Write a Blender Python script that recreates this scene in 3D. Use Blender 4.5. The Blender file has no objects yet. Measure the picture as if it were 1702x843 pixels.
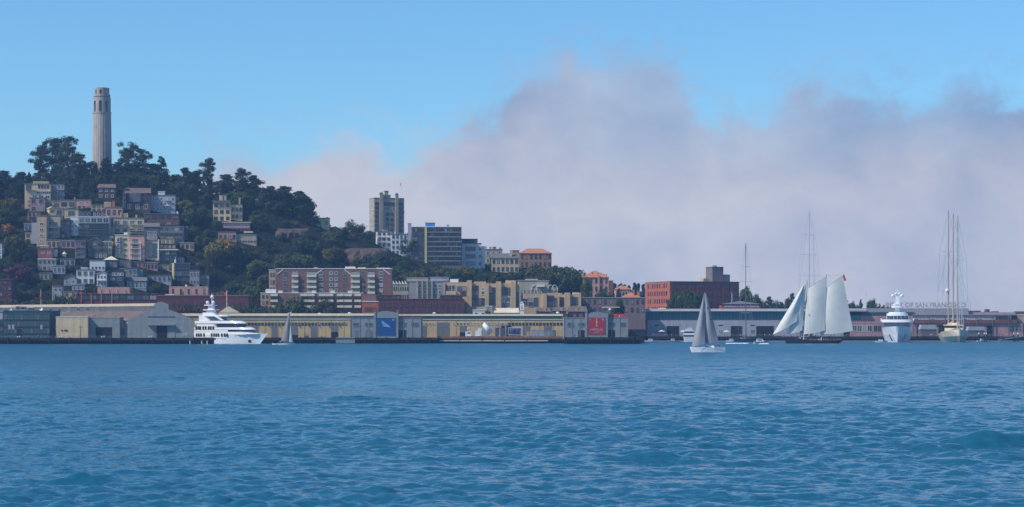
import bpy, math, random
import numpy as np
from mathutils import Vector, noise
R = math.radians
S = bpy.context.scene
COL = S.collection
random.seed(7)
# ---------------------------------------------------------------- camera
F, CXP, HOR, CAMZ = 3600.0, 851.0, 548.0, 6.6
cd = bpy.data.cameras.new('camera'); cam = bpy.data.objects.new('camera', cd); COL.objects.link(cam)
cam.location = (0, 0, CAMZ); cam.rotation_euler = (R(90), 0, 0)
cd.sensor_width = 36; cd.lens = 36*F/1702; cd.shift_y = (HOR-421.5)/1702
cd.clip_start = 1; cd.clip_end = 20000
S.camera = cam
S.view_settings.view_transform = 'Standard'; S.view_settings.look = 'None'
S.view_settings.gamma = 1; S.view_settings.use_curve_mapping = False
S.view_settings.exposure = 0.05
S.cycles.volume_bounces = 1; S.cycles.max_bounces = 6
S.cycles.volume_step_rate = 4
# ---------------------------------------------------------------- sun + sky
SUN_EL = R(44); sv = Vector((-math.cos(R(26))*math.cos(SUN_EL), -math.sin(R(26))*math.cos(SUN_EL), math.sin(SUN_EL)))
ld = bpy.data.lights.new('sun', 'SUN'); ld.energy = 4.0; ld.angle = R(0.5); ld.color = (1, .93, .82)
sun = bpy.data.objects.new('sun', ld); COL.objects.link(sun)
sun.rotation_euler = sv.to_track_quat('Z', 'Y').to_euler()
W = bpy.data.worlds.new('World'); S.world = W; W.use_nodes = True
nt = W.node_tree; N = nt.nodes; L = nt.links; N.clear()
def nd(t, **k):
    n = N.new(t)
    for a, b in k.items(): setattr(n, a, b)
    return n
def wmath(op, a, b=None, c=None, clamp=False):
    n = nd('ShaderNodeMath', operation=op, use_clamp=clamp)
    for i, v in enumerate((a, b, c)):
        if v is None: continue
        if isinstance(v, (int, float)): n.inputs[i].default_value = v
        else: L.new(v, n.inputs[i])
    return n.outputs[0]
sky = nd('ShaderNodeTexSky', sky_type='NISHITA', sun_disc=False, sun_elevation=SUN_EL,
         sun_rotation=math.atan2(sv.x, sv.y), air_density=1.0, dust_density=0.0, ozone_density=2.5, altitude=0)
tc = nd('ShaderNodeTexCoord'); sp = nd('ShaderNodeSeparateXYZ'); L.new(tc.outputs['Generated'], sp.inputs[0])
az = wmath('ARCTAN2', sp.outputs[0], sp.outputs[1])
el = wmath('ARCSINE', sp.outputs[2])
def azof(px): return math.atan((px-CXP)/F)
def elof(py): return math.atan((HOR-py)/F)
# noise coordinates on the sky sphere (az, el*1.4) in degrees-like units
cmb = nd('ShaderNodeCombineXYZ'); L.new(wmath('MULTIPLY', az, 20.0), cmb.inputs[0]); L.new(wmath('MULTIPLY', el, 26.0), cmb.inputs[1])
def noi(scale, detail, rough, off, dist=0.0):
    mp = nd('ShaderNodeVectorMath', operation='ADD'); L.new(cmb.outputs[0], mp.inputs[0]); mp.inputs[1].default_value = off
    n = nd('ShaderNodeTexNoise'); L.new(mp.outputs[0], n.inputs['Vector'])
    n.inputs['Scale'].default_value = scale; n.inputs['Detail'].default_value = detail; n.inputs['Roughness'].default_value = rough
    n.inputs['Distortion'].default_value = dist
    return n.outputs['Fac']
prof = [(-2000,330),(-200,310),(60,290),(250,285),(330,268),(380,250),(470,242),(560,242),(620,238),(680,232),(760,212),(820,186),
        (856,128),(895,92),(960,84),(1020,78),(1090,96),(1140,132),(1190,178),(1250,176),(1290,145),(1370,126),(1440,150),(1520,160),(1600,143),(1702,150),(2300,170)]
x0, x1 = azof(-2000), azof(2300)
fc = nd('ShaderNodeFloatCurve'); cv = fc.mapping.curves[0]
fc.mapping.use_clip = False
pts = [((azof(a)-x0)/(x1-x0), elof(b)/0.14) for a, b in prof]
cv.points[0].location = pts[0]; cv.points[1].location = pts[-1]
for q in pts[1:-1]: cv.points.new(*q)
fc.mapping.update()
L.new(wmath('DIVIDE', wmath('SUBTRACT', az, x0), x1-x0, clamp=True), fc.inputs['Value'])
top = wmath('MULTIPLY', fc.outputs[0], 0.14)
n1 = noi(1.6, 8, .58, (3.1, 7.2, 0), .35); n2 = noi(.55, 6, .55, (11, 2, 4), .3)
edge = wmath('ADD', wmath('MULTIPLY', wmath('SUBTRACT', n1, .5), .058), wmath('MULTIPLY', wmath('SUBTRACT', n2, .5), .014))
hgt = wmath('SUBTRACT', wmath('ADD', top, edge), el)
mr = nd('ShaderNodeMapRange', interpolation_type='SMOOTHSTEP'); L.new(hgt, mr.inputs[0])
mr.inputs[1].default_value = -.005; mr.inputs[2].default_value = .016
# thin the bank towards the far left, where it is only a veil above the hill
ml = nd('ShaderNodeMapRange', interpolation_type='SMOOTHSTEP'); L.new(az, ml.inputs[0])
ml.inputs[1].default_value = azof(180); ml.inputs[2].default_value = azof(400); ml.inputs[3].default_value = .25
mask = wmath('MULTIPLY', mr.outputs[0], ml.outputs[0])
n3 = noi(.9, 5, .5, (1, 20, 9), .4)
elv = nd('ShaderNodeMapRange', interpolation_type='SMOOTHSTEP'); L.new(el, elv.inputs[0])
elv.inputs[1].default_value = elof(400); elv.inputs[2].default_value = elof(110); elv.inputs[3].default_value = 1.0; elv.inputs[4].default_value = 0.0
mask = wmath('MULTIPLY', mask, wmath('ADD', .52, wmath('ADD', wmath('MULTIPLY', n2, .55), wmath('MULTIPLY', elv.outputs[0], .3)), clamp=True), clamp=True)
n4 = noi(3.2, 7, .6, (5, 3, 2), .5)
bri = wmath('ADD', wmath('MULTIPLY', elv.outputs[0], .60), wmath('ADD', wmath('MULTIPLY', wmath('SUBTRACT', n3, .5), 1.0), wmath('MULTIPLY', wmath('SUBTRACT', n4, .5), .35))); azd = nd('ShaderNodeMapRange', interpolation_type='SMOOTHSTEP'); L.new(az, azd.inputs[0]); lfw = nd('ShaderNodeMapRange', interpolation_type='SMOOTHSTEP'); L.new(wmath('ABSOLUTE', wmath('SUBTRACT', az, azof(560))), lfw.inputs[0]); lfw.inputs[1].default_value = .02; lfw.inputs[2].default_value = .07; lfw.inputs[3].default_value = .22; lfw.inputs[4].default_value = 0; azd.inputs[1].default_value = azof(1150); azd.inputs[2].default_value = azof(1650); azd.inputs[3].default_value = .30; azd.inputs[4].default_value = .12
bri = wmath('ADD', bri, wmath('ADD', azd.outputs[0], lfw.outputs[0]), clamp=True)
WS = 0.11
def lin(r, g, b): 
    f = lambda c: (c/255/12.92) if c/255 <= .04045 else ((c/255+.055)/1.055)**2.4
    return (f(r), f(g), f(b))
wsp = nd('ShaderNodeMapRange', interpolation_type='SMOOTHSTEP'); L.new(n4, wsp.inputs[0]); wsp.inputs[1].default_value = .42; wsp.inputs[2].default_value = .66; wsp.inputs[3].default_value = 0; wsp.inputs[4].default_value = .30
wrg = nd('ShaderNodeMapRange', interpolation_type='SMOOTHSTEP'); L.new(hgt, wrg.inputs[0]); wrg.inputs[1].default_value = -.022; wrg.inputs[2].default_value = .0
mask = wmath('MAXIMUM', mask, wmath('MULTIPLY', wmath('MULTIPLY', wsp.outputs[0], wrg.outputs[0]), ml.outputs[0]))
cm = nd('ShaderNodeMix', data_type='RGBA'); L.new(bri, cm.inputs['Factor'])
cm.inputs['A'].default_value = [c/WS for c in lin(130,149,186)]+[1]
cm.inputs['B'].default_value = [c/WS for c in lin(211,209,215)]+[1]
tint = nd('ShaderNodeMix', data_type='RGBA', blend_type='MULTIPLY'); tint.inputs['Factor'].default_value = 1
L.new(sky.outputs[0], tint.inputs['A']); tint.inputs['B'].default_value = (.62, .98, 1.24, 1)
mx = nd('ShaderNodeMix', data_type='RGBA'); L.new(mask, mx.inputs['Factor']); L.new(tint.outputs['Result'], mx.inputs['A']); L.new(cm.outputs['Result'], mx.inputs['B'])
bg = nd('ShaderNodeBackground'); L.new(mx.outputs['Result'], bg.inputs['Color']); bg.inputs['Strength'].default_value = WS
wo = nd('ShaderNodeOutputWorld'); L.new(bg.outputs[0], wo.inputs['Surface'])
# ---------------------------------------------------------------- helpers
def X(px, D): return (px-CXP)/F*D
def Z(py, D): return CAMZ-(py-HOR)/F*D
def DW(py): return F*CAMZ/(py-HOR)          # distance of a waterline seen at py
MATS = {}
def mat(name, rgb, rough=.8, var=.12, scale=.5, metal=0, streak=False, bump=0, spec=.3, emit=None, objcol=False, streaks=.25):
    if name in MATS: return MATS[name]
    m = bpy.data.materials.new(name); m.use_nodes = True; t = m.node_tree; n_ = t.nodes; l_ = t.links
    b = n_['Principled BSDF']; b.inputs['Roughness'].default_value = rough; b.inputs['Metallic'].default_value = metal
    b.inputs['Specular IOR Level'].default_value = spec
    tcn = n_.new('ShaderNodeTexCoord'); nz = n_.new('ShaderNodeTexNoise'); l_.new(tcn.outputs['Object'], nz.inputs['Vector'])
    nz.inputs['Scale'].default_value = scale; nz.inputs['Detail'].default_value = 5
    ra = n_.new('ShaderNodeMapRange'); l_.new(nz.outputs['Fac'], ra.inputs[0])
    ra.inputs[1].default_value = .3; ra.inputs[2].default_value = .7; ra.inputs[3].default_value = 1-var; ra.inputs[4].default_value = 1+var
    fac = ra.outputs[0]
    if streak:                                              # rain streaks and grime running down the wall
        mp = n_.new('ShaderNodeMapping'); mp.inputs['Scale'].default_value = (1.3, 1.3, .08); l_.new(tcn.outputs['Object'], mp.inputs[0])
        s2 = n_.new('ShaderNodeTexNoise'); l_.new(mp.outputs[0], s2.inputs['Vector']); s2.inputs['Scale'].default_value = .8; s2.inputs['Detail'].default_value = 4
        r2 = n_.new('ShaderNodeMapRange'); l_.new(s2.outputs['Fac'], r2.inputs[0]); r2.inputs[1].default_value = .4; r2.inputs[2].default_value = .75
        r2.inputs[3].default_value = 1; r2.inputs[4].default_value = 1-streaks
        mu = n_.new('ShaderNodeMath'); mu.operation = 'MULTIPLY'; l_.new(fac, mu.inputs[0]); l_.new(r2.outputs[0], mu.inputs[1]); fac = mu.outputs[0]
    vm = n_.new('ShaderNodeVectorMath'); vm.operation = 'SCALE'; l_.new(fac, vm.inputs['Scale'])
    if objcol:
        oi = n_.new('ShaderNodeObjectInfo'); l_.new(oi.outputs['Color'], vm.inputs[0])
    else: vm.inputs[0].default_value = rgb
    l_.new(vm.outputs[0], b.inputs['Base Color'])
    if bump:
        bp = n_.new('ShaderNodeBump'); bp.inputs['Strength'].default_value = bump; bp.inputs['Distance'].default_value = .2
        l_.new(nz.outputs['Fac'], bp.inputs['Height']); l_.new(bp.outputs[0], b.inputs['Normal'])
    if emit: b.inputs['Emission Color'].default_value = (*rgb, 1); b.inputs['Emission Strength'].default_value = emit
    MATS[name] = m
    return m
class MB:
    def __init__(s): s.v = []; s.f = []; s.m = []; s.cur = 0
    def mi(s, i): s.cur = i; return s
    def face(s, pts):
        k = len(s.v); s.v += [tuple(p) for p in pts]; s.f.append(tuple(range(k, k+len(pts)))); s.m.append(s.cur)
    def box(s, x0, x1, y0, y1, z0, z1):
        k = len(s.v)
        s.v += [(x0,y0,z0),(x1,y0,z0),(x1,y1,z0),(x0,y1,z0),(x0,y0,z1),(x1,y0,z1),(x1,y1,z1),(x0,y1,z1)]
        for q in ((0,3,2,1),(4,5,6,7),(0,1,5,4),(1,2,6,5),(2,3,7,6),(3,0,4,7)): s.f.append(tuple(k+i for i in q)); s.m.append(s.cur)
        return s
    def prism(s, prof, vec):                                # closed profile (3-D points) swept along vec
        k = len(s.v); n = len(prof); vec = Vector(vec)
        s.v += [tuple(p) for p in prof] + [tuple(Vector(p)+vec) for p in prof]
        s.f.append(tuple(k+i for i in range(n))); s.f.append(tuple(k+n+i for i in reversed(range(n)))); s.m += [s.cur]*2
        for i in range(n):
            j = (i+1) % n; s.f.append((k+j, k+i, k+n+i, k+n+j)); s.m.append(s.cur)
        return s
    def tube(s, pts, r, n=6, cap=True):
        pts = [Vector(p) for p in pts]; rr = r if isinstance(r, (list, tuple)) else [r]*len(pts)
        rings = []
        for i, p in enumerate(pts):
            d = (pts[min(i+1, len(pts)-1)]-pts[max(i-1, 0)]).normalized()
            u = d.orthogonal().normalized() if abs(d.z) < .9 else Vector((1,0,0)); u = (u-d*u.dot(d)).normalized(); w = d.cross(u)
            k = len(s.v); rings.append(k)
            for a in range(n):
                t = 2*math.pi*a/n; s.v.append(tuple(p+(u*math.cos(t)+w*math.sin(t))*rr[i]))
        for a, b in zip(rings, rings[1:]):
            for q in range(n): s.f.append((a+q, a+(q+1) % n, b+(q+1) % n, b+q)); s.m.append(s.cur)
        if cap: s.f.append(tuple(rings[0]+q for q in reversed(range(n)))); s.f.append(tuple(rings[-1]+q for q in range(n))); s.m += [s.cur]*2
        return s
    def lathe(s, prof, n=12, c=(0,0)):                      # prof: (r, z) pairs
        rings = []
        for r, z in prof:
            k = len(s.v); rings.append(k)
            for a in range(n):
                t = 2*math.pi*a/n; s.v.append((c[0]+r*math.cos(t), c[1]+r*math.sin(t), z))
        for a, b in zip(rings, rings[1:]):
            for q in range(n): s.f.append((a+q, a+(q+1) % n, b+(q+1) % n, b+q)); s.m.append(s.cur)
        s.f.append(tuple(rings[0]+q for q in reversed(range(n)))); s.f.append(tuple(rings[-1]+q for q in range(n))); s.m += [s.cur]*2
        return s
    def ball(s, c, r, n=10, m=6):
        s2 = [(max(1e-3, r*math.sin(math.pi*i/m)), c[2]-r*math.cos(math.pi*i/m)) for i in range(m+1)]
        return s.lathe(s2, n, (c[0], c[1]))
    def loft(s, rings, capa=True, capb=True, closed=True):
        ks = []
        for rg in rings: ks.append(len(s.v)); s.v += [tuple(p) for p in rg]
        n = len(rings[0])
        for a, b in zip(ks, ks[1:]):
            for q in range(n if closed else n-1): s.f.append((a+q, a+(q+1) % n, b+(q+1) % n, b+q)); s.m.append(s.cur)
        if capa: s.f.append(tuple(ks[0]+q for q in reversed(range(n)))); s.m.append(s.cur)
        if capb: s.f.append(tuple(ks[-1]+q for q in range(n))); s.m.append(s.cur)
        return s
    def mesh(s, name, mats, smooth=False):
        me = bpy.data.meshes.new(name); me.from_pydata(s.v, [], s.f)
        for m in mats: me.materials.append(m)
        me.polygons.foreach_set('material_index', s.m)
        if smooth: me.polygons.foreach_set('use_smooth', [True]*len(s.f))
        me.validate(); me.update(); return me
def mk(name, mb, mats, parent=None, loc=(0,0,0), rz=0, smooth=False):
    me = mb.mesh(name, mats if isinstance(mats, (list, tuple)) else [mats], smooth) if isinstance(mb, MB) else mb
    o = bpy.data.objects.new(name, me); COL.objects.link(o); o.location = loc; o.rotation_euler = (0, 0, rz)
    if parent: o.parent = parent
    return o
def tag(o, label=None, cat=None, group=None, kind=None):
    if label: o['label'] = label
    if cat: o['category'] = cat
    if group: o['group'] = group
    if kind: o['kind'] = kind
    return o
def thing(name, label, cat, loc=(0,0,0), rz=0, group=None):
    o = bpy.data.objects.new(name, None); COL.objects.link(o); o.location = loc; o.rotation_euler = (0,0,rz); o.empty_display_size = .5
    return tag(o, label, cat, group)
def dup(root, loc, rz=0, sc=None, label=None, group=None):
    r = root.copy(); COL.objects.link(r); r.location = loc; r.rotation_euler = (0,0,rz)
    if sc: r.scale = sc if isinstance(sc, (tuple, list)) else (sc,)*3
    if label: r['label'] = label
    if group: r['group'] = group
    for ch in list(root.children):
        c = ch.copy(); COL.objects.link(c); c.parent = r
        for g in ch.children:
            d = g.copy(); COL.objects.link(d); d.parent = c
    return r
# ---------------------------------------------------------------- terrain
RX = [-900,-400,-200,0,50,100,170,230,300,350,400,450,500,540,570,620,680,760,860,920,960,1000,1060,1150]
RY = [345,330,322,314,306,298,290,296,312,322,330,342,356,376,392,398,420,440,448,458,480,503,540,548]
rxw = np.array([X(p, 1300) for p in RX]); rzw = np.array([Z(p, 1300) for p in RY])
GND = 2.7
def ground(x, y):
    rz = float(np.interp(x, rxw, rzw))-GND
    foot = 1085+ (35 if x > -40 else 0)*min(1, max(0, (x+40)/60))
    t = (y-foot)/(1300-foot); t = min(1, max(0, t))
    s = t*t*(3-2*t)*.35+t*.65 if t < 1 else 1
    # the quarried cliff: low bench then a steep face
    cl = math.exp(-((x+125)/55)**2)
    s = s*(1-cl)+cl*((0.15*t/.45) if t < .45 else .15+.85*min(1, (t-.45)/.4))
    if y > 1330: s *= max(0, 1-(y-1330)/500)
    z = GND+max(0, rz)*s
    if s > .02: z += min(1, s*4)*1.6*noise.noise(Vector((x*.03, y*.03, 0)))*2*min(1, rz/40) if rz > 0 else 0
    # far low hills beyond the right hand side
    z += 13*math.exp(-((y-1560)/90)**2)*(1/(1+math.exp(-(x-40)/30)))*(1/(1+math.exp((x-520)/60)))
    return z
def hit(px, py, lo=1075, hi=1420):
    d = lo
    while d < hi:
        if ground(X(px, d), d) >= Z(py, d): return d
        d += 1.0
    return hi
# ---------------------------------------------------------------- ground, water, haze
def sheet(name, xs, ys, fn, m, smooth=True):
    nx, ny = len(xs), len(ys)
    v = [(x, y, fn(x, y)) for y in ys for x in xs]
    f = [(j*nx+i, j*nx+i+1, (j+1)*nx+i+1, (j+1)*nx+i) for j in range(ny-1) for i in range(nx-1)]
    me = bpy.data.meshes.new(name); me.from_pydata(v, [], f); me.materials.append(m)
    me.polygons.foreach_set('use_smooth', [smooth]*len(f)); me.update()
    o = bpy.data.objects.new(name, me); COL.objects.link(o); return o
gm = bpy.data.materials.new('hillside_soil'); gm.use_nodes = True
t = gm.node_tree; b = t.nodes['Principled BSDF']; b.inputs['Roughness'].default_value = .95; b.inputs['Specular IOR Level'].default_value = .1
gg = t.nodes.new('ShaderNodeNewGeometry'); n1_ = t.nodes.new('ShaderNodeTexNoise'); t.links.new(gg.outputs['Position'], n1_.inputs['Vector'])
n1_.inputs['Scale'].default_value = .07; n1_.inputs['Detail'].default_value = 8
cr = t.nodes.new('ShaderNodeValToRGB'); t.links.new(n1_.outputs['Fac'], cr.inputs[0])
cr.color_ramp.elements[0].position = .36; cr.color_ramp.elements[0].color = (.008,.013,.009,1)
cr.color_ramp.elements[1].position = .66; cr.color_ramp.elements[1].color = (.032,.026,.020,1)
e = cr.color_ramp.elements.new(.52); e.color = (.014,.018,.011,1)
t.links.new(cr.outputs[0], b.inputs['Base Color'])
def frange(a, b_, s): 
    o = []
    while a < b_: o.append(a); a += s
    return o
ys = [1078.9, 1079]+frange(1082, 1400, 4)+frange(1400, 1800, 15)+[1800,2000,2300,2700,3200,3800]
xs = [-1500,-1100,-800]+frange(-640, 120, 4)+frange(120, 640, 12)+[640,800,1100,1500]
# shoreline: the flat land begins at 1040 behind the left piers, 1225 on the right
def land(x, y):
    if x > 66 and y < 1228: return -4
    if y < 1079: return -4
    return ground(x, y)
xs = sorted(xs+[65.9, 66.1]); ys = sorted(ys+[1227.9, 1228.1])
tag(sheet('ground', xs, ys, land, gm), kind='structure')
# water surface
rows = []; d = -30.0
while d < 42: rows.append(d); d += 3
dd = 42.0
while dd < 200: rows.append(dd); dd *= 1.0023
while dd < 420: rows.append(dd); dd *= 1.004
while dd < 1300: rows.append(dd); dd *= 1.012
rows.append(1300)
u = np.concatenate([[-4,-2.5,-1.5,-.9,-.6,-.45,-.36], np.linspace(-.30, .30, 1000), [.36,.45,.6,.9,1.5,2.5,4]])
rows = np.array(rows)
Dm, U = np.meshgrid(rows, u, indexing='ij'); Xw = U*(np.maximum(Dm, 20)+30)*.85; Yw = Dm.copy(); Zw = np.zeros_like(Xw)
rng = np.random.default_rng(4); DXs = np.zeros_like(Xw); DYs = np.zeros_like(Xw)
NW = 190
for i in range(NW):
    lam = 0.50*(9/0.50)**(rng.random()**1.25)
    th = rng.normal(R(-112), .75)                            # wind sea running towards the camera and to the left
    k = 2*math.pi/lam; kx, ky = k*math.cos(th), k*math.sin(th)
    amp = 0.0086*lam**.25*(1 if lam > 1.0 else lam)
    ph = rng.random()*2*math.pi
    # waves finer than the local mesh spacing fade out; the bump in the material carries them
    sp_ = np.maximum(Dm*.0026, .12); att = np.clip((lam/sp_-2.0)/1.5, 0, 1)*amp
    P = kx*Xw+ky*Yw+ph
    Zw += att*np.sin(P); c = att*np.cos(P)*.6; DXs += c*math.cos(th); DYs += c*math.sin(th)
# groups: patches of rougher and smoother water
grp = .75+.35*np.sin(Xw*.045+Yw*.021+1)*np.sin(Yw*.033-Xw*.012)+.12*np.sin(Yw*.11+Xw*.05)
Zw *= grp; 
# three taller crests that stand out of the chop
for (px, py, wx, wy, h, rot) in ((1640,740,3.0,.9,.66,.10),(1560,748,1.6,.7,.28,.2),(135,800,1.5,.5,.34,-.10),(1080,765,2.6,.8,.30,.05),(980,760,1.6,.7,.18,-.1),(250,788,1.8,.6,.2,0),(730,765,2.4,.8,.2,.1),(420,758,2.6,.8,.2,-.05),(1290,690,4.5,1.3,.3,.05),(600,664,5,1.6,.3,0),(730,825,1.0,.4,.16,.1)):
    D0 = DW(py); cx_, cy_ = X(px, D0), D0
    a_ = (Xw-cx_)*math.cos(rot)+(Yw-cy_)*math.sin(rot); b_ = -(Xw-cx_)*math.sin(rot)+(Yw-cy_)*math.cos(rot)
    g = np.exp(-(a_/wx)**2)*h; Zw += g*(np.exp(-(b_/wy)**2)*1.0-.25*np.exp(-((b_+2.2*wy)/(1.6*wy))**2)); DYs -= g*np.exp(-(b_/wy)**2)*.7
near = np.clip((Yw-20)/20, 0, 1)*np.clip((1000-Yw)/400, 0.0, 1)
Zw *= near
V = np.stack([Xw-DXs*near, Yw-DYs*near*1.0, Zw], -1).reshape(-1, 3).astype(np.float32)
nr, nc = Xw.shape; idx = np.arange(nr*nc, dtype=np.int32).reshape(nr, nc)
Fq = np.stack([idx[:-1,:-1], idx[:-1,1:], idx[1:,1:], idx[1:,:-1]], -1).reshape(-1)
me = bpy.data.meshes.new('water'); me.vertices.add(nr*nc); me.vertices.foreach_set('co', V.reshape(-1))
nf = len(Fq)//4; me.loops.add(len(Fq)); me.loops.foreach_set('vertex_index', Fq)
me.polygons.add(nf); me.polygons.foreach_set('loop_start', np.arange(0, len(Fq), 4, dtype=np.int32)); me.polygons.foreach_set('loop_total', np.full(nf, 4, dtype=np.int32))
me.polygons.foreach_set('use_smooth', np.ones(nf, dtype=bool)); me.update(calc_edges=True)
at_ = me.attributes.new('fine_chop', 'FLOAT', 'POINT'); at_.data.foreach_set('value', np.clip((Dm-180)/500, 0, 1).astype(np.float32).reshape(-1))   # waves too small for the mesh there
wm = bpy.data.materials.new('bay_water'); wm.use_nodes = True; t = wm.node_tree; b = t.nodes['Principled BSDF']
b.inputs['IOR'].default_value = 1.33; b.inputs['Roughness'].default_value = .12; b.inputs['Base Color'].default_value = (.012,.106,.185,1)
b.inputs['Specular IOR Level'].default_value = .5
gg = t.nodes.new('ShaderNodeNewGeometry')
def wn(scale, det, sx, sy):
    mp = t.nodes.new('ShaderNodeMapping'); mp.inputs['Scale'].default_value = (sx, sy, 1); t.links.new(gg.outputs['Position'], mp.inputs[0])
    q = t.nodes.new('ShaderNodeTexNoise'); q.inputs['Scale'].default_value = scale; q.inputs['Detail'].default_value = det; t.links.new(mp.outputs[0], q.inputs['Vector'])
    return q.outputs['Fac']
def wcol(scale, det, sx, sy, amt, off):
    mp = t.nodes.new('ShaderNodeMapping'); mp.inputs['Scale'].default_value = (sx, sy, 1); mp.inputs['Location'].default_value = (off, off*2, 0); mp.inputs['Rotation'].default_value = (0, 0, R(off*7)); t.links.new(gg.outputs['Position'], mp.inputs[0])
    q = t.nodes.new('ShaderNodeTexNoise'); q.inputs['Scale'].default_value = scale; q.inputs['Detail'].default_value = det; q.inputs['Roughness'].default_value = .6; t.links.new(mp.outputs[0], q.inputs['Vector'])
    sb = t.nodes.new('ShaderNodeVectorMath'); sb.operation = 'SUBTRACT'; t.links.new(q.outputs['Color'], sb.inputs[0]); sb.inputs[1].default_value = (.5,.5,.5)
    m_ = t.nodes.new('ShaderNodeVectorMath'); m_.operation = 'MULTIPLY'; t.links.new(sb.outputs[0], m_.inputs[0]); m_.inputs[1].default_value = (amt*.8, amt, 0); return m_.outputs[0]
def vadd(a, b2):
    q = t.nodes.new('ShaderNodeVectorMath'); q.operation = 'ADD'; t.links.new(a, q.inputs[0]); t.links.new(b2, q.inputs[1]); return q.outputs[0]
# ripples tilt the surface; gust patches make them stronger or weaker
rip = vadd(wcol(.9, 4, .8, 1.2, .95, 1.7), wcol(3.4, 5, .8, 1.2, 1.1, 4.1))
an_ = t.nodes.new('ShaderNodeAttribute'); an_.attribute_name = 'fine_chop'; rg_ = t.nodes.new('ShaderNodeMapRange'); t.links.new(an_.outputs['Fac'], rg_.inputs[0]); rg_.inputs[3].default_value = .13; rg_.inputs[4].default_value = .34; t.links.new(rg_.outputs[0], b.inputs['Roughness']); ex_ = t.nodes.new('ShaderNodeVectorMath'); ex_.operation = 'SCALE'; t.links.new(wcol(.30, 3, .7, 1.4, 2.0, 2.3), ex_.inputs[0]); t.links.new(an_.outputs['Fac'], ex_.inputs['Scale']); rip = vadd(rip, ex_.outputs[0])
gr_ = t.nodes.new('ShaderNodeMapRange'); t.links.new(wn(.020, 4, .5, 1.6), gr_.inputs[0]); gr_.inputs[1].default_value = .35; gr_.inputs[2].default_value = .65; gr_.inputs[3].default_value = .55; gr_.inputs[4].default_value = 1.25
sc_ = t.nodes.new('ShaderNodeVectorMath'); sc_.operation = 'SCALE'; t.links.new(rip, sc_.inputs[0]); t.links.new(gr_.outputs[0], sc_.inputs['Scale'])
nn = t.nodes.new('ShaderNodeVectorMath'); nn.operation = 'NORMALIZE'; t.links.new(vadd(gg.outputs['Normal'], sc_.outputs[0]), nn.inputs[0]); t.links.new(nn.outputs[0], b.inputs['Normal'])
me.materials.append(wm)
wo_ = bpy.data.objects.new('water', me); COL.objects.link(wo_); tag(wo_, kind='structure')
hz = MB().box(-2600, 2600, -250, 3900, -6, 190)
hm = bpy.data.materials.new('haze'); hm.use_nodes = True; t = hm.node_tree; t.nodes.clear()
ho = t.nodes.new('ShaderNodeOutputMaterial'); pv = t.nodes.new('ShaderNodeVolumePrincipled'); t.links.new(pv.outputs[0], ho.inputs['Volume'])
pv.inputs['Color'].default_value = (.36,.62,1,1); pv.inputs['Density'].default_value = .0001; pv.inputs['Anisotropy'].default_value = 0.0
hzo = mk('haze', hz, hm); tag(hzo, kind='stuff'); 
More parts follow.
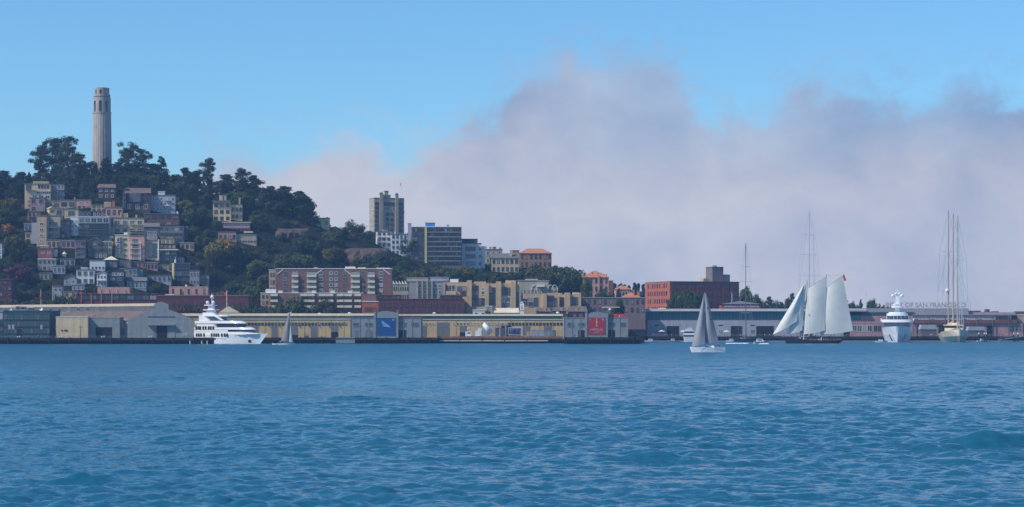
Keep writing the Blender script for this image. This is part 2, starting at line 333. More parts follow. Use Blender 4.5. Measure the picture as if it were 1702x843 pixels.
# ---------------------------------------------------------------- materials for building
def wall(n, c, v=.10, s=.22): return mat(n, c, .85, v, .35, streak=True, streaks=s)
M = dict(
 cream=wall('cream_stucco', (.66,.51,.31)), tan=wall('tan_stucco', (.52,.37,.24)), mauve=wall('mauve_stucco', (.42,.25,.26)),
 pink=wall('pink_stucco', (.60,.33,.28)), lilac=wall('lilac_grey_paint', (.38,.39,.44)), white=wall('white_painted_wall', (.70,.70,.70), .05, .15),
 grey=wall('grey_stucco', (.34,.33,.33)), dgrey=wall('dark_grey_siding', (.13,.13,.145)), brown=wall('brown_shingle', (.11,.07,.06)),
 brick=wall('dark_brick', (.19,.085,.075)), red=wall('red_painted_wall', (.33,.10,.09)), yellow=wall('yellow_stucco', (.66,.53,.26)),
 navy=wall('navy_siding', (.05,.06,.095)), teal=wall('grey_teal_paint', (.24,.31,.32)), orange=wall('orange_brown_stucco', (.42,.22,.12)),
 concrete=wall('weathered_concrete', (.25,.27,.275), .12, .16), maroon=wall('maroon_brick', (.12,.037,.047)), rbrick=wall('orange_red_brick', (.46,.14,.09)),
 shed=wall('tan_painted_shed_wall', (.60,.43,.22), .10, .25), sand=wall('sandstone_panel', (.56,.40,.25)), beige=wall('beige_grey_stucco', (.46,.39,.29)),
 redbrown=wall('red_brown_brick', (.22,.115,.105)), dmauve=wall('dull_mauve_stucco', (.24,.165,.17)), wbrick=wall('deep_red_brick', (.30,.06,.055)), tglass=wall('green_blue_glass_wall', (.07,.19,.22)), towerg=wall('grey_brown_concrete', (.20,.175,.18)), coit=wall('pale_fluted_concrete', (.44,.385,.35), .10, .3), dteal=wall('dark_teal_cladding', (.035,.085,.10)),
 rust=wall('rusty_metal', (.3,.13,.07)),
 wtrim=mat('white_trim', (.75,.75,.73), .6, .05), dtrim=mat('dark_trim', (.05,.05,.055), .6), gtrim=mat('grey_trim', (.32,.32,.33), .6),
 ctrim=mat('cream_trim', (.70,.62,.45), .7), roofg=mat('grey_roofing', (.16,.155,.15), .9, .2), roofb=mat('brown_tar_roofing', (.17,.13,.11), .9, .25, streak=True),
 terra=mat('terracotta_tiles', (.50,.20,.11), .85, .22, 1.2), pier=mat('tarred_pier_timber', (.022,.024,.028), .9, .3), deck=mat('pier_deck_asphalt', (.12,.115,.11), .9, .2),
 door=mat('grey_roller_door', (.17,.165,.17), .6, .1), ddoor=mat('dark_doorway', (.012,.013,.016), .8), steel=mat('galvanised_steel', (.35,.36,.37), .45, .1, metal=.3),
 wpaint=mat('white_gloss_paint', (.80,.81,.83), .25, .03, spec=.5), blackp=mat('black_paint', (.012,.013,.02), .35, spec=.5),
 wood=mat('varnished_wood', (.28,.13,.06), .5), sailw=mat('white_sailcloth', (.66,.66,.61), .75, .07, .2), sailg=mat('grey_laminate_sailcloth', (.27,.28,.31), .6, .10, .25),
 rope=mat('rigging_wire', (.25,.25,.26), .5), alum=mat('aluminium_mast', (.55,.55,.56), .4, .04, metal=.2), redp=mat('red_paint', (.55,.05,.05), .6),
 blueb=mat('blue_banner_cloth', (.008,.07,.22), .7, .08), redb=mat('red_banner_cloth', (.40,.03,.035), .7, .08), bluet=mat('light_blue_print', (.20,.36,.62), .7),
 blued=mat('mid_blue_print', (.03,.14,.42), .7), redt=mat('pale_red_print', (.62,.32,.42), .7), whitep=mat('white_print', (.72,.72,.80), .7),
 bluebox=mat('bright_blue_paint', (.05,.20,.55), .6), hullcream=mat('cream_hull_paint', (.86,.73,.55), .3, .05, spec=.5), rock=None)
def glass(n, c, r=.12):
    return mat(n, c, r, .3, .4, spec=.6)
G = [glass('dark_glass', (.02,.03,.04)), glass('blue_glass', (.05,.09,.12)), glass('grey_glass', (.10,.12,.14)), glass('curtained_glass', (.30,.29,.26), .3)]
GT = glass('teal_glass', (.03,.085,.095), .1)
_wc = {}
def winmesh(w, h, fm, gi, kind='sash'):
    w = round(w*4)/4; h = round(h*4)/4; key = (w, h, fm, gi, kind)
    if key in _wc: return _wc[key]
    mb = MB(); t = min(.14, w*.12); hw = w/2
    mb.box(-hw-t, -hw, -.10, .02, -t, h+t); mb.box(hw, hw+t, -.10, .02, -t, h+t)
    mb.box(-hw, hw, -.10, .02, h, h+t); mb.box(-hw-.06, hw+.06, -.18, .02, -t-.07, -.005)
    if w > 1.7:
        n = max(1, int(round(w/1.4))-1)
        for i in range(1, n+1): x = -hw+w*i/(n+1); mb.box(x-.045, x+.045, -.07, -.035, .005, h-.005)
    elif kind == 'sash' and h > 1: mb.box(-hw, hw, -.07, -.035, h*.5-.04, h*.5+.04)
    mb.mi(1); mb.face([(-hw,-.03,0),(hw,-.03,0),(hw,-.03,h),(-hw,-.03,h)])
    me = mb.mesh('window', [M[fm], G[gi] if isinstance(gi, int) else gi]); _wc[key] = me; return me
RECTS = []     # (px0, px1, ytop, ybot, D, dep) for keeping trees clear
PF = [None]
def pane():
    if PF[0] is not None: return PF[0]
    return random.choices([0,1,2,3], [7,4,2,1.4])[0]
def add_windows(root, x0, x1, z0, z1, rows, cols, wf=.5, hf=.5, fm='wtrim', y=0, side=False, xs=0, skip=0, kind='sash', name='window'):
    cw = (x1-x0)/cols; rh = (z1-z0)/rows
    if fm == 'gtrim' and random.random() < .5: fm = 'wtrim'
    for r in range(rows):
        for c in range(cols):
            if skip and random.random() < skip: continue
            w, h = cw*wf, rh*hf; cx = x0+cw*(c+.5); cz = z0+rh*(r+.5)-h/2+rh*.04
            o = mk(name, winmesh(w, h, fm, pane(), kind), None, root)
            if side: o.location = (xs, cx, cz); o.rotation_euler = (0,0,R(-90))
            else: o.location = (cx, y, cz)
def balcony_bm(w, d, h=1.0, solid=False):
    mb = MB(); mb.box(-w/2, w/2, -d, 0, -.15, 0)
    if solid:
        mb.box(-w/2, w/2, -d, -d+.12, .003, h); mb.box(-w/2, -w/2+.12, -d+.122, -.02, .003, h); mb.box(w/2-.12, w/2, -d+.122, -.02, .003, h)
    else:
        mb.box(-w/2, w/2, -d, -d+.06, h-.06, h)
        n = max(2, int(w/.45))
        for i in range(n+1): x = -w/2+.03+(w-.06)*i/n; mb.box(x-.025, x+.025, -d+.01, -d+.05, .003, h-.063)
    return mb
class B:      # a building placed from where it stands; local frame: x along the front, y into the block, z up
    def __init__(s, name, label, px0, px1, yt, yb, wall='grey', yaw=13, D=None, dep=9, roof='flat', rm='roofg', cat='house', group=None, base=9, reg=True, over=.25, parapet=.35):
        if D is None: D = hit((px0+px1)/2, yb)
        yaw = yaw*.6 if yaw <= 14 else yaw; s.D = D; s.s = F/D; s.c = math.cos(R(yaw)); s.px0 = px0; s.yb = yb
        s.W = (px1-px0)/s.s/s.c; s.H = (yb-yt)/s.s; s.dep = dep
        s.o = thing(name, label, cat, (X(px0, D), D, Z(yb, D)), R(yaw), group); s.wallm = wall
        mb = MB().box(0, s.W, 0, dep, -base, s.H); mk('wall', mb, M[wall], s.o)
        H, W_ = s.H, s.W; rb = MB(); o_ = over
        if roof == 'flat':
            rb.box(-o_, W_+o_, -o_, dep+o_, H+.002, H+parapet); rb.box(.3, W_-.3, .3, dep-.3, H+parapet+.002, H+parapet+.05)
        elif roof == 'gable':      # ridge runs back, gable faces the front
            rh = W_*.28; k = .35
            rb.prism([(-k,-.4,H-.1),(W_/2,-.4,H+rh),(W_/2,-.4,H+rh+.3),(-k-.1,-.4,H+.2)], (0,dep+.8,0)); rb.prism([(W_+k,-.4,H-.1),(W_+k+.1,-.4,H+.2),(W_/2,-.4,H+rh+.3),(W_/2,-.4,H+rh)], (0,dep+.8,0))
            mk('gable', MB().prism([(0,0,H+.003),(W_,0,H+.003),(W_/2,0,H+rh-.12)], (0,dep,0)), M[wall], s.o)
        elif roof in ('hip', 'side'):
            rh = min(dep, W_)*.30; i = (dep/2 if roof == 'hip' else 0); i = min(i, W_*.45); k = .5
            a = [(-k,-k,H+.003),(W_+k,-k,H+.003),(W_+k,dep+k,H+.003),(-k,dep+k,H+.003)]; r1 = (i,dep/2,H+rh); r2 = (W_-i,dep/2,H+rh)
            rb.face([a[0],a[1],r2,r1]); rb.face([a[2],a[3],r1,r2]); rb.face([a[1],a[2],r2]); rb.face([a[3],a[0],r1]); rb.face([a[3],a[2],a[1],a[0]])
        elif roof == 'cone':
            rb.lathe([(W_*.62, H+.003),(W_*.1, H+W_*.45),(.03, H+W_*.55)], 12, (W_/2, dep/2))
        if roof: mk('roof', rb, M[rm], s.o)
        if reg: RECTS.append((px0-dep*math.sin(R(yaw))*s.s, px1, yt, yb, D, dep))
    def lx(s, px): return (px-s.px0)/s.s/s.c
    def lz(s, py): return (s.yb-py)/s.s
    def win(s, rows, cols, wf=.5, hf=.5, fm='wtrim', a=None, y=0, side=(0,0), skip=0, kind='sash'):
        x0, x1, zt, zb = (0, s.W, s.H, 0) if a is None else (s.lx(a[0]), s.lx(a[1]), s.lz(a[2]), s.lz(a[3]))
        if rows: add_windows(s.o, x0, x1, zb, zt, rows, cols, wf, hf, fm, y, skip=skip, kind=kind)
        if side[0]: add_windows(s.o, 0, s.dep, 0, s.H, side[0], side[1], .4, hf, fm, side=True, xs=0)
        return s
    def blk(s, name, px0, px1, yt, yb, m, y0=0, y1=3, roof=None):
        mk(name, MB().box(s.lx(px0), s.lx(px1), y0, y1, s.lz(yb), s.lz(yt)), M[m] if isinstance(m, str) else m, s.o)
        if roof: mk('roof', MB().box(s.lx(px0)-.2, s.lx(px1)+.2, y0-.2, y1+.2, s.lz(yt)+.002, s.lz(yt)+.3), M[roof], s.o)
        return s
    def balc(s, px0, px1, ys_, m='wtrim', d=1.2, solid=False, y=0):
        w = s.lx(px1)-s.lx(px0); me = balcony_bm(w, d, 1.0, solid).mesh('balcony', [M[m]])
        for py in ys_: mk('balcony', me, None, s.o, (s.lx((px0+px1)/2), y-.004, s.lz(py)))
        return s
    def chim(s, px0, px1, yt, m='tan', y0=2, y1=3.6, yb=None):
        z0 = s.H if yb is None else s.lz(yb)
        mb = MB().box(s.lx(px0), s.lx(px1), y0, y1, z0-.5, s.lz(yt)); mb.box(s.lx(px0)-.1, s.lx(px1)+.1, y0-.1, y1+.1, s.lz(yt)+.002, s.lz(yt)+.2)
        mk('chimney', mb, M[m], s.o); return s
# ---------------------------------------------------------------- hillside houses (photo coordinates of the front face)
AP = 'apartment_building'
b = B(AP, 'large cream apartment house with a lit left side, highest at the left of the hill', 41, 83, 306, 346, 'cream', 12, dep=12, cat='apartment house')
b.win(1, 4, .6, .75, 'dtrim', (62, 81, 307, 313.5)).win(1, 7, .55, .7, 'gtrim', (60, 83, 318, 322)).win(1, 3, .6, .6, 'gtrim', (52, 83, 324, 331)).win(1, 1, .7, .8, 'dtrim', (42, 53, 307, 316)).win(0, 0, side=(4, 3)).win(2, 3, .5, .5, 'gtrim', (44, 82, 332, 345))
b.blk('parapet_block', 54, 80, 301, 305, 'tan', 1, 8).balc(43, 60, [316], 'gtrim')
b = B(AP, 'grey glass-fronted flats with long balconies joined to the big cream house', 84, 106, 307, 335, 'lilac', 12, dep=9, cat='apartment house')
b.win(3, 4, .8, .6, 'wtrim').balc(84, 108, [315.5, 325], 'gtrim', 1.6)
b = B('hillside_house', 'mauve house with flat roof right below the big cream apartment house', 49, 74, 329, 354, 'mauve', 12, dep=7)
b.win(2, 2, .45, .5, 'gtrim')
b = B('hillside_house', 'dark mauve house with a red roof edge under the mauve house', 46, 66, 352, 369, 'mauve', 12, dep=6, rm='brick'); b.win(2, 3, .4, .5, 'dtrim').balc(48, 64, [361], 'dtrim')
b = B('hillside_house', 'long tan terrace house with roof planting, below the grey glass flats', 75, 99, 334, 347, 'tan', 10, dep=8); b.win(1, 2, .6, .45, 'dtrim')
b = B('hillside_house', 'tan terrace house with a broad window, left of the pink house', 100, 125, 333, 347, 'tan', 10, dep=8); b.win(1, 2, .7, .4, 'dtrim').chim(122, 124, 328)
b = B('hillside_house', 'pink house with one pale green skylight window', 127, 151, 333, 347, 'pink', 10, dep=8, rm='mauve'); b.win(1, 2, .35, .35, 'wtrim', (128, 150, 333, 340)).win(1, 3, .5, .6, 'dtrim', (128, 150, 342, 347))
b = B('hillside_house', 'tiny yellow house with a pointed gable above the tall grey-tan flats', 82, 91, 347, 357, 'yellow', 30, dep=5, roof='gable', rm='ctrim'); b.win(1, 1, .4, .4)
b = B('hillside_house', 'small tan box house beside the tiny yellow gabled house', 92, 105, 347, 361, 'tan', 10, dep=6); b.win(1, 1, .6, .5, 'gtrim')
b = B('hillside_house', 'cream house with one large grey window, left of the white-framed glass flats', 107, 130, 348, 363, 'cream', 10, dep=7); b.win(1, 1, .45, .55, 'gtrim').chim(107, 110, 346, 'cream')
b = B(AP, 'tall tan tower-like flats with a single column of windows', 61, 77, 359, 411, 'tan', 6, dep=9, cat='apartment house'); b.win(4, 1, .45, .4, 'wtrim', (62, 76, 368, 406)).win(0,0,side=(5, 2)).blk('annex', 52, 60.8, 370, 405, 'lilac', 1, 6)
b = B(AP, 'tall grey flats with wide white-framed picture windows and balconies', 77.5, 100, 359, 398, 'beige', 6, dep=9, cat='apartment house'); b.win(1, 1, .75, .8, 'wtrim', (79, 98, 369, 377)).win(1, 1, .75, .8, 'wtrim', (79, 98, 379, 387)).win(1, 3, .6, .7, 'wtrim', (80, 95, 389, 397)).balc(79, 98, [378, 388], 'wtrim').blk('rooftop_room', 82, 92, 354, 359, 'grey', 2, 5)
b = B(AP, 'broad glass-fronted flats with white frames and dark balcony bands on the left of the hill', 130, 181, 361, 398, 'lilac', 8, dep=11, rm='wtrim', cat='apartment house')
b.win(1, 5, .8, .85, 'wtrim', (131, 180, 362, 371)).win(1, 6, .9, .8, 'dtrim', (132, 180, 373, 381)).win(1, 6, .9, .8, 'dtrim', (132, 180, 383, 391)).balc(130, 181, [372, 382, 392], 'dtrim', 1.4).win(1, 6, .8, .6, 'dtrim', (132, 180, 392, 398))
b.blk('side_wing', 117, 129.5, 360, 399, 'white', .5, 8, 'wtrim').win(4, 2, .4, .35, 'gtrim', (118, 129, 364, 398), .5)
b = B('hillside_house', 'dark brown maroon house with a lit red chimney under the summit trees', 163, 191, 312, 331, 'brown', 12, dep=8, roof='side', rm='roofb'); b.win(2, 3, .4, .35, 'gtrim').chim(161, 165, 309, 'rbrick')
b = B(AP, 'big brown shingled house with a grey pitched roof below the tower', 208, 249, 321, 354, 'brown', 12, dep=11, roof='side', rm='roofb', cat='apartment house')
b.win(1, 3, .8, .7, 'dtrim', (213, 247, 322, 336)).win(1, 3, .45, .7, 'gtrim', (208, 248, 339, 349)).blk('corner_turret', 205, 213, 314, 321, 'brown', 2, 5, 'roofb').blk('bay', 214, 233, 321, 336, 'dgrey', -.8, 0)
b = B(AP, 'lilac-grey flats with white windows and a white penthouse, right of the brown shingled house', 249.5, 291, 325, 355, 'lilac', 6, dep=11, cat='apartment house')
b.win(3, 6, .45, .5, 'wtrim', (252, 290, 327, 352)).blk('penthouse', 262, 273, 318.5, 324, 'white', 2, 7, 'wtrim').balc(273, 283, [333, 342], 'wtrim')
b = B(AP, 'long dark brick house with blue-lit windows below the lilac flats', 239, 297, 356, 377, 'brick', 8, dep=9, cat='apartment house'); b.win(2, 5, .6, .4, 'dtrim').blk('roof_vent', 292, 295, 351, 355.5, 'white', 2, 3)
b = B('hillside_house', 'dark slate-fronted house with white framed bay window', 239, 264, 377, 402, 'dgrey', 8, dep=8, roof='side', rm='roofg'); b.win(1, 2, .6, .6, 'wtrim', (244, 261, 384, 391)).win(1, 2, .8, .6, 'wtrim', (244, 262, 392, 398)).blk('bay', 245, 261, 391, 399, 'grey', -.8, 0)
b = B(AP, 'dark glazed flats with tall windows at the right end of the house cluster', 265, 305, 377, 406, 'dgrey', 6, dep=9, cat='apartment house'); b.win(3, 5, .7, .6, 'gtrim').balc(266, 303, [387, 396], 'gtrim')
b = B('hillside_house', 'small yellow-roofed lookout house in front of the dark glazed flats', 268, 289, 397, 408, 'yellow', 8, dep=5); b.win(1, 3, .4, .5, 'dtrim').blk('rooftop_room', 278, 287, 394, 397, 'yellow', 1, 4)
b = B(AP, 'yellow-cream flats with two lit chimneys and wide loggias', 188, 238, 362.5, 391, 'cream', 14, dep=9, cat='apartment house')
b.win(2, 4, .6, .5, 'gtrim', (189, 237, 364, 390)).chim(199, 201, 352.5, 'yellow').chim(209.5, 212, 354, 'yellow').chim(224, 227, 357, 'yellow').balc(190, 211, [373], 'gtrim').balc(214, 237, [383, 373], 'ctrim').blk('rooftop_room', 201.5, 209, 354, 362, 'tan', 2.5, 5)
b = B('hillside_house', 'pink terraced house with one tall red chimney', 176, 203, 345, 362, 'pink', 10, dep=8); b.win(1, 3, .5, .45, 'dtrim').chim(186, 190.5, 334, 'rbrick', .5, 2, 362).blk('parapet_block', 172, 184, 335, 345, 'tan', 3, 7)
b = B('hillside_house', 'small blue-grey house with rooftop windows left of the cream bay-windowed flats', 168, 189, 391, 402, 'teal', 8, dep=7, rm='dtrim'); b.win(1, 2, .5, .6, 'wtrim')
b = B('hillside_house', 'narrow cream house with three tall windows to a floor', 170, 185, 402, 430, 'cream', 5, dep=8, rm='ctrim'); b.win(3, 3, .6, .6, 'gtrim')
b = B(AP, 'narrow cream flats with a stack of rounded bay windows', 191, 215, 391, 431, 'cream', 6, dep=9, rm='ctrim', cat='apartment house')
for k in range(3):
    yy = 394.5+k*9.6
    bay = MB(); cx = b.lx(197); w = 1.5
    bay.loft([[(cx-w*1.25,0,z),(cx-w,-.7,z),(cx-w*.4,-1.1,z),(cx+w*.4,-1.1,z),(cx+w,-.7,z),(cx+w*1.25,0,z)] for z in (b.lz(yy+8.2), b.lz(yy))]); mk('bay', bay, M['gtrim'], b.o)
    o = mk('window', winmesh(1.4, 1.8, 'wtrim', 0), None, b.o, (cx, -1.14, b.lz(yy+7)))
b.win(4, 1, .45, .3, 'gtrim', (202, 214, 394, 430)).blk('rooftop_room', 205, 211, 386, 391, 'white', 2, 5)
b = B(AP, 'pink flats with a stack of white-railed balconies', 215.5, 240, 392, 434, 'pink', 5, dep=9, cat='apartment house')
b.win(4, 1, .5, .5, 'dtrim', (216, 233, 396, 434)).balc(216, 234, [404.5, 413, 422, 431], 'wtrim', 1.5).blk('balcony_post', 215.6, 216.4, 403, 434, 'wtrim', -1.5, -1.2).blk('balcony_post', 233, 233.8, 403, 434, 'wtrim', -1.5, -1.2)
b = B('hillside_house', 'tan house with a huge dark teal window wall', 238.5, 262, 400, 433, 'tan', 6, dep=8); b.win(1, 2, .85, .9, 'dtrim', (246, 261, 405, 430)).blk('corner_post', 262.2, 264, 398, 433, 'wtrim', -.3, .5)
b = B('hillside_house', 'navy house under a bright flat tan roof slab', 262.5, 294, 416, 436, 'navy', 6, dep=8, rm='ctrim', over=.6, parapet=.6); b.win(2, 3, .6, .5, 'dtrim')
b = B('hillside_house', 'dark mauve house with open dark balconies beside the gabled grey house', 125, 142, 401, 432, 'mauve', 8, dep=8); b.win(3, 2, .7, .6, 'dtrim').balc(126, 141, [411, 420, 429], 'gtrim')
b = B('hillside_house', 'dark grey house with a low gable between mauve and narrow cream houses', 146, 169, 402, 430, 'dgrey', 6, dep=8, roof='gable', rm='roofg'); b.win(3, 3, .7, .45, 'dtrim')
b = B('hillside_house', 'red painted house with a pale grey gable, alone on the lower left slope', 63, 87, 413, 431, 'red', 10, dep=7); b.win(1, 2, .35, .3, 'wtrim', (66, 86, 417, 425)).blk('rooftop_room', 66, 80, 409, 413, 'grey', 1, 5, 'wtrim').blk('annex', 88, 94, 415, 427, 'lilac', 1, 5)
b = B('hillside_house', 'low grey house with a white balustrade below the red house', 63, 92, 431, 451, 'grey', 8, dep=7, rm='wtrim'); b.win(2, 4, .4, .35, 'dtrim')
b = B('garden_pavilion', 'tiny garden pavilion with a pale conical roof among the trees', 102.5, 110, 422, 428, 'dgrey', 0, dep=2.6, roof='cone', rm='ctrim', cat='pavilion')
b.win(1, 2, .6, .7, 'wtrim')
b = B('hillside_house', 'pale grey flat-roofed house above the white gabled cottage', 149, 174, 433, 451, 'white', 8, dep=8); b.win(1, 4, .35, .35, 'dtrim', (151, 174, 441, 450))
b = B('hillside_house', 'dark house with a low cream hipped roof', 173, 194, 432, 446, 'dgrey', 8, dep=8, roof='hip', rm='ctrim'); b.win(1, 3, .5, .4, 'gtrim')
b = B('hillside_house', 'white two-storey house with large square windows low on the hill', 127, 156, 449, 474, 'white', 10, dep=8); b.win(2, 3, .55, .5, 'gtrim').blk('rooftop_room', 134, 145, 445, 449, 'white', 1, 5, 'wtrim')
b = B('hillside_house', 'small grey gabled cottage left of the white two-storey house', 106, 127, 463, 476, 'grey', 8, dep=7, roof='gable', rm='roofg'); b.win(1, 2, .4, .4, 'wtrim')
b = B('hillside_house', 'white gabled cottage with a front porch', 161, 177, 456, 477, 'white', 5, dep=7, roof='gable', rm='gtrim'); b.win(2, 3, .4, .4, 'gtrim').balc(161, 177, [466], 'wtrim', 1.4)
b = B('hillside_house', 'navy blue house with a band of white-framed windows', 179, 206, 452, 476, 'navy', 8, dep=8, roof='gable', rm='dtrim'); b.win(1, 4, .8, .7, 'wtrim', (186, 205, 453, 459)).win(1, 2, .6, .7, 'gtrim', (181, 204, 461, 467)).chim(190.5, 192.5, 441, 'tan')
b = B('hillside_house', 'grey-teal house with paired windows beside the navy house', 206.5, 228, 446, 464, 'teal', 8, dep=8); b.win(2, 2, .5, .45, 'gtrim', (213, 227, 447, 464)).blk('annex', 228.2, 236, 448, 464, 'teal', 1, 6)
b = B('hillside_house', 'low grey-green house with a long dark roof in front of the grey-teal house', 211, 243, 467, 482, 'teal', 6, dep=7, roof='side', rm='roofg'); b.win(1, 5, .6, .5, 'gtrim')
b = B('hillside_house', 'low house with round-ended tan sunroom and red planting', 198, 218, 434, 445, 'tan', 8, dep=6); b.win(1, 7, .45, .6, 'gtrim')
b = B(AP, 'narrow grey flats with a sunlit yellow flank and a spire at the corner', 290, 315, 438, 472, 'dgrey', 20, dep=9, rm='gtrim', cat='apartment house')
b.win(3, 2, .8, .55, 'gtrim').blk('sunlit_side', 288.3, 290.2, 438.5, 472, 'yellow', -.3, 3.2); mk('spire', MB().lathe([(.5,0),(.55,1),(.15,2),(.03,3.4)], 8, (.6,.6)), M['wtrim'], b.o, (0,0,b.H+.35))  # sunlight on the left flank is put into the slab's yellow colour
b = B('hillside_house', 'light grey stepped house right of the yellow-flanked flats', 315.5, 331, 450, 476, 'grey', 6, dep=8); b.win(2, 3, .4, .35, 'gtrim')
b = B('hillside_house', 'light grey low house with a wide window, rightmost below the wooded slope', 331.5, 347, 458, 477, 'beige', 6, dep=8); b.win(1, 1, .6, .4, 'dtrim')
b = B('hillside_house', 'small pink-brown house peeping above the yellow-flanked flats', 294, 306, 428, 437, 'mauve', 8, dep=6, roof='hip', rm='roofb'); b.win(1, 1, .5, .5)
b = B('hillside_house', 'white corner of a house at the far left edge of the picture', -12, 3, 405, 432, 'white', 6, dep=8); b.win(3, 2, .4, .5, 'gtrim')
b = B('hillside_house', 'cream stepped villa with two square chimneys on the wooded right slope', 354, 383, 336, 369, 'cream', 10, dep=10, rm='roofg')
b.win(3, 3, .55, .45, 'dtrim').chim(364, 369.5, 325, 'cream').chim(371.5, 376, 325.5, 'tan').blk('glazed_top_floor', 353.5, 382, 333, 336, 'dgrey', .5, 8).blk('side_wing', 383.3, 402, 340, 367, 'beige', 2, 9, 'roofg').win(2, 3, .6, .5, 'dtrim', (384, 402, 342, 366), 2).balc(354, 383, [338], 'dtrim').chim(396, 399, 328, 'tan', 3, 4, 340)  # greyer beige wing paints the shade on the villa's right part
b = B('hillside_house', 'modern tan house of stacked decks below the cream villa', 371, 415, 370, 386, 'mauve', 8, dep=9, rm='ctrim', over=.8); b.win(1, 6, .8, .3, 'wtrim', (372, 414, 371, 376)).balc(371, 415, [379], 'mauve', 1.6, True).win(1, 6, .7, .5, 'dtrim', (372, 414, 380, 386))
b = B('hillside_house', 'lowest tan pink house jutting out under the stacked-deck house', 363, 392, 386, 403, 'pink', 10, dep=8); b.win(1, 4, .5, .4, 'dtrim')
b = B('hillside_house', 'greyish tan box house with a row of openings beside the lowest pink house', 392.5, 426, 391, 408, 'beige', 8, dep=8, rm='gtrim'); b.win(1, 7, .55, .35, 'dtrim', (393, 425, 398, 405)).blk('canopy', 405, 420, 384.5, 387, 'ctrim', -.5, 4)
b = B('hillside_house', 'small yellow house alone on the ridge where the wood ends', 525, 548, 363, 380, 'yellow', 14, dep=8); b.win(1, 2, .4, .45, 'gtrim').chim(543, 545.5, 361, 'tan').chim(531, 536, 364, 'yellow')
# smaller houses packed between the larger ones: muted walls, each told apart by colour and neighbour
for q in ((152,176,341,352,'tan','dtrim','small tan house squeezed right of the pink house with green window',2,3),(131,151,352,361,'dgrey','gtrim','small dark grey house above the left of the white-framed glass flats',1,3),(154,179,352,361,'brown','gtrim','small brown house above the right of the white-framed glass flats',1,4),
 (101,117,366,398,'navy','dtrim','narrow dark navy house left of the white-framed glass flats',3,2),(102,124,400,413,'mauve','dtrim','small mauve house below the narrow navy house',1,3),(78,100,399,414,'tan','dtrim','small tan house at the foot of the grey picture-window flats',1,3),
 (182,190,377,391,'pink','gtrim','slim pink house between glass flats and yellow-cream flats',2,1),(204,209,322,352,'dgrey','dtrim','slim grey house left of the big brown shingled house',4,1),(239,250,402,414,'cream','dtrim','small cream house below the slate-fronted house',1,2),(266,292,406,415,'brown','wtrim','low brown house directly above the navy slab-roofed house',1,4),
 (296,312,378,398,'dgrey','dtrim','dark grey house at the right edge of the house cluster',3,2),(100,124,431,442,'grey','dtrim','low grey house left of the pale flat-roofed house',1,3),(193,212,447,452,'brown','gtrim','low brown house between the two dark gabled houses',1,3),
 (244,262,437,450,'mauve','dtrim','small mauve house below the tan window-wall house',1,3),(264,286,440,452,'beige','dtrim','small beige house left of the yellow-flanked flats',1,3),(222,242,436,445,'orange','dtrim','little orange-brown house below the pink balconied flats',1,3),(246,284,458,470,'lilac','gtrim','low lilac-grey house above the plaza offices',1,5),
 (40,60,372,384,'grey','dtrim','small grey house below the dark mauve one',1,3),(42,60,388,404,'tan','dtrim','small tan house left of the tall tower-like flats',2,2),(66,86,454,466,'beige','dtrim','low beige house under the balustraded grey house',1,3),(88,108,442,456,'lilac','gtrim','small lilac house left of the little gabled cottage',1,3),
 (300,322,404,416,'tan','dtrim','low tan house right of the navy slab-roofed house',1,3),(120,140,474,484,'grey','wtrim','low grey cottage in front of the white two-storey house',1,3),(156,178,420,431,'brown','gtrim','dark brown house just above the pale flat-roofed house',1,3)):
    b = B('hillside_house', q[6], q[0], q[1], q[2], q[3], q[4], 9, dep=6, rm=random.choice(['roofg','roofb','gtrim'])); b.win(q[7], q[8], .5, .45, q[5])
# ---------------------------------------------------------------- buildings on the saddle
b = B('apartment_tower', 'tall pale apartment tower with turrets and a flagpole standing on the ridge', 622, 671, 329.5, 388, 'beige', 17, dep=14, D=hit(640, 388), cat='apartment tower', base=14, over=.15)
for a_, c_ in ((623, 630), (662, 669)): b.win(7, 1, .8, .6, 'dtrim', (a_, c_, 335, 386))
b.win(1, 1, .9, .7, 'dtrim', (637, 656, 336, 342)).win(4, 2, .6, .5, 'dtrim', (640, 655, 352, 386)).win(1, 4, .5, .7, 'gtrim', (637, 656, 344, 350)).win(0, 0, side=(7, 3)).balc(662, 672, [352], 'dtrim', 1.4)
for a_, c_, t_ in ((631, 636.5, 321), (656.5, 661.5, 322)):
    b.blk('buttress', a_, c_, t_+2.5, 388, 'beige', -.8, 0); b.blk('turret', a_, c_, t_, t_+2.2, 'concrete', -.7, 2)
    mk('turret_cap', MB().ball(((b.lx(a_)+b.lx(c_))/2, .6, b.lz(t_)), 1.0), M['concrete'], b.o)
b.blk('turret', 641, 647, 317, 329, 'beige', 3, 6, 'gtrim').blk('rooftop_room', 636.8, 650, 324, 329.2, 'grey', 2, 8, 'gtrim')
fl = thing('flagpole', 'tall flagpole with a red flag on the roof of the ridge tower', 'flagpole', (X(666, b.D), b.D+4, b.o.location.z+b.H+.4))
mk('pole', MB().tube([(0,0,0),(0,0,10.6)], [.10,.05], 6), M['wpaint'], fl); mk('flag', MB().loft([[(-.05-.5*abs(math.sin(k*.7)), .05, 10.2-k*.6),(-.05, 0, 10.2-k*.6)] for k in range(6)], False, False, False), M['redp'], fl)
b = B(AP, 'white stepped apartment block below the ridge tower, its left wing', 627, 650, 385, 412, 'white', 14, dep=10, cat='apartment house'); b.win(3, 3, .5, .45, 'dtrim').balc(628, 648, [394, 403], 'wtrim').blk('rooftop_room', 637, 645, 381, 385, 'pink', 1, 5, 'terra')
b = B(AP, 'white apartment block with tall windows stepping down right of its twin', 650.5, 677, 390, 424, 'white', 10, dep=10, cat='apartment house'); b.win(4, 4, .45, .5, 'dtrim').chim(656, 658, 384, 'white')
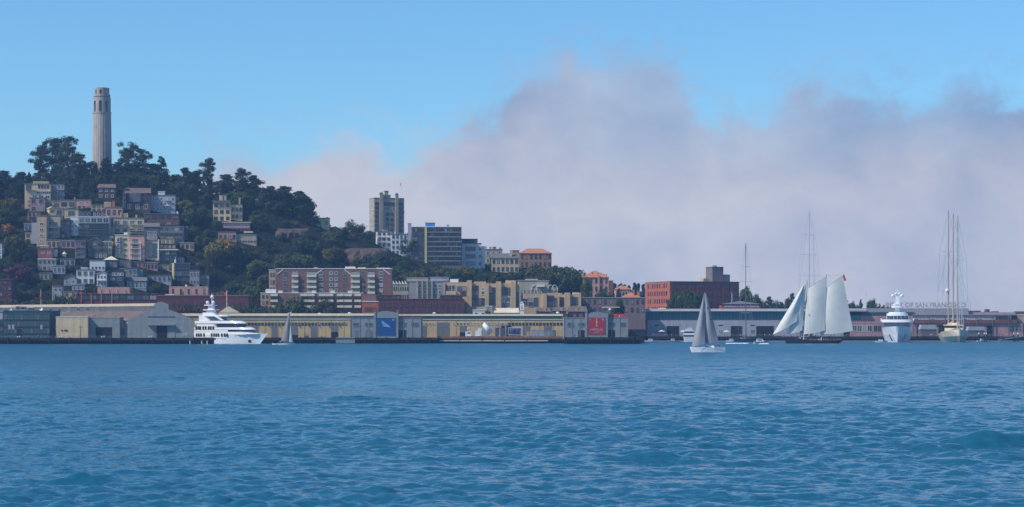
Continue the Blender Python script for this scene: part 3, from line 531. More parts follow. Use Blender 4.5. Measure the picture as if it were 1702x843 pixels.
b = B('apartment_block', 'dark glass apartment slab with a blue rooftop box', 684, 767, 377.5, 442, 'dgrey', 4, dep=16, rm='wtrim', cat='apartment block', base=12)
b.win(8, 5, .8, .62, 'dtrim', (685.5, 705, 379, 441)).win(8, 12, .8, .62, 'dtrim', (710.5, 766, 379, 441))
for k in range(1, 8): b.blk('balcony', 710, 766.5, 378+k*8-.6, 378+k*8+.5, 'gtrim', -1.0, -.2)
b.blk('fin', 706, 709.6, 377, 442, 'yellow', -1.2, 0).blk('rooftop_box', 707, 723, 370.5, 376.8, 'bluebox', 2, 8, 'gtrim').blk('side_wing', 678, 683.7, 371.5, 442, 'lilac', .5, 10, 'wtrim').blk('rooftop_room', 743, 746, 373, 377, 'bluebox', 2, 4)  # yellow of the fin paints the sunlight on it
b = B(AP, 'pale grey flats with broad white windows right of the glass slab', 767.5, 800, 405, 446, 'white', 5, dep=12, cat='apartment house'); b.win(3, 1, .7, .6, 'wtrim', (770, 794, 408, 445)).win(3, 1, .6, .4, 'wtrim', (794, 801, 408, 445)).blk('top_floor', 768, 794, 397.5, 404.8, 'brown', 2, 10, 'dtrim').blk('side_wing', 800.3, 806, 410, 446, 'white', 1, 10, 'wtrim')
b = B('hillside_house', 'beige house with several chimneys behind the cream mansard-roofed house', 806, 835, 415, 440, 'beige', 8, dep=10, cat='house'); b.win(2, 3, .35, .4, 'gtrim').chim(807, 809, 410, 'pink').chim(814, 817, 411, 'tan').chim(819, 825, 410.5, 'terra').chim(830, 834, 412, 'tan')
b = B('hillside_house', 'cream house with a grey pitched roof and a tall central chimney', 817, 862, 429, 454, 'cream', 9, dep=10, roof='side', rm='roofg'); b.win(2, 6, .5, .45, 'dtrim').chim(848, 851, 416, 'cream', 1, 2.4, 454).chim(861, 863, 420, 'tan')
b = B('hillside_house', 'orange-brown villa with a terracotta roof and tall windows', 864, 917, 421, 446, 'orange', 10, dep=11, roof='hip', rm='terra'); b.win(2, 7, .4, .5, 'dtrim').blk('side_wing', 853, 863.7, 416.5, 446, 'orange', 2, 9, 'terra')
# ---------------------------------------------------------------- flats and offices at the foot of the hill
b = B('brick_flats', 'long red-brown brick flats with pale balconies below the cliff', 458, 651, 447, 489, 'redbrown', 2, D=1150, dep=14, cat='apartment block', base=18, rm='wtrim', over=.15, parapet=.25)
for a_, c_ in ((485, 496), (510, 526), (583, 598), (611, 623)):
    b.win(4, 2, .85, .6, 'dtrim', (a_, c_, 449, 488)); b.blk('bay', a_, c_, 452, 488, 'grey', -.12, 0)
    b.balc(a_, c_, [460, 469.5, 478.5, 488], 'ctrim', 1.5, True)
for a_, c_ in ((469, 479), (527.5, 539), (546, 554), (555, 562), (568, 576), (600, 606), (628, 638)): b.win(4, 1, .55, .5, 'gtrim', (a_, c_, 450, 488))
for a_, c_, d_ in ((460, 471, 1), (524, 536, 1), (572, 583, 0), (637, 648, 0)):
    x0_, x1_ = b.lx(a_), b.lx(c_); z0_, z1_ = b.lz(457), b.lz(448.5)
    if not d_: z0_, z1_ = z1_, z0_
    mk('stair_rail', MB().prism([(x0_,-.25,z0_),(x1_,-.25,z1_),(x1_,-.25,z1_+.45),(x0_,-.25,z0_+.45)], (0,.24,0)), M['wtrim'], b.o)
b.blk('sunlit_end', 447, 457.7, 449, 489, 'sand', .5, 8, 'wtrim').win(3, 2, .5, .5, 'dtrim', (448, 457, 451, 488), .5).blk('rooftop_room', 573, 590, 443, 446.6, 'ctrim', 2, 8).blk('rooftop_room', 594, 607, 444.5, 446.6, 'ctrim', 2, 8).blk('rooftop_room', 625, 648, 445, 446.6, 'ctrim', 2, 8).chim(521, 527, 444.5, 'pink')  # sand colour paints the sunlit left end of the brick block
b = B('brick_flats', 'lower red-brown brick flats with pale balconies, in front of the longer block', 448, 604, 487.5, 518, 'redbrown', 2, D=1105, dep=12, cat='apartment block', base=6, rm='wtrim', over=.15, parapet=.2)
for a_, c_ in ((450, 462), (499, 511), (511.5, 523), (530, 541), (541.5, 554), (560, 571), (572, 585), (589, 600)):
    b.win(3, 2, .8, .55, 'dtrim', (a_, c_, 489, 517)); b.balc(a_, c_, [491.8, 501.5, 511], 'ctrim', 1.4, True)
b.blk('sunlit_end', 433, 447.7, 487.5, 518, 'sand', .5, 8, 'wtrim').win(3, 2, .5, .5, 'dtrim', (434, 447, 489, 517), .5)  # left end in sand colour: sunlight painted onto the brick
for a_ in (518, 549, 578, 462): b.chim(a_, a_+7, 483.5, 'ctrim', 1, 4)
b.blk('rooftop_room', 441, 458, 480.5, 487, 'wtrim', 1, 6)
b = B('office_building', 'orange-brown brick office end with a row of narrow windows', 602, 629, 502, 524, 'rbrick', 6, D=1098, dep=10, cat='office building', rm='wtrim', base=6); b.win(1, 9, .45, .7, 'dtrim', (605, 626, 510, 519)).blk('roof_terrace', 601, 625, 489, 501.7, 'redbrown', 4, 9)
b = B('brick_warehouse', 'long dark maroon brick warehouse with raised ends behind the pier shed', 629.5, 770, 497.5, 526, 'maroon', 2, D=1096, dep=14, cat='warehouse', rm='brick', base=6, over=.3, parapet=.25)
b.blk('raised_end', 630, 666, 491, 497.2, 'maroon', .3, 9, 'brick').blk('raised_end', 731, 769, 491.5, 497.2, 'maroon', .3, 9, 'brick')
b.win(1, 6, .4, .5, 'dtrim', (631, 665, 491.5, 497), .3).win(1, 6, .4, .5, 'dtrim', (732, 768, 492, 497), .3); PF[0] = 0; b.win(2, 14, .42, .55, 'maroon', (632, 768, 503, 524)); PF[0] = None
b = B(AP, 'grey complex of stepped flats with many small roof gables', 680, 737, 468, 506, 'grey', 4, D=1140, dep=12, cat='apartment block', base=14, rm='gtrim')
b.win(3, 5, .5, .35, 'wtrim', (694, 735, 471, 502)).blk('raised_block', 676, 712, 462, 467.7, 'beige', 3, 10, 'gtrim').blk('raised_block', 715, 746, 461, 467.7, 'lilac', 3, 10, 'gtrim')
for k in range(4): b.blk('pier_wall', 693+k*8, 695+k*8, 465+k*.5, 506, 'beige', -1.0, 0)
b = B(AP, 'pale stepped terraces with sawtooth roofs left of the grey complex', 653, 679, 473, 502, 'beige', 6, D=1143, dep=9, cat='apartment block', base=14, rm='gtrim')
b.win(2, 7, .45, .4, 'dtrim', (653, 679, 474, 500))
for k in range(5): mk('roof_gable', MB().prism([(b.lx(653+k*5), 0, b.H+.36),(b.lx(657+k*5), 0, b.H+.36),(b.lx(653+k*5), 0, b.H+2.2)], (0,4,0)), M['wtrim'], b.o)
def sandflats(label, a0, a1, yt, piers, bays, D=1110, yb=522, group=None):
    b = B('office_building', label, a0, a1, yt+4, yb, 'sand', 3, D=D, dep=14, cat='office building', base=6, rm='sand', over=.05, parapet=.2)
    for p0, p1, t in piers: b.blk('pilaster', p0, p1, t, yb, 'sand', -1.6, 0)
    for w0, w1, t, bt, r, c, f in bays: b.win(r, c, .93, .86, f, (w0, w1, t, bt), -.05)
    return b
b = sandflats('sand-coloured office block with broad square pillars and blue window bays', 737, 784, 466, [(776, 784, 466), (737, 739.5, 470)], [(760, 775, 476, 484, 1, 2, 'dtrim'), (765, 775, 485, 492, 1, 1, 'dtrim'), (741, 756, 474, 490, 1, 3, 'ctrim')])
b.blk('roof_terrace', 748, 762, 463.5, 469.5, 'wtrim', 6, 12).blk('balcony', 741, 758, 484, 490, 'cream', -1.4, -.1)
b = sandflats('sand-coloured office block with teal glass bays and alternating tall pillars', 784.5, 863, 468, [(806, 812.5, 472), (824, 833, 468), (849, 857, 468)], [(785, 795, 475, 500, 3, 1, 'dtrim'), (785, 805.5, 496, 509, 1, 4, 'dtrim'), (813, 823.5, 478, 509, 3, 2, 'dtrim'), (834, 848, 478, 492, 1, 3, 'dtrim'), (834, 848, 494, 512, 2, 2, 'gtrim'), (857.5, 862.5, 476, 510, 3, 1, 'dtrim'), (800, 805, 478, 490, 2, 1, 'gtrim')])
b.blk('raised_block', 788, 808, 468, 472, 'sand', 3, 9).blk('raised_block', 841, 858, 466, 471, 'cream', 3, 9)
b = sandflats('sand-coloured office block with a stepped roof right of the upright wing sail', 868, 966, 486, [(902, 908.5, 488), (938, 947.5, 486.5), (962, 965.5, 486.5), (927, 929.5, 492)], [(869, 877, 496, 508, 2, 1, 'gtrim'), (878, 887, 495, 510, 2, 1, 'gtrim'), (888, 894, 495, 510, 1, 1, 'dtrim'), (909.5, 921, 492, 510, 2, 1, 'dtrim'), (922, 927, 495, 511, 1, 1, 'dtrim'), (930.5, 937.5, 494, 510, 2, 1, 'dtrim'), (948, 961, 494, 508, 1, 2, 'dtrim')])
b.blk('raised_block', 911, 935, 487, 489.8, 'tan', 3, 9).blk('raised_block', 953, 963, 486, 490, 'cream', 2, 8)
b = B(AP, 'grey-mauve complex with white arches on its roof behind the sand offices', 862, 912, 467, 500, 'beige', 4, D=1150, dep=12, cat='apartment block', base=12, rm='gtrim')
b.win(2, 8, .4, .4, 'wtrim', (863, 911, 480, 497)).blk('penthouse', 875, 894, 464.5, 467, 'pink', 3, 9, 'wtrim').blk('side_wing', 912.3, 928, 478, 500, 'beige', 1, 9, 'gtrim').blk('awning', 893, 905, 473.5, 477, 'wtrim', -2, 0)
for cx_ in (888, 915, 922):
    pts_ = [(b.lx(cx_)+1.5*math.cos(math.pi*k/8), -.3, b.lz(482)+2.6*math.sin(math.pi*k/8)) for k in range(9)]; mk('arch', MB().tube(pts_, .16, 5), M['wtrim'], b.o)
b = B('pink_villa', 'pink villa with a terracotta hipped roof and a crowd of chimneys', 970, 1012, 461, 500, 'pink', 8, D=1220, dep=13, roof='hip', rm='terra', cat='house', base=12)
b.win(3, 5, .35, .5, 'dtrim').blk('side_wing', 1012.3, 1020, 467, 500, 'pink', 2, 9, 'terra')
for a_, t_ in ((969, 455), (974, 454), (984, 452.5), (993, 454), (1000, 454), (1005, 456), (1008.5, 456)): b.chim(a_, a_+1.8, t_, 'pink', 3, 4)
b.blk('stair_tower', 993.5, 996.5, 457, 500, 'pink', -.8, 0)
b = B('hillside_house', 'low house with an orange terracotta roof, the upper of two beside the brick warehouse', 1024, 1048, 481, 500, 'tan', 5, D=1212, dep=12, roof='hip', rm='terra', base=12); b.win(1, 5, .4, .4, 'dtrim')
for a_ in (1027, 1035, 1041): b.chim(a_, a_+1.6, 474, 'terra', 4, 5)
b = B('hillside_house', 'low house with a broad orange terracotta roof, the lower of two beside the brick warehouse', 1037, 1064, 494, 505, 'mauve', 5, D=1190, dep=14, roof='hip', rm='terra', base=12); b.win(1, 5, .4, .4, 'dtrim').chim(1053, 1055.5, 482, 'terra').chim(1060, 1064, 484, 'terra')
b = B(AP, 'long low mauve-grey flats with dark balconies behind the red banner pier', 966, 1073, 495.5, 522, 'dmauve', 2, D=1125, dep=12, cat='apartment block', base=8, rm='gtrim')
b.win(2, 12, .38, .5, 'dtrim')
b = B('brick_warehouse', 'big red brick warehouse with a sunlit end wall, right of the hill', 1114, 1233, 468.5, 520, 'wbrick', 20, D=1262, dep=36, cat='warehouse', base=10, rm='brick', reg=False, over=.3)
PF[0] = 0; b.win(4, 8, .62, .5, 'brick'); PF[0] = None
mk('sunlit_end_wall', MB().box(-.25, -.004, 0, 36, -10, b.H-.02), M['rbrick'], b.o)  # brighter orange brick colour paints in the sunlight on this end
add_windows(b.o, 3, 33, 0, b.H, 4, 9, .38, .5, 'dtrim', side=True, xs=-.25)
b = B('roof_tower', 'grey concrete lift tower rising from the roof of the big brick warehouse', 1184, 1203, 444.5, 469, 'towerg', 20, D=1275, dep=9, cat='tower', base=.3, reg=False)
b.blk('lower_step', 1203.3, 1215, 457, 469, 'concrete', .5, 7, 'gtrim').blk('low_room', 1170, 1179, 463, 469, 'tan', 1, 5); mk('tank', MB().lathe([(1.5,0),(1.5,.8),(.1,1.4)], 10, (b.W*.45, 4)), M['gtrim'], b.o, (0,0,b.H+.3))
# plaza bricks at the left foot
b = B('brick_offices', 'long maroon brick offices with orange pillars, left foot of the hill', 126, 262, 489, 512, 'maroon', 2, D=1092, dep=14, cat='office building', base=6, rm='brick', over=.3, parapet=.25)
b.win(1, 10, .86, .8, 'dtrim', (136, 260, 490.5, 499))
for a_ in (134.5, 151, 167.5, 185): b.blk('pillar', a_, a_+1.8, 488.5, 512, 'rbrick', -.5, 0)
b = B('brick_offices', 'maroon brick offices with a pale ledge, right of the long ones with pillars', 262.5, 413, 492.5, 516, 'maroon', 2, D=1088, dep=14, cat='office building', base=6, rm='redbrown', over=.3, parapet=.6)
b.win(1, 16, .5, .4, 'dtrim', (266, 410, 501, 511)).blk('ledge', 274, 290, 489, 492, 'ctrim', .5, 3)
b = B('office_building', 'pink office box with a small square window, left of the two pink boxes', 162, 215, 478.5, 489, 'pink', 5, D=1112, dep=12, cat='office building', base=6, rm='pink', over=.05); b.win(1, 4, .2, .5, 'gtrim')
b = B('office_building', 'pink office box with round window and roof vents, right of the two pink boxes', 281, 345, 477.5, 492, 'pink', 8, D=1108, dep=12, cat='office building', base=6, rm='pink', over=.05); b.win(1, 5, .2, .5, 'dtrim').blk('buttress', 293, 299, 480, 492, 'sand', -.8, 0).blk('rooftop_vent', 307, 310, 473, 477.3, 'wtrim', 2, 3)
b = B('office_building', 'tan low building with a sunlit orange corner behind the left shed', 105, 128, 485, 505, 'tan', 5, D=1100, dep=10, cat='office building', base=6); b.win(2, 2, .3, .3, 'dtrim').blk('corner_block', 128.2, 136, 485.5, 505, 'rbrick', .3, 6)
b = B('hillside_house', 'small grey-mauve house with a lit yellow edge behind the left pier shed', 88, 103, 476, 496, 'lilac', 8, D=1105, dep=8, base=6); b.win(1, 2, .3, .25, 'dtrim', (89, 103, 479, 484)).blk('corner_post', 86.8, 88, 476, 500, 'yellow', -.1, .6)  # yellow post paints the house's sunlit left edge
b = B('brick_warehouse', 'dark purple-brown brick building at the left edge behind the shed', -30, 19, 465, 505, 'maroon', 3, D=1105, dep=14, cat='warehouse', base=6, rm='brick'); b.win(4, 7, .5, .4, 'dtrim')
b = B('roof_hut', 'low white flat-roofed hut seen over the centre shed roof', 786, 808, 516, 530, 'white', 0, D=1088, dep=9, cat='shed', base=4, rm='wtrim'); b.blk('upper_room', 806, 818.5, 509.5, 530, 'grey', 1, 7, 'wtrim').win(1, 2, .3, .3, 'dtrim')
b = B('tent', 'long cream tent roof seen over the centre shed', 822, 862, 520, 528, 'ctrim', 0, D=1088, dep=8, cat='tent', base=4, roof='side', rm='ctrim'); b.win(1, 4, .3, .3, 'dtrim')
for i, (a_, c_, t_) in enumerate(((892, 914, 518), (920, 941, 517), (945, 975, 518))):
    b = B('low_house', ['brown-roofed low house left of two alike behind the centre shed','brown-roofed low house with a lit chimney, middle of the three behind the centre shed','brown-roofed low house just left of the red banner front'][i], a_, c_, t_, 530, 'redbrown', 0, D=1090+i, dep=9, cat='house', base=4, roof='side', rm='roofb'); b.win(1, 3, .3, .4, 'dtrim').chim(a_+12, a_+15, 512.5, 'sand', 1, 2.3, 520)
# ---------------------------------------------------------------- fluted tower on the summit
D = 1302; s_ = F/D; tb = 92.0
tw = thing('observation_tower', 'tall pale fluted round tower with arched openings at its crown on the summit', 'tower', (X(169.5, D), D, tb))
def tz(py): return Z(py, D)-tb
prof_n = 96
def flute(r, z, a=.15, n=24):
    return [((r+a*abs(math.cos(n/2*2*math.pi*i/(prof_n)))-a*.5)*math.cos(2*math.pi*i/prof_n), (r+a*abs(math.cos(n/2*2*math.pi*i/prof_n))-a*.5)*math.sin(2*math.pi*i/prof_n), z) for i in range(prof_n)]
r0, r1, r2, r3 = 16.0/s_, 14.3/s_, 13.6/s_, 12.0/s_
mk('shaft', MB().loft([flute(r0, 0), flute(r0*.965, tz(230)), flute(r1*1.02, tz(188.5))]), M['coit'], tw)
rot0 = R(-90+0)
def ring_seg(mb, r, th, a0, a1, z0, z1, n=4):
    for k in range(n):
        A, Bq = a0+(a1-a0)*k/n, a0+(a1-a0)*(k+1)/n
        mb.prism([(r*math.cos(A), r*math.sin(A), z0),(r*math.cos(Bq), r*math.sin(Bq), z0),((r-th)*math.cos(Bq),(r-th)*math.sin(Bq), z0),((r-th)*math.cos(A),(r-th)*math.sin(A), z0)], (0,0,z1-z0))
mk('collar', MB().lathe([(r0*.97, tz(189)+.004),(r0*.97, tz(187)),(r1, tz(187))], 48), M['coit'], tw)
ar = MB(); n = 8
for k in range(n):                                          # eight tall arched openings between piers
    c = rot0+2*math.pi*k/n
    ring_seg(ar, r1, 1.6, c+R(10.5), c+R(34.5), tz(187)+.004, tz(168), 5)
    for q in range(6):                                      # arch heads
        a0_, a1_ = c+R(-10.5+21*q/6), c+R(-10.5+21*(q+1)/6); f_ = math.sqrt(max(0, 1-((q+.5)/3-1)**2)); ring_seg(ar, r1, 1.6, a0_, a1_, tz(171)+(tz(168)-tz(171))*f_*.9, tz(168), 1)
ring_seg(ar, r1, 1.6, 0, 2*math.pi, tz(168)+.004, tz(163), 48)
mk('arcade', ar, M['coit'], tw)
mk('gallery_core', MB().lathe([(r1-2.2, tz(187)),(r1-2.2, tz(163))], 32), M['gtrim'], tw)
up = MB()
ring_seg(up, r2, 1.2, 0, 2*math.pi, tz(160.5), tz(157.5), 48)
for k in range(24): c = rot0+2*math.pi*k/24; ring_seg(up, r2, 1.2, c+R(5), c+R(10), tz(163)+.004, tz(160.5)-.004, 1)
mk('upper_band', up, M['coit'], tw)
cr_ = MB()
for k in range(n): c = rot0+2*math.pi*k/n; ring_seg(cr_, r3, 1.0, c+R(9), c+R(36), tz(157.5)+.004, tz(150), 4)
ring_seg(cr_, r3, 1.0, 0, 2*math.pi, tz(150)+.004, tz(146.6), 48)
mk('crown_ring', cr_, M['coit'], tw)
mk('crown_core', MB().lathe([(r3-2.0, tz(163)+.005),(r3-2.0, tz(148))], 32), M['gtrim'], tw)
mk('base_block', MB().box(-7.5, 7.5, -7.5, 7.5, -6, 3), M['coit'], tw)
RECTS.append((150, 190, 140, 262, D, 12))
# ---------------------------------------------------------------- piers
def pier(label, px0, px1, D, dep, ytop, group=None, pitch=3.1, low=None):
    z = Z(ytop, D); x0_, x1_ = X(px0, D), X(px1, D); W_ = x1_-x0_
    t = thing('pier', label, 'pier', (x0_, D, 0), 0, group)
    mk('deck', MB().box(0, W_, 0, dep, z-.9, z), M['deck'], t)
    mk('fender_beam', MB().box(-.02, W_+.02, -.35, -.004, z-1.0, z+.25), M['pier'], t)
    mk('back_wall', MB().box(.3, W_-.3, 2.6, 3, -3, z-.91), M['pier'], t)
    n = min(95, int(W_/pitch)); me = MB().tube([(0,0,-3),(0,0,z-.95)], [.24,.2], 7).mesh('pile', [M['pier']])
    me2 = MB().tube([(0,0,-3),(.03,0,z+.5)], [.26,.22], 7).mesh('pile', [M['pier']])
    for i in range(n+1):
        if i % 3 == 0: mk('pile', me2, None, t, (W_*i/n, -.62, 0))
        else: mk('pile', me, None, t, (W_*i/n, .3, 0))
    return t, z
pl, z_l = pier('dark timber pier under the gabled shed and dark teal building on the left', -260, 322, 990, 85, 562.5)
mk('pier_spur', MB().box(0,1,0,1,0,1), M['pier']) if False else None
ps, _ = pier('short dark timber jetty crossing the stern of the big white yacht', 322.3, 355, 990, 7, 562)
pm, z_m = pier('dark timber pier under the tan shed and blue banner front', 355.5, 726, 1030, 47, 562, pitch=3.4)
pc, z_c = pier('low pier with a sunlit ledge and brown fence in front of the centre shed', 726.5, 938, 1042, 35, 563.5, pitch=3.6)
mk('ledge', MB().box(1, X(938,1042)-X(726.5,1042)-8, -.75, -.37, 1.05, 1.45), M['ctrim'], pc)  # cream strip: the sunlit pier edge put into colour
pr, z_r = pier('dark timber pier under the red banner front', 938.5, 1066, 1000, 78, 561.5, pitch=3.3)
pd, z_d = pier('long dark wharf in front of the modern terminal on the right', 1066.5, 1960, 1190, 37, 560, pitch=3.4)
mk('low_float', MB().box(2, X(1960,1190)-X(1066.5,1190), -2.6, -1.2, .05, .55), M['gtrim'], pd)
def railing(label, px0, px1, D, z, h=1.1, m='gtrim', pitch=2.0, y=.5, solid=False, name='railing'):
    x0_ = X(px0, D); W_ = X(px1, D)-x0_; t = thing(name, label, 'railing' if name == 'railing' else 'fence', (x0_, D+y, z)); mb = MB()
    if solid: 
        n = int(W_/.9)
        for i in range(n): mb.box(W_*i/n+.05, W_*(i+1)/n-.05, -.03, .03, .12, h)
        mk('boards', mb, M[m], t); mb = MB()
    for k in (h, h*.55): mb.box(0, W_, .04, .10, k-.06, k)
    mk('rail', mb, M[m], t); n = min(95, int(W_/pitch)); me = MB().box(-.05, .05, -.028, .036, 0, h+.05).mesh('post', [M[m]])
    for i in range(n+1): mk('post', me, None, t, (W_*i/n, .12 if solid else 0, 0))
    return t
for i_, px_ in enumerate((31, 101, 171, 250)):
    t = thing('warning_light', ['small white double lamp on the pier edge below the dark teal building','small white double lamp on the pier edge below the sunlit cream shed','small white double lamp on the pier edge below the wide dark doorway','small white double lamp on the pier edge left of the gabled shed doorway'][i_], 'lamp', (X(px_, 989.4), 989.6, z_l+.26)); mk('lamp', MB().ball((-.5,0,.45), .3, 8, 5), M['wtrim'], t); mk('lamp', MB().ball((.5,0,.6), .3, 8, 5), M['wtrim'], t); mk('bracket', MB().box(-.9, .9, -.08, .08, 0, .14), M['gtrim'], t)
railing('thin railing along the left pier in front of the cream shed annex', 84, 212, 990, z_l, m='steel')
railing('thin railing along the left pier in front of the dark teal building', -20, 82, 990, z_l, m='steel')
railing('brown board fence along the low centre pier', 728, 936, 1042, z_c, 1.3, 'rust', 2.2, solid=True, name='fence')
railing('steel railing along the right wharf in front of the terminal', 1070, 1465, 1190, z_d, 1.2, 'steel', 2.2)
railing('steel railing along the right wharf between the two moored yachts', 1519, 1556, 1190, z_d, 1.2, 'steel', 2.2)
railing('steel railing along the right wharf beyond the three-masted yacht', 1610, 1760, 1190, z_d, 1.2, 'steel', 2.2)
# ---------------------------------------------------------------- left sheds
def pt(px, py, D, y): return (X(px, D), y, Z(py, D))
# gabled shed: front at D=1000, body runs back and to the left
D = 1000; ox, oz = X(267, D), Z(562.5, D)
g = thing('pier_shed', 'grey gabled concrete pier shed with a big dark doorway', 'shed', (ox, D, oz))
def gp(px, py): return ((px-267)/F*D, 0, (562.5-py)/F*D)
P_ = [gp(*q) for q in ((212,562.5),(212,532.5),(256,513),(256,506),(261,503),(267,501.3),(273,503),(280,506.5),(280,514),(322,531.5),(322,562.5))]
mk('gable_wall', MB().prism(P_, (0,.8,0)), M['concrete'], g)
mk('canopy', MB().box(-5.9, 6.6, -1.6, -.003, gp(0,541)[2], gp(0,539.5)[2]), M['concrete'], g)
mk('cornice', MB().box(-6.2, 6.4, -.3, -.003, gp(0,526)[2], gp(0,525)[2]), M['concrete'], g)
mk('door', MB().box(-1.9, 3.0, -.06, -.003, 0, gp(0,541.3)[2]), M['ddoor'], g)
for a_, c_ in ((245, 257), (280, 291)): mk('wall_panel', MB().box(gp(a_,0)[0], gp(c_,0)[0], -.15, -.003, 0, gp(0,541.3)[2]), M['concrete'], g)
mk('sign_panel', MB().box(gp(304,0)[0], gp(312,0)[0], -.08, -.003, gp(0,558)[2], gp(0,553)[2]), M['lilac'], g)
V_ = Vector((-118, 95, 0))
body = [gp(*q) for q in ((213,562.5),(213,535.5),(258,518.5),(280,515),(321,532.5),(321,562.5))]
# keep the body's back right corner over the deck: shear to the left
mk('wall', MB().prism([Vector(q)+Vector((0,.81,-.05)) for q in body], V_), M['grey'], g)
rp = [gp(212,534.5), gp(258.6,517.6), gp(258.6,516.9), gp(211.5,533.8)]
mk('roof', MB().prism([Vector(q)+Vector((0,.82,.12)) for q in rp], V_), M['roofb'], g)
rp = [gp(280,514.5), gp(322,532.2), gp(322.5,531.4), gp(280,513.6)]
mk('roof', MB().prism([Vector(q)+Vector((0,.82,.12)) for q in rp], V_), M['roofb'], g)
mon = [gp(258,519), gp(258,508.6), gp(267,505.4), gp(279,508), gp(279,515)]
mk('clerestory', MB().prism([Vector(q)+Vector((0,.83,0)) for q in mon], V_), M['dgrey'], g)
mrf = [gp(256.6,509.2), gp(267,505.3), gp(267,504.2), gp(256.4,508.3)]
mk('roof', MB().prism([Vector(q)+Vector((0,.84,.02)) for q in mrf], V_), M['beige'], g)
ang = math.atan2(-V_.x, V_.y)+math.pi/2
for k in range(17):                                         # clerestory windows facing the water on the long side
    f_ = .27+k*.045; p_ = Vector(gp(258,515.9))+V_*f_+Vector((-.02,.80,0))
    mk('window', winmesh(2.25, 1.5, 'gtrim', 0 if k % 3 else 2), None, g, p_, math.atan2(V_.y, V_.x)+math.pi)
# cream annex: lit face coloured cream, face in shade coloured grey
def slab_building(name, label, cat, px0, px1, yt, D, wall, dep, z0, **k):
    return B(name, label, px0, px1, yt, HOR+(CAMZ-z0)*F/D, wall, 0, D=D, dep=dep, cat=cat, base=.02, reg=False, **k)
b = slab_building('pier_annex', 'cream windowless shed with a smooth sunlit face left of the gabled shed', 'shed', 93, 146, 527.5, 996, 'cream', 12, z_l, rm='ctrim', over=.1)
for a_ in (103, 108, 111): mk('vent', MB().lathe([(.45,-.05),(.45,.1)], 10), M['dtrim'], b.o, (b.lx(a_), -.05, b.lz(549.5))).rotation_euler = (R(90),0,0)
b = slab_building('pier_annex', 'cream annex face in shade, coloured grey, with a wide dark doorway, left of the gabled shed', 'shed', 146.4, 199, 528.5, 999, 'concrete', 12, z_l, rm='gtrim', over=.1)
b.blk('door', 159, 186, 544, 562.6, 'ddoor', -.08, -.003).blk('lamp', 155.5, 156.3, 537.5, 538.3, 'wtrim', -.3, -.003).blk('lamp', 192.5, 193.3, 537.5, 538.3, 'wtrim', -.3, -.003)
b = slab_building('pier_annex', 'narrow cream shed with one tall grey door beside the gabled front', 'shed', 199.4, 211.8, 532, 1003, 'cream', 10, z_l, rm='ctrim', over=.05); b.blk('door', 201.5, 209.5, 544, 562.6, 'door', -.08, -.003)
b = slab_building('glass_office', 'dark teal glass office building on the left end of the pier', 'office building', 5.5, 82, 518, 998, 'dteal', 24, z_l, rm='dteal', over=.12, parapet=.5)
for r_ in range(3):
    for c_ in range(14): mk('window', winmesh(1.25, 2.3, 'dtrim', GT if (r_+c_) % 5 else 2), None, b.o, (b.lx(8+c_*5.45)+.2, -.02, b.lz(531+r_*11.5)))
b.blk('door', 28, 36, 547, 562.6, 'ddoor', -.1, -.003)
for a_ in (14, 20, 67): b.blk('poster', a_, a_+3.8, 540, 547.5, 'lilac', -.22, -.19)
b = slab_building('glass_office', 'grey-topped teal building cut by the left edge of the picture', 'office building', -60, 5.2, 518.5, 1000, 'dteal', 20, z_l, rm='gtrim'); b.blk('window_band', -58, 5, 520, 531, 'lilac', -.1, -.003).win(3, 12, .8, .6, 'dtrim', (-58, 5, 533, 562))
for (a_, c_, t_, m_, lb, nm) in ((26,33,509.5,'grey','grey rooftop air unit, largest on the dark teal building','air_unit'),(33.5,42,510,'lilac','pale louvred rooftop unit beside the largest air unit','air_unit'),(46,55,512,'concrete','low concrete-coloured unit right of the louvred rooftop unit','air_unit')):
    t_o = thing(nm, lb, 'air unit', (X(a_, 1006), 1006, Z(518, 1006)+.55)); w_ = (c_-a_)/F*1006; h_ = (518-t_)/F*1006-.5
    mk('casing', MB().box(0, w_, 0, 2.5, 0, h_), M[m_], t_o); mk('grille', MB().box(.2, w_-.2, -.06, -.003, h_*.3, h_*.8), M['dtrim'], t_o); mk('cap', MB().box(-.1, w_+.1, -.1, 2.6, h_+.002, h_+.14), M['wtrim'], t_o)
def dish(label, px, py, D, r=.9):
    t = thing('satellite_dish', label, 'satellite dish', (X(px, D), D, Z(py, D)))
    mk('post', MB().tube([(0,0,-1.6),(0,0,0)], .08, 6), M['steel'], t)
    mb = MB(); n = 14; rings = [[(rr*math.cos(2*math.pi*i/n), -.15-(.35*(rr/r)**2), rr*math.sin(2*math.pi*i/n)+.3) for i in range(n)] for rr in (.03, r*.5, r)]
    rings += [[(x_, y_+.05, z_) for x_, y_, z_ in rr] for rr in reversed(rings)]
    mk('reflector', mb.loft(rings), M['wpaint'], t)
dish('small white satellite dish near the left edge of the pier roof', 17, 516, 1004); dish('small white satellite dish at the right end of the teal building roof', 68, 514.5, 1004)
# utility poles on the left pier
for (px_, lb) in ((94, 'leaning dark utility pole with crossarm between the teal building and cream shed'), (134, 'upright dark utility pole in front of the sunlit cream shed')):
    t = thing('utility_pole', lb, 'utility pole', (X(px_, 993), 993, z_l), 0); h_ = 21/F*993
    lean = .6 if px_ == 94 else 0
    mk('pole', MB().tube([(0,0,0),(-lean,0,h_)], [.16,.12], 6), M['brown'], t); mk('crossarm', MB().box(-1.0-lean, 1.0-lean, -.15, -.03, h_-.7, h_-.5), M['brown'], t)
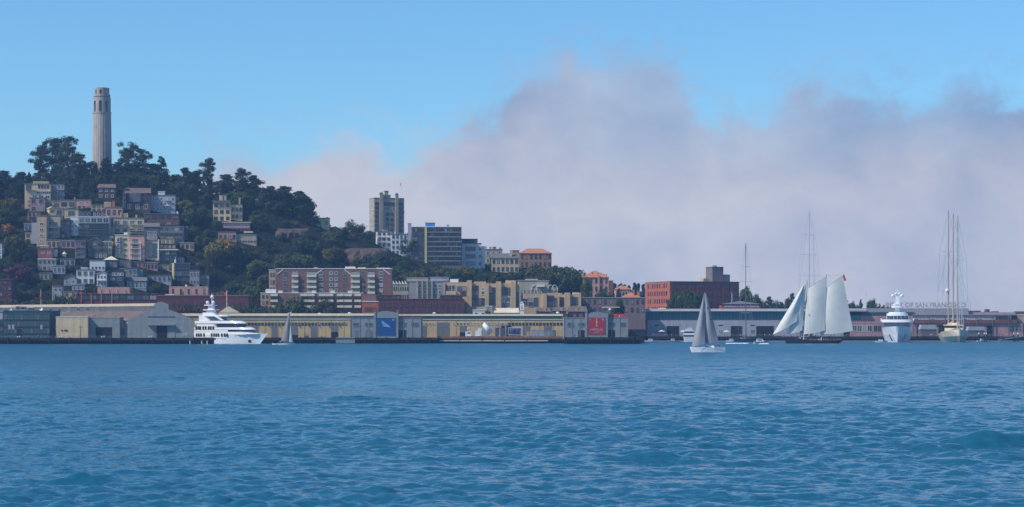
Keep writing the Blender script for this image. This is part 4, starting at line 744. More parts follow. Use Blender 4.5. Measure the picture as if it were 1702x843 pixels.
# ---------------------------------------------------------------- tan sheds and banner fronts
def roller(b, a0, a1, t, yb, dark=0, m='door'):
    b.blk('door', a0, a1, t, yb, m, -.10, -.003)
    if dark: b.blk('door_opening', a0+.2, a1-.2, yb-dark, yb, 'ddoor', -.14, -.104)
b = slab_building('pier_shed', 'long tan pier shed with a row of small square windows, behind the big white yacht', 'shed', 296, 582, 531, 1034, 'shed', 38, z_m, rm='ctrim', over=.3, parapet=.25)
yb_ = b.yb
b.blk('clerestory', 300, 620, 525, 530.5, 'dgrey', 5, 36); b.blk('roof', 297, 621, 521, 524.9, 'ctrim', 4.4, 37)
for k in range(44):
    a_ = 336+k*5.56
    if a_ < 578: mk('window', winmesh(.95, .9, 'dtrim', random.choice([0,1,2,3])), None, b.o, (b.lx(a_), -.01, b.lz(540.3)))
for a_, c_, dk in ((418,429,0),(451,462,0),(484,495,5),(516.5,528,0),(550,562,10)): roller(b, a_, c_, 542, yb_, dk)
for a_ in (448, 465, 481, 498, 514, 531, 547, 565): b.blk('lamp', a_-.3, a_+.5, 541.5, 543, 'dtrim', -.5, -.003)
for k in range(7): b.blk('downpipe', 440+k*22-.25, 440+k*22+.25, 531, yb_, 'tan', -.12, -.003)
def front(label, px0, px1, cpx0, cpx1, D, z0, ytop, ypk, text_, wins, doors, dep=17):
    b = slab_building('pier_building', label, 'pier building', px0, px1, ytop, D, 'concrete', dep, z0, rm='concrete', over=.15, parapet=.2)
    yb_ = b.yb; x0_, x1_ = b.lx(cpx0), b.lx(cpx1); zt = b.lz(ypk); ze = b.lz(ypk+3)
    arch = [(x0_,0,.02),(x0_,0,ze)]+[(x0_+(x1_-x0_)*k/10, 0, ze+(zt-ze)*math.sin(math.pi*k/10)) for k in range(1,10)]+[(x1_,0,ze),(x1_,0,.02)]
    mk('arched_centre', MB().prism([(q[0],-1.0,q[2]) for q in arch], (0,3.4,0)), M['concrete'], b.o)
    for a_, c_ in ((cpx0-3.2, cpx0-.1), (cpx1+.1, cpx1+3.2)): b.blk('pylon', a_, c_, ypk-.3, yb_-.1, 'concrete', -1.3, 2.0, 'concrete')
    for a_ in np.linspace(px0+.7, px1-.7, 9):
        if not (cpx0-5 < a_ < cpx1+5): b.blk('pilaster', a_-.6, a_+.6, ytop-.6, yb_-.1, 'concrete', -.16, -.003)
    for a_, c_ in wins: 
        o = mk('window', winmesh((c_-a_)/b.s-.3, 1.5, 'concrete', 1), None, b.o, (b.lx((a_+c_)/2), -.02, b.lz(542)))
    for a_, c_, m_ in doors: roller(b, a_, c_, 549, yb_, 0, m_)
    if text_: lettering(text_, 1.9, M['gtrim'], b.o, ((x0_+x1_)/2, -1.03, ze-1.55))
    return b
def text_mesh(s, size, ext=.03, align='CENTER', bold=False):
    c = bpy.data.curves.new('lettering', 'FONT'); c.body = s; c.size = size; c.extrude = ext; c.align_x = align
    if bold: c.offset = size*.015
    o = bpy.data.objects.new('lettering', c); COL.objects.link(o); bpy.context.view_layer.update()
    me = bpy.data.meshes.new_from_object(o.evaluated_get(bpy.context.evaluated_depsgraph_get())); bpy.data.objects.remove(o); bpy.data.curves.remove(c)
    return me
def lettering(s, size, m, parent, loc, bold=True, sx=1, name='lettering'):
    me = text_mesh(s, size, .03, 'CENTER', bold); me.materials.clear(); me.materials.append(m); me.name = name
    o = mk(name, me, None, parent, loc); o.rotation_euler = (R(90),0,0); o.scale = (sx,1,1); return o
bf = front('grey concrete pier front with an arched centre carrying the blue banner', 582.5, 700, 625, 659, 1030.5, z_m, 529, 517, 'PIER 19', [(587,599),(607,619),(663,675),(683,695)], [(590,598,'door'),(607,619,'door'),(663,675,'ddoor')])
D_ = 1030.5
b = slab_building('pier_shed', 'long tan pier shed with a wide grey roller door, right of the blue banner front', 'shed', 700.5, 938, 531.5, 1058, 'shed', 20, z_m, rm='ctrim', over=.3, parapet=.25)
yb_ = b.yb; b.blk('clerestory', 702, 934, 525.2, 531, 'dteal', 4, 19); b.blk('roof', 660, 936, 522, 525, 'ctrim', 3.4, 20)
for k in range(42):
    a_ = 703+k*5.75
    if not (724 < a_ < 750) and a_ < 935: mk('window', winmesh(.95, .9, 'dtrim' if a_ > 846 else 'ctrim', 0 if a_ > 846 or 760 < a_ < 775 else random.choice([2,3,3])), None, b.o, (b.lx(a_), -.01, b.lz(540.3)))
for a_, c_, t_, dk in ((700.8,709,542,0),(726,747,536,0),(764,776,542,9),(833,846,542,0),(869,881,542,0),(904,917,542,0)): roller(b, a_, c_, t_, yb_, dk)
for k in range(8): b.blk('downpipe', 758+k*23-.25, 758+k*23+.25, 532, yb_, 'tan', -.12, -.003)
rf = front('grey concrete pier front with an arched centre carrying the red banner', 937, 1044, 976, 1007, 1003, z_r, 528.5, 518.5, 'PIER 23', [(943,953.5),(961,971.5),(1011,1022),(1029,1040)], [(961,971.5,'ddoor'),(1011,1022,'ddoor')])
def banner(label, px0, px1, yt, yb, D, m):
    x0_, x1_ = X(px0, D), X(px1, D); z0, z1 = Z(yb, D), Z(yt, D); w_, h_ = x1_-x0_, z1-z0
    t = thing('banner', label, 'banner', (x0_, D, z0)); mk('cloth', MB().box(0, w_, -.06, 0, 0, h_), m, t); 
    fr = MB(); fr.box(-.12, w_+.12, -.02, .12, -.12, -.003); fr.box(-.12, w_+.12, -.02, .12, h_+.003, h_+.12); mk('batten', fr, M['gtrim'], t)
    return t, w_, h_
t, w_, h_ = banner('square blue banner with a white sail shape and cup lettering', 627, 656.5, 528.3, 557, 1029.3, M['blueb'])
k_ = lambda u_, v_: (u_*w_, -.09, (1-v_)*h_)
mk('sail_emblem', MB().prism([k_(.24,.19),(k_(.30,.18)),k_(.72,.50),k_(.74,.555),k_(.35,.50),k_(.33,.42),k_(.27,.33)], (0,.025,0)), M['bluet'], t)
mk('emblem_stripe', MB().prism([k_(.30,.34),k_(.40,.34),k_(.52,.41),k_(.50,.42),k_(.38,.37),k_(.33,.375)], (0,-.02,0)), M['blueb'], t)
mk('round_emblem', MB().prism([k_(.90+.055*math.cos(a*.524), .12+.055*math.sin(a*.524)) for a in range(12)], (0,.025,0)), M['bluet'], t)
mk('small_emblem', MB().prism([k_(.08,.07),k_(.13,.17),k_(.04,.17)], (0,.025,0)), M['blued'], t)
lettering('LOUIS VUITTON CUP', .92, M['blued'], t, (w_/2, -.09, h_*.29), sx=.80); lettering('AMERICA\'S CUP CHALLENGER SERIES', .3, M['blued'], t, (w_/2, -.09, h_*.215), sx=1.0)
t, w_, h_ = banner('square dark red banner with a pale trophy and cup lettering', 978.3, 1005, 527.7, 555.3, 1001.8, M['redb'])
def k2(u_, v_): return (u_*w_, -.09, (1-v_)*h_)
tro = [(.46,.10),(.44,.07),(.48,.06),(.56,.07),(.53,.12),(.525,.19),(.57,.27),(.53,.33),(.52,.45),(.56,.55),(.44,.55),(.48,.45),(.47,.33),(.43,.27),(.475,.19)]
mk('trophy_emblem', MB().prism([k2(*q) for q in reversed(tro)], (0,.025,0)), M['redt'], t)
mk('round_emblem', MB().prism([k2(.89+.055*math.cos(a*.524), .12+.06*math.sin(a*.524)) for a in range(12)], (0,.025,0)), M['bluet'], t)
mk('small_emblem', MB().prism([k2(.09,.08),k2(.14,.16),k2(.05,.16)], (0,.025,0)), M['redt'], t)
lettering("AMERICA'S", 1.45, M['redt'], t, (w_/2, -.09, h_*.20), sx=.80); lettering('CUP', 1.0, M['redt'], t, (w_/2, -.09, h_*.05), sx=1.1)
# roof ventilators and lamps
for (px_, py_, D_, lb) in ((482,519.5,1050,'white roof ventilator above the small sailboat, tan shed'),(531,520.5,1050,'white roof ventilator in the middle of the tan shed ridge'),(581,519.5,1050,'white roof ventilator near the blue banner end of the tan shed'),(722,519.5,1070,'white roof ventilator at the left of the centre shed ridge'),(927,518.5,1070,'white roof ventilator at the right of the centre shed ridge')):
    t = thing('roof_ventilator', lb, 'ventilator', (X(px_, D_), D_, Z(523, D_))); h_ = (523-py_)/F*D_
    mk('stem', MB().lathe([(.35,0),(.35,h_*.5)], 8), M['ctrim'], t); mk('cowl', MB().lathe([(.5,h_*.5+.003),(.85,h_*.6),(.85,h_*.85),(.3,h_+.1)], 10), M['wtrim'], t)
# ---------------------------------------------------------------- right hand terminal
def wb(name, label, cat, px0, px1, yt, D, wallm, dep, **k): return slab_building(name, label, cat, px0, px1, yt, D, wallm, dep, z_d, **k)
b = wb('cruise_terminal', 'long modern terminal with a teal glass upper band and pale grey lower wall', 'terminal', 1076, 1402, 532.5, 1205, 'lilac', 20, rm='gtrim', over=.05, parapet=.1)
yb_ = b.yb; mk('glass_band', MB().box(b.lx(1068), b.W+10, 1.2, 20, b.H+.12, b.lz(518)), M['tglass'], b.o)
for i in range(60): b.blk('mullion', 1070+i*5.6, 1070.35+i*5.6, 518.2, 532, 'teal', 1.02, 1.18)
mk('roof', MB().prism([(b.lx(1048), -1.2, b.lz(518)+.01),(b.lx(1048), 22, b.lz(518)+.01),(b.lx(1048), 22, b.lz(512.5)),(b.lx(1048), 0, b.lz(513.6)),(b.lx(1048), -1.2, b.lz(516))], (b.W+22,0,0)), M['gtrim'], b.o)
b.blk('roof_edge', 1048, 1410, 516.2, 517.2, 'wtrim', -1.3, -1.22).blk('roof_hatch', 1096, 1107, 511.8, 513.4, 'wtrim', 5, 8)
for a_, c_, t_ in ((1108.5,1128.5,542),(1214.5,1233.5,542),(1257,1286,542),(1330,1350,542)): b.blk('door', a_, c_, t_, yb_, 'ddoor', -.1, -.003)
for a_ in (1088, 1194, 1247, 1310): b.blk('vent', a_, a_+7.5, 539.8, 541.8, 'dtrim', -.08, -.003)
for a_ in (1089, 1195, 1248, 1312): b.win(1, 2, .8, .8, 'gtrim', (a_, a_+6.5, 548, 554))
b = wb('glass_lobby', 'glazed corner lobby with pale panels between red banner front and the terminal', 'terminal', 1046, 1075.5, 542, 1207, 'grey', 14, rm='gtrim', over=.05)
b.blk('glass_band', 1058, 1067.6, 523, 541.5, 'teal', .5, 10).blk('panel', 1046, 1050.5, 522, 535, 'lilac', -.4, .5).blk('panel', 1051, 1054, 524, 540, 'white', -.4, .5).win(1, 4, .8, .5, 'dtrim', (1056, 1076, 545, 553))
t = thing('crane', 'slim red and white lattice crane mast beside the red banner front', 'crane', (X(1052.5, 1150), 1194, z_d))
mk('mast', MB().tube([(0,0,0),(0,0,9)], .28, 6), M['redp'], t); mk('boom', MB().tube([(0,0,8.8),(-2.6,0,12.4)], [.22,.12], 6), M['wpaint'], t); mk('boom_tip', MB().tube([(-2.6,0,12.4),(-3.4,0,13.5)], .1, 6), M['redp'], t)
b = slab_building('event_pavilion', 'low red pavilion with a shallow grey gable and white lettering', 'pavilion', 1199, 1264, 505.5, 1240, 'red', 14, 2.7, roof=None)
mk('roof', MB().prism([(-.6,-.6,b.H+.003),(b.W/2,-.6,b.lz(500.5)),(b.W+.6,-.6,b.H+.003)], (0,15,0)), M['gtrim'], b.o)
lettering("AMERICA'S CUP PAVILION", 1.75, M['whitep'], b.o, (b.W/2+.3, -.08, b.H-1.75), sx=.98)
t = thing('flagpole', 'white flagpole with a blue flag behind the red pavilion', 'flagpole', (X(1217.5, 1246), 1250, 14)); mk('pole', MB().tube([(0,0,-10),(0,0,14)], [.14,.08], 6), M['wpaint'], t); mk('flag', MB().box(.1, .7, -.02, .02, 9.5, 13.2), M['blued'], t)
# port building with the long sign
b = wb('port_shed', 'long port shed with a mauve-red base under a slate roof, right of the terminal', 'shed', 1413, 1700, 538, 1206, 'mauve', 18, rm='gtrim', over=.1, roof=None)
yb_ = b.yb
mk('roof', MB().box(b.lx(1405), b.lx(1610), .5, 18, b.lz(524.5), b.lz(512.5)), M['gtrim'], b.o)
b.blk('glass_band', 1406, 1520, 519, 524.2, 'dteal', .2, .45).blk('upper_wall', 1413, 1520, 525, 537.6, 'mauve', .3, 17).blk('fascia', 1517, 1690, 522.8, 524.2, 'mauve', -.8, 17)
for k in range(5): b.blk('window_band', 1518+k*26.4, 1542.4+k*26.4, 525.5, 531, 'lilac', -.1, 1)
for k in range(5): mk('window', winmesh(6.8, 1.5, 'wtrim', 3), None, b.o, (b.lx(1530.2+k*26.4+8), -.13, b.lz(530.7)))
b.blk('balcony', 1517, 1690, 531.3, 537.4, 'brick', -1.0, 1)
for k in range(7): b.blk('column', 1517+k*26.4, 1518.4+k*26.4, 524.3, yb_, 'dgrey', -1.3, -1.01)
for a_, c_ in ((1482,1512),(1560,1575),(1640,1652)): b.blk('door', a_, c_, 541, yb_, 'ddoor', -.1, -.003)
for a_, c_ in ((1416,1450),(1676,1698),(1452,1478)): b.win(1, 4, .85, .8, 'gtrim', (a_, c_, 541, 552))
mk('upper_roof', MB().box(b.lx(1610), b.lx(1690), 3, 17, b.lz(522.7), b.lz(519)), M['gtrim'], b.o)
for a_, c_, t_ in ((1612,1634,517.5),(1634.5,1652,519.5),(1644,1649,515),(1655,1664,518.5)): b.blk('roof_unit', a_, c_, t_-1.2, 519, 'brown', 6, 12)
b = wb('office_building', 'tan office with a white roof edge and outside stair at the right edge', 'office building', 1690.5, 1790, 524, 1209, 'tan', 16, rm='wtrim'); b.win(2, 9, .7, .5, 'dtrim', (1692, 1788, 536, 556))
mk('outside_stair', MB().prism([(b.lx(1690),-1.2,b.lz(532)),(b.lx(1692),-1.2,b.lz(532)),(b.lx(1708),-1.2,b.lz(546)),(b.lx(1705),-1.2,b.lz(546))], (0,1,0)), M['gtrim'], b.o); b.blk('rooftop_room', 1691, 1712, 517.5, 523.6, 'brown', 2, 9)
sg = thing('roof_sign', 'long rooftop sign of separate grey letters on a thin frame, above the port shed', 'sign', (X(1472, 1206), 1206.8, Z(512, 1206)))
sw_ = (1607-1472)/F*1206; mb = MB()
for z_ in (.35, 3.1): mb.box(0, sw_, .1, .2, z_, z_+.1)
for k in range(16): mb.box(sw_*k/15-.05, sw_*k/15+.05, .21, .3, -.1, 3.3)
mk('frame', mb, M['steel'], sg)
me_ = text_mesh('PORT OF SAN FRANCISCO', 3.3, .06, 'CENTER', True); me_.materials.append(M['gtrim']); wx = max(v.co.x for v in me_.vertices)-min(v.co.x for v in me_.vertices)
o = mk('lettering', me_, None, sg, (sw_/2, 0, .5)); o.rotation_euler = (R(90),0,0); o.scale = ((sw_-1)/wx, 1, 1)
def mastpole(name, label, cat, px, ytop, D, z0, r=.09, m='steel'):
    t = thing(name, label, cat, (X(px, D), D, z0)); h_ = Z(ytop, D)-z0
    mk('pole', MB().tube([(0,0,0),(0,0,h_)], [r, r*.6], 6), M[m], t); mk('top_lamp', MB().ball((0,0,h_+.15), .25, 8, 5), M['wpaint'], t); mk('base_plate', MB().lathe([(.4,0),(.4,.25),(.15,.5)], 8), M[m], t); return t
mastpole('antenna_mast', 'thin grey antenna mast standing behind the port shed left of the bow-on yacht', 'mast', 1439.5, 483, 1222, 2)
mastpole('antenna_mast', 'thin brown antenna mast on the shed roof just right of the rooftop sign', 'mast', 1613, 502, 1215, Z(519,1215), .07, 'brown')
mastpole('lamp_post', 'thin tall lamp post left of the sloop with bare mast', 'lamp post', 1291, 497, 1238, 2.7, .08); mastpole('lamp_post', 'shorter lamp post of two standing above the trees left of the schooner', 'lamp post', 1269, 489, 1242, 2.7, .08)
# white sunshades and tents on the wharf
def parasol(label, px, D, py, w=2.0, m='wtrim'):
    t = thing('parasol', label, 'parasol', (X(px, D), D, z_d if D > 1100 else z_c)); h_ = Z(py, D)-t.location.z
    mk('pole', MB().tube([(0,0,0),(0,0,h_)], .05, 6), M['steel'], t); mk('canopy', MB().lathe([(w,h_-.5),(w*.6,h_-.15),(.05,h_+.25)], 8), M[m], t)
parasol('white parasol on the wharf left of the motor yacht', 1100, 1194, 549.5); parasol('white parasol on the wharf beside the moored motor yacht', 1136, 1194, 549.8); parasol('white parasol on the wharf right of the near sloop', 1207.5, 1194, 549.8)
def tentm(label, px0, px1, yt, D, z0):
    t = thing('marquee', label, 'tent', (X(px0, D), D, z0)); w_ = (px1-px0)/F*D; h_ = Z(yt, D)-z0
    mk('walls', MB().box(.1, w_-.1, .1, 5.9, 0, h_*.62), M['dgrey'], t); mk('canopy', MB().prism([(-.2,-.2,h_*.62+.003),(w_+.2,-.2,h_*.62+.003),(w_*.94,-.2,h_),(w_*.06,-.2,h_)], (0,6.4,0)), M['lilac'], t)
tentm('long white marquee on the wharf behind the bow-on yacht', 1530, 1557, 540, 1197, z_d); tentm('low white marquee with sloping ends right of the three-masted yacht', 1609, 1637, 543, 1197, z_d)
# equipment on the low centre pier
def container(label, px0, px1, yt, m, D=1052, ridges=True):
    z0 = z_c; t = thing('container', label, 'container', (X(px0, D), D, z0)); w_ = (px1-px0)/F*D; h_ = Z(yt, D)-z0; mb = MB().box(0, w_, 0, 2.4, .1, h_)
    n = max(3, int(w_/.45))
    for i in range(n): mb.box(w_*(i+.2)/n, w_*(i+.7)/n, -.05, -.003, .25, h_-.15)
    mk('body', mb, M[m], t); mk('frame', MB().box(-.06, w_+.06, -.08, 2.5, h_+.002, h_+.14), M[m], t); mk('door', MB().box(w_*.42, w_*.58, -.09, -.055, .2, h_-.2), M['gtrim'], t); return t
container('dark grey container left of the screen trailer', 823, 838.5, 545.5, 'dgrey'); container('black tall container directly behind the screen', 833, 848, 541.5, 'blackp', 1056.5)
container('narrow yellowish-tan container right of the screen', 875, 882.5, 550.5, 'sand'); container('long pale grey container, largest of the row by the pier', 883, 904, 549, 'lilac'); container('pale grey container with a yellow door, right end of the long pale one', 904.5, 919, 549.5, 'teal'); container('slim dark container at the right end of the row', 919.5, 924, 549.5, 'dgrey')
t = thing('video_screen', 'big outdoor video screen with a white frame showing blue pictures', 'screen', (X(844.5, 1049), 1049, z_c)); w_ = 22/F*1049; z0 = Z(557, 1049)-z_c; z1 = Z(544.5, 1049)-z_c
mb = MB(); mb.box(0, w_, -.1, .4, z0, z0+.16); mb.box(0, w_, -.1, .4, z1-.16, z1); mb.box(0, .16, -.1, .4, z0+.162, z1-.162); mb.box(w_-.16, w_, -.1, .4, z0+.162, z1-.162); mk('frame', mb, M['wtrim'], t)
sm_ = bpy.data.materials.new('screen_picture'); sm_.use_nodes = True; tn = sm_.node_tree; bs = tn.nodes['Principled BSDF']; nz = tn.nodes.new('ShaderNodeTexNoise'); nz.inputs['Scale'].default_value = .5; tcx = tn.nodes.new('ShaderNodeTexCoord'); tn.links.new(tcx.outputs['Object'], nz.inputs['Vector'])
rr = tn.nodes.new('ShaderNodeValToRGB'); tn.links.new(nz.outputs['Fac'], rr.inputs[0]); rr.color_ramp.elements[0].position = .45; rr.color_ramp.elements[0].color = (.02,.03,.16,1); rr.color_ramp.elements[1].position = .75; rr.color_ramp.elements[1].color = (.35,.45,.62,1)
tn.links.new(rr.outputs[0], bs.inputs['Emission Color']); bs.inputs['Emission Strength'].default_value = .35; bs.inputs['Base Color'].default_value = (.01,.01,.03,1)
mk('display', MB().box(.165, w_-.165, -.04, .3, z0+.165, z1-.165), sm_, t); mk('trailer', MB().box(.3, w_-.3, .05, 2.2, .35, z0-.005), M['dgrey'], t)
wm_ = MB().tube([(0,-.12,0),(0,.12,0)], .38, 10).mesh('wheel', [M['blackp']])
for x_ in (.9, 1.9, w_-1.2): mk('wheel', wm_, None, t, (x_, .1, .38))
# white launch and curved white wing section on the pier
t = thing('workboat', 'small white cabin launch laid up on the low pier', 'boat', (X(772, 1050), 1050, z_c)); k = 1050/F
def rx(px): return (px-772)*k
def rz_(py): return Z(py, 1050)-z_c
mk('hull', MB().loft([[(rx(772),0,1.2),(rx(773),-.3,.5),(rx(773),.3,.5)],[(rx(777),-1.2,1.4),(rx(778),-.5,.35),(rx(778),.9,.35)],[(rx(792),-1.3,1.35),(rx(792),-.8,.35),(rx(792),.9,.35)],[(rx(803),-1.1,1.6),(rx(802),-.6,.4),(rx(802),.7,.4)]]), M['wpaint'], t)
mk('cabin', MB().box(rx(773.5), rx(783), -.9, .9, 1.25, rz_(551)), M['wpaint'], t); mk('window', MB().box(rx(777), rx(782), -.95, -.903, rz_(554.5), rz_(552.5)), G[0], t); mk('hatch', MB().box(rx(790), rx(798), -.8, .8, 1.4, rz_(549.5)), M['wpaint'], t); mk('light_mast', MB().tube([(rx(777.5),0,1),(rx(777.5),0,rz_(546.5))], .07, 5), M['steel'], t); mk('lamp', MB().ball((rx(777.5),0,rz_(546)), .3, 8, 5), M['wtrim'], t); mk('cradle', MB().box(rx(775), rx(800), -.7, .7, .0, .34), M['dgrey'], t)
t = thing('white_box_trailer', 'white boxy trailer standing between the launch and the curved wing', 'trailer', (X(794, 1053), 1053, z_c)); mk('body', MB().box(0, 1.9, 0, 2.2, .6, rz_(546)), M['wpaint'], t); mk('grey_side', MB().box(1.91, 4.6, .1, 2.1, .6, rz_(548)), M['grey'], t)
for x_ in (.8, 3.8): mk('wheel', wm_, None, t, (x_, .1, .38))
t = thing('wing_section', 'big curved white wing panel tilted up on a stand on the low pier', 'wing panel', (X(811, 1048), 1048, z_c)); 
mb = MB(); q0 = Vector((-9.5*k, 0, rz_(541))); q1 = Vector((-6*k, 0, rz_(535.5))); q2 = Vector((8.5*k, 0, rz_(549.5))); q3 = Vector((1.5*k, 0, rz_(557.5)))
rings = []
for i in range(9):
    f_ = i/8; A_ = q0.lerp(q3, f_); B_ = q1.lerp(q2, f_); bulge = Vector((0, -1.3*math.sin(math.pi*f_), 0)); rings.append([A_+bulge, A_.lerp(B_,.5)+bulge*1.15, B_+bulge, B_+bulge+Vector((0,.25,0)), A_.lerp(B_,.5)+bulge*1.15+Vector((0,.25,0)), A_+bulge+Vector((0,.25,0))])
mk('panel', mb.loft(rings), M['wpaint'], t, smooth=True); mk('stand', MB().tube([(0,.6,0),(0,.3,rz_(550))], .12, 6).tube([(-1.2,.6,0),(0,.3,rz_(552))], .08, 6), M['dgrey'], t)
# upright white and purple wing sail behind the shed
t = thing('wing_sail', 'tall upright wing sail, purple above and white with red marks below, behind the centre shed', 'wing sail', (X(867.5, 1086), 1086, 2.7)); k = 1086/F
def ws(px, py, y=0): return ((px-867.5)*k, y, Z(py, 1086)-2.7)
mk('lower_panel', MB().prism([ws(864,530),(ws(871,530)),ws(871,506),ws(869,501.5),ws(866,501.5),ws(864.3,506)], (0,.5,0)), M['wpaint'], t)
mk('upper_panel', MB().prism([ws(865.8,501.3),ws(869.2,501.3),ws(869.5,494),ws(868.4,487),ws(866.5,487)], (0,.4,0)), M['navy'], t)
for a_, c_ in ((505,502.8),(510,507.5)): mk('red_mark', MB().prism([ws(865,a_,-.02),ws(868,c_,-.02),ws(869.5,c_,-.02),ws(866,a_+.8,-.02)], (0,-.02,0)), M['redp'], t)
mk('red_emblem', MB().prism([ws(866.3,513,-.02),ws(868.7,513,-.02),ws(869,511.2,-.02),ws(866,511.2,-.02)], (0,-.02,0)), M['redp'], t)
lettering('CUP', .9, M['redp'], t, (ws(867.4,516.5)[0], -.05, ws(0,517)[2]))
t = thing('billboard', 'bright red rectangular sign standing behind the right end of the red banner front', 'sign', (X(1020, 1045), 1045, Z(528.5, 1045))); k = 1045/F
mk('panel', MB().box(0, 19.5*k, 0, .3, .1, 6.8*k), M['redp'], t); mk('emblem', MB().prism([(8.6*k,-.03,4.2*k),(9.6*k,-.03,1*k),(10.6*k,-.03,4.2*k)], (0,.025,0)), M['whitep'], t); mk('support', MB().box(1, 1.3, .31, .6, -5, 5*k).box(18*k, 18*k+.3, .31, .6, -5, 5*k), M['dgrey'], t)
t = thing('storage_tank', 'cream rooftop tank above the mauve flats, with a lit white ball', 'tank', (X(1014, 1092), 1092, Z(521, 1092))); mk('ball', MB().ball((0,0,1.9), .75, 12, 8), M['wtrim'], t); mk('stand', MB().tube([(0,0,-8),(0,0,1.2)], .12, 6), M['gtrim'], t); mk('awning', MB().box(-4, 5, .9, 3, 2.9, 3.3), M['ctrim'], t)
for (px_, lb, yt_, yb2, c_) in ((68, 'red spiral banner on a yellow pole behind the left shed roof', 481, 506, 'redp'), (377, 'orange-red flag on a white pole right of the yacht mast', 483, 521, 'redp')):
    D_ = 1072; t = thing('flagpole', lb, 'flagpole', (X(px_, D_), D_, Z(yb2, D_)-2)); k = D_/F
    mk('pole', MB().tube([(0,0,0),(0,0,(yb2-yt_)*k+2)], .13, 6), M['ctrim'], t)
    if px_ == 68: mk('flag', MB().lathe([(.15,(yb2-yt_)*k-.2),(.5,(yb2-yt_)*k-1),(.55,(yb2-yt_)*k-1.9),(.25,(yb2-yt_)*k-2.6)], 8), M['redp'], t)
    else: mk('flag', MB().box(-1.1, -.14, -.02, .02, (yb2-yt_)*k-.2, (yb2-yt_)*k+1.2), M['redp'], t)
t = thing('gable_shed', 'small grey gabled roof showing above the tan shed beside the yacht', 'shed', (X(363, 1078), 1081, 2.7)); k = 1080/F
mk('wall', MB().box(0, 34*k, 0, 8, 0, Z(520,1080)-2.7), M['grey'], t); mk('roof', MB().prism([(-.4,-.3,Z(520,1080)-2.695),(14*k,-.3,Z(509.5,1080)-2.7),(34*k,-.3,Z(520,1080)-2.695)], (0,8.6,0)), M['ctrim'], t)
# things standing on the middle pier
t = thing('forklift', 'dark forklift parked on the pier in front of the tan shed', 'forklift', (X(510, 1032), 1032.2, z_m))
mk('body', MB().box(-.9, .7, -.6, .6, .35, 1.15), M['dgrey'], t); mk('overhead_guard', MB().tube([(-.7,-.5,1.1),(-.6,-.5,2.1),(.4,-.5,2.1),(.5,-.5,1.1)], .05, 4).tube([(-.7,.5,1.1),(-.6,.5,2.1),(.4,.5,2.1),(.5,.5,1.1)], .05, 4), M['blackp'], t); mk('mast', MB().box(-1.15, -.95, -.45, .45, .1, 2.5), M['blackp'], t); mk('fork', MB().box(-2.1, -1.16, -.35, -.2, .1, .17).box(-2.1, -1.16, .2, .35, .1, .17), M['steel'], t)
for x_ in (-.6, .5): mk('wheel', wm_, None, t, (x_, -.55, .38))
for i_, px_ in enumerate((530, 533.5, 537, 540.5)):
    t = thing('pallet_stack', ['brown pallet stack on the pier, leftmost of four by the tan shed','brown pallet stack on the pier, second from the left of four','brown pallet stack on the pier, third from the left of four','brown pallet stack on the pier, rightmost of four by the tan shed'][i_], 'pallets', (X(px_, 1032), 1032, z_m)); pm2 = MB().box(-.42, .42, -.5, .5, .09, .13).box(-.42, -.3, -.5, .5, 0, .085).box(.3, .42, -.5, .5, 0, .085).mesh('pallet', [M['brown']])
    for q in range(4+i_ % 2*2): mk('pallet', pm2, None, t, (0, 0, q*.135))
t = thing('fender_wall', 'grey-green plank fender wall on the pier face left of the blue banner front', 'fender', (X(558, 1029), 1029.0, 0)); w_ = 32/F*1029; mb = MB()
for i_ in range(22): mb.box(w_*i_/22+.02, w_*(i_+1)/22-.02, -.12, 0, .15+.1*(i_ % 3 == 0), 2.95)
mk('planks', mb, M['teal'], t); mk('waler', MB().box(0, w_, -.3, -.125, 2.2, 2.5), M['pier'], t)
# ---------------------------------------------------------------- boats
def hull_rings(Lh, beam, deck, draft=.5, bow=.18, stern=.85, sheer=.25, n=13, rake=.9):
    rings = []
    for i in range(n+1):
        f_ = i/n; x = -Lh/2+Lh*f_
        wv = stern+(1-stern)*min(1, f_/.35) if f_ < .35 else (1 if f_ < .55 else max(.012, 1-((f_-.55)/.45)**1.9))
        hb = beam/2*wv; dz = deck*(1+sheer*(max(0, f_-.4)/.6)**2); xr = rake*(max(0, f_-.55)/.45)**2*deck
        wl = hb*(.82 if f_ < .7 else .82*(1-.55*(f_-.7)/.3)); 
        sx = -.02*Lh if False else 0
        rings.append([(x+xr, hb, dz),(x+xr*.5, wl+.5*(hb-wl), dz*.5),(x-.0, wl, 0),(x, wl*.5, -draft),(x, -wl*.5, -draft),(x, -wl, 0),(x+xr*.5, -(wl+.5*(hb-wl)), dz*.5),(x+xr, -hb, dz)])
    return rings
def hull(parent, Lh, beam, deck, m, **k):
    mb = MB().loft(hull_rings(Lh, beam, deck, **k)); return mk('hull', mb, m, parent, smooth=False)
def wires(name, parent, segs, r=.03, m='rope'):
    mb = MB()
    for a_, c_ in segs: mb.tube([a_, c_], r, 3, False)
    return mk(name, mb, M[m], parent)
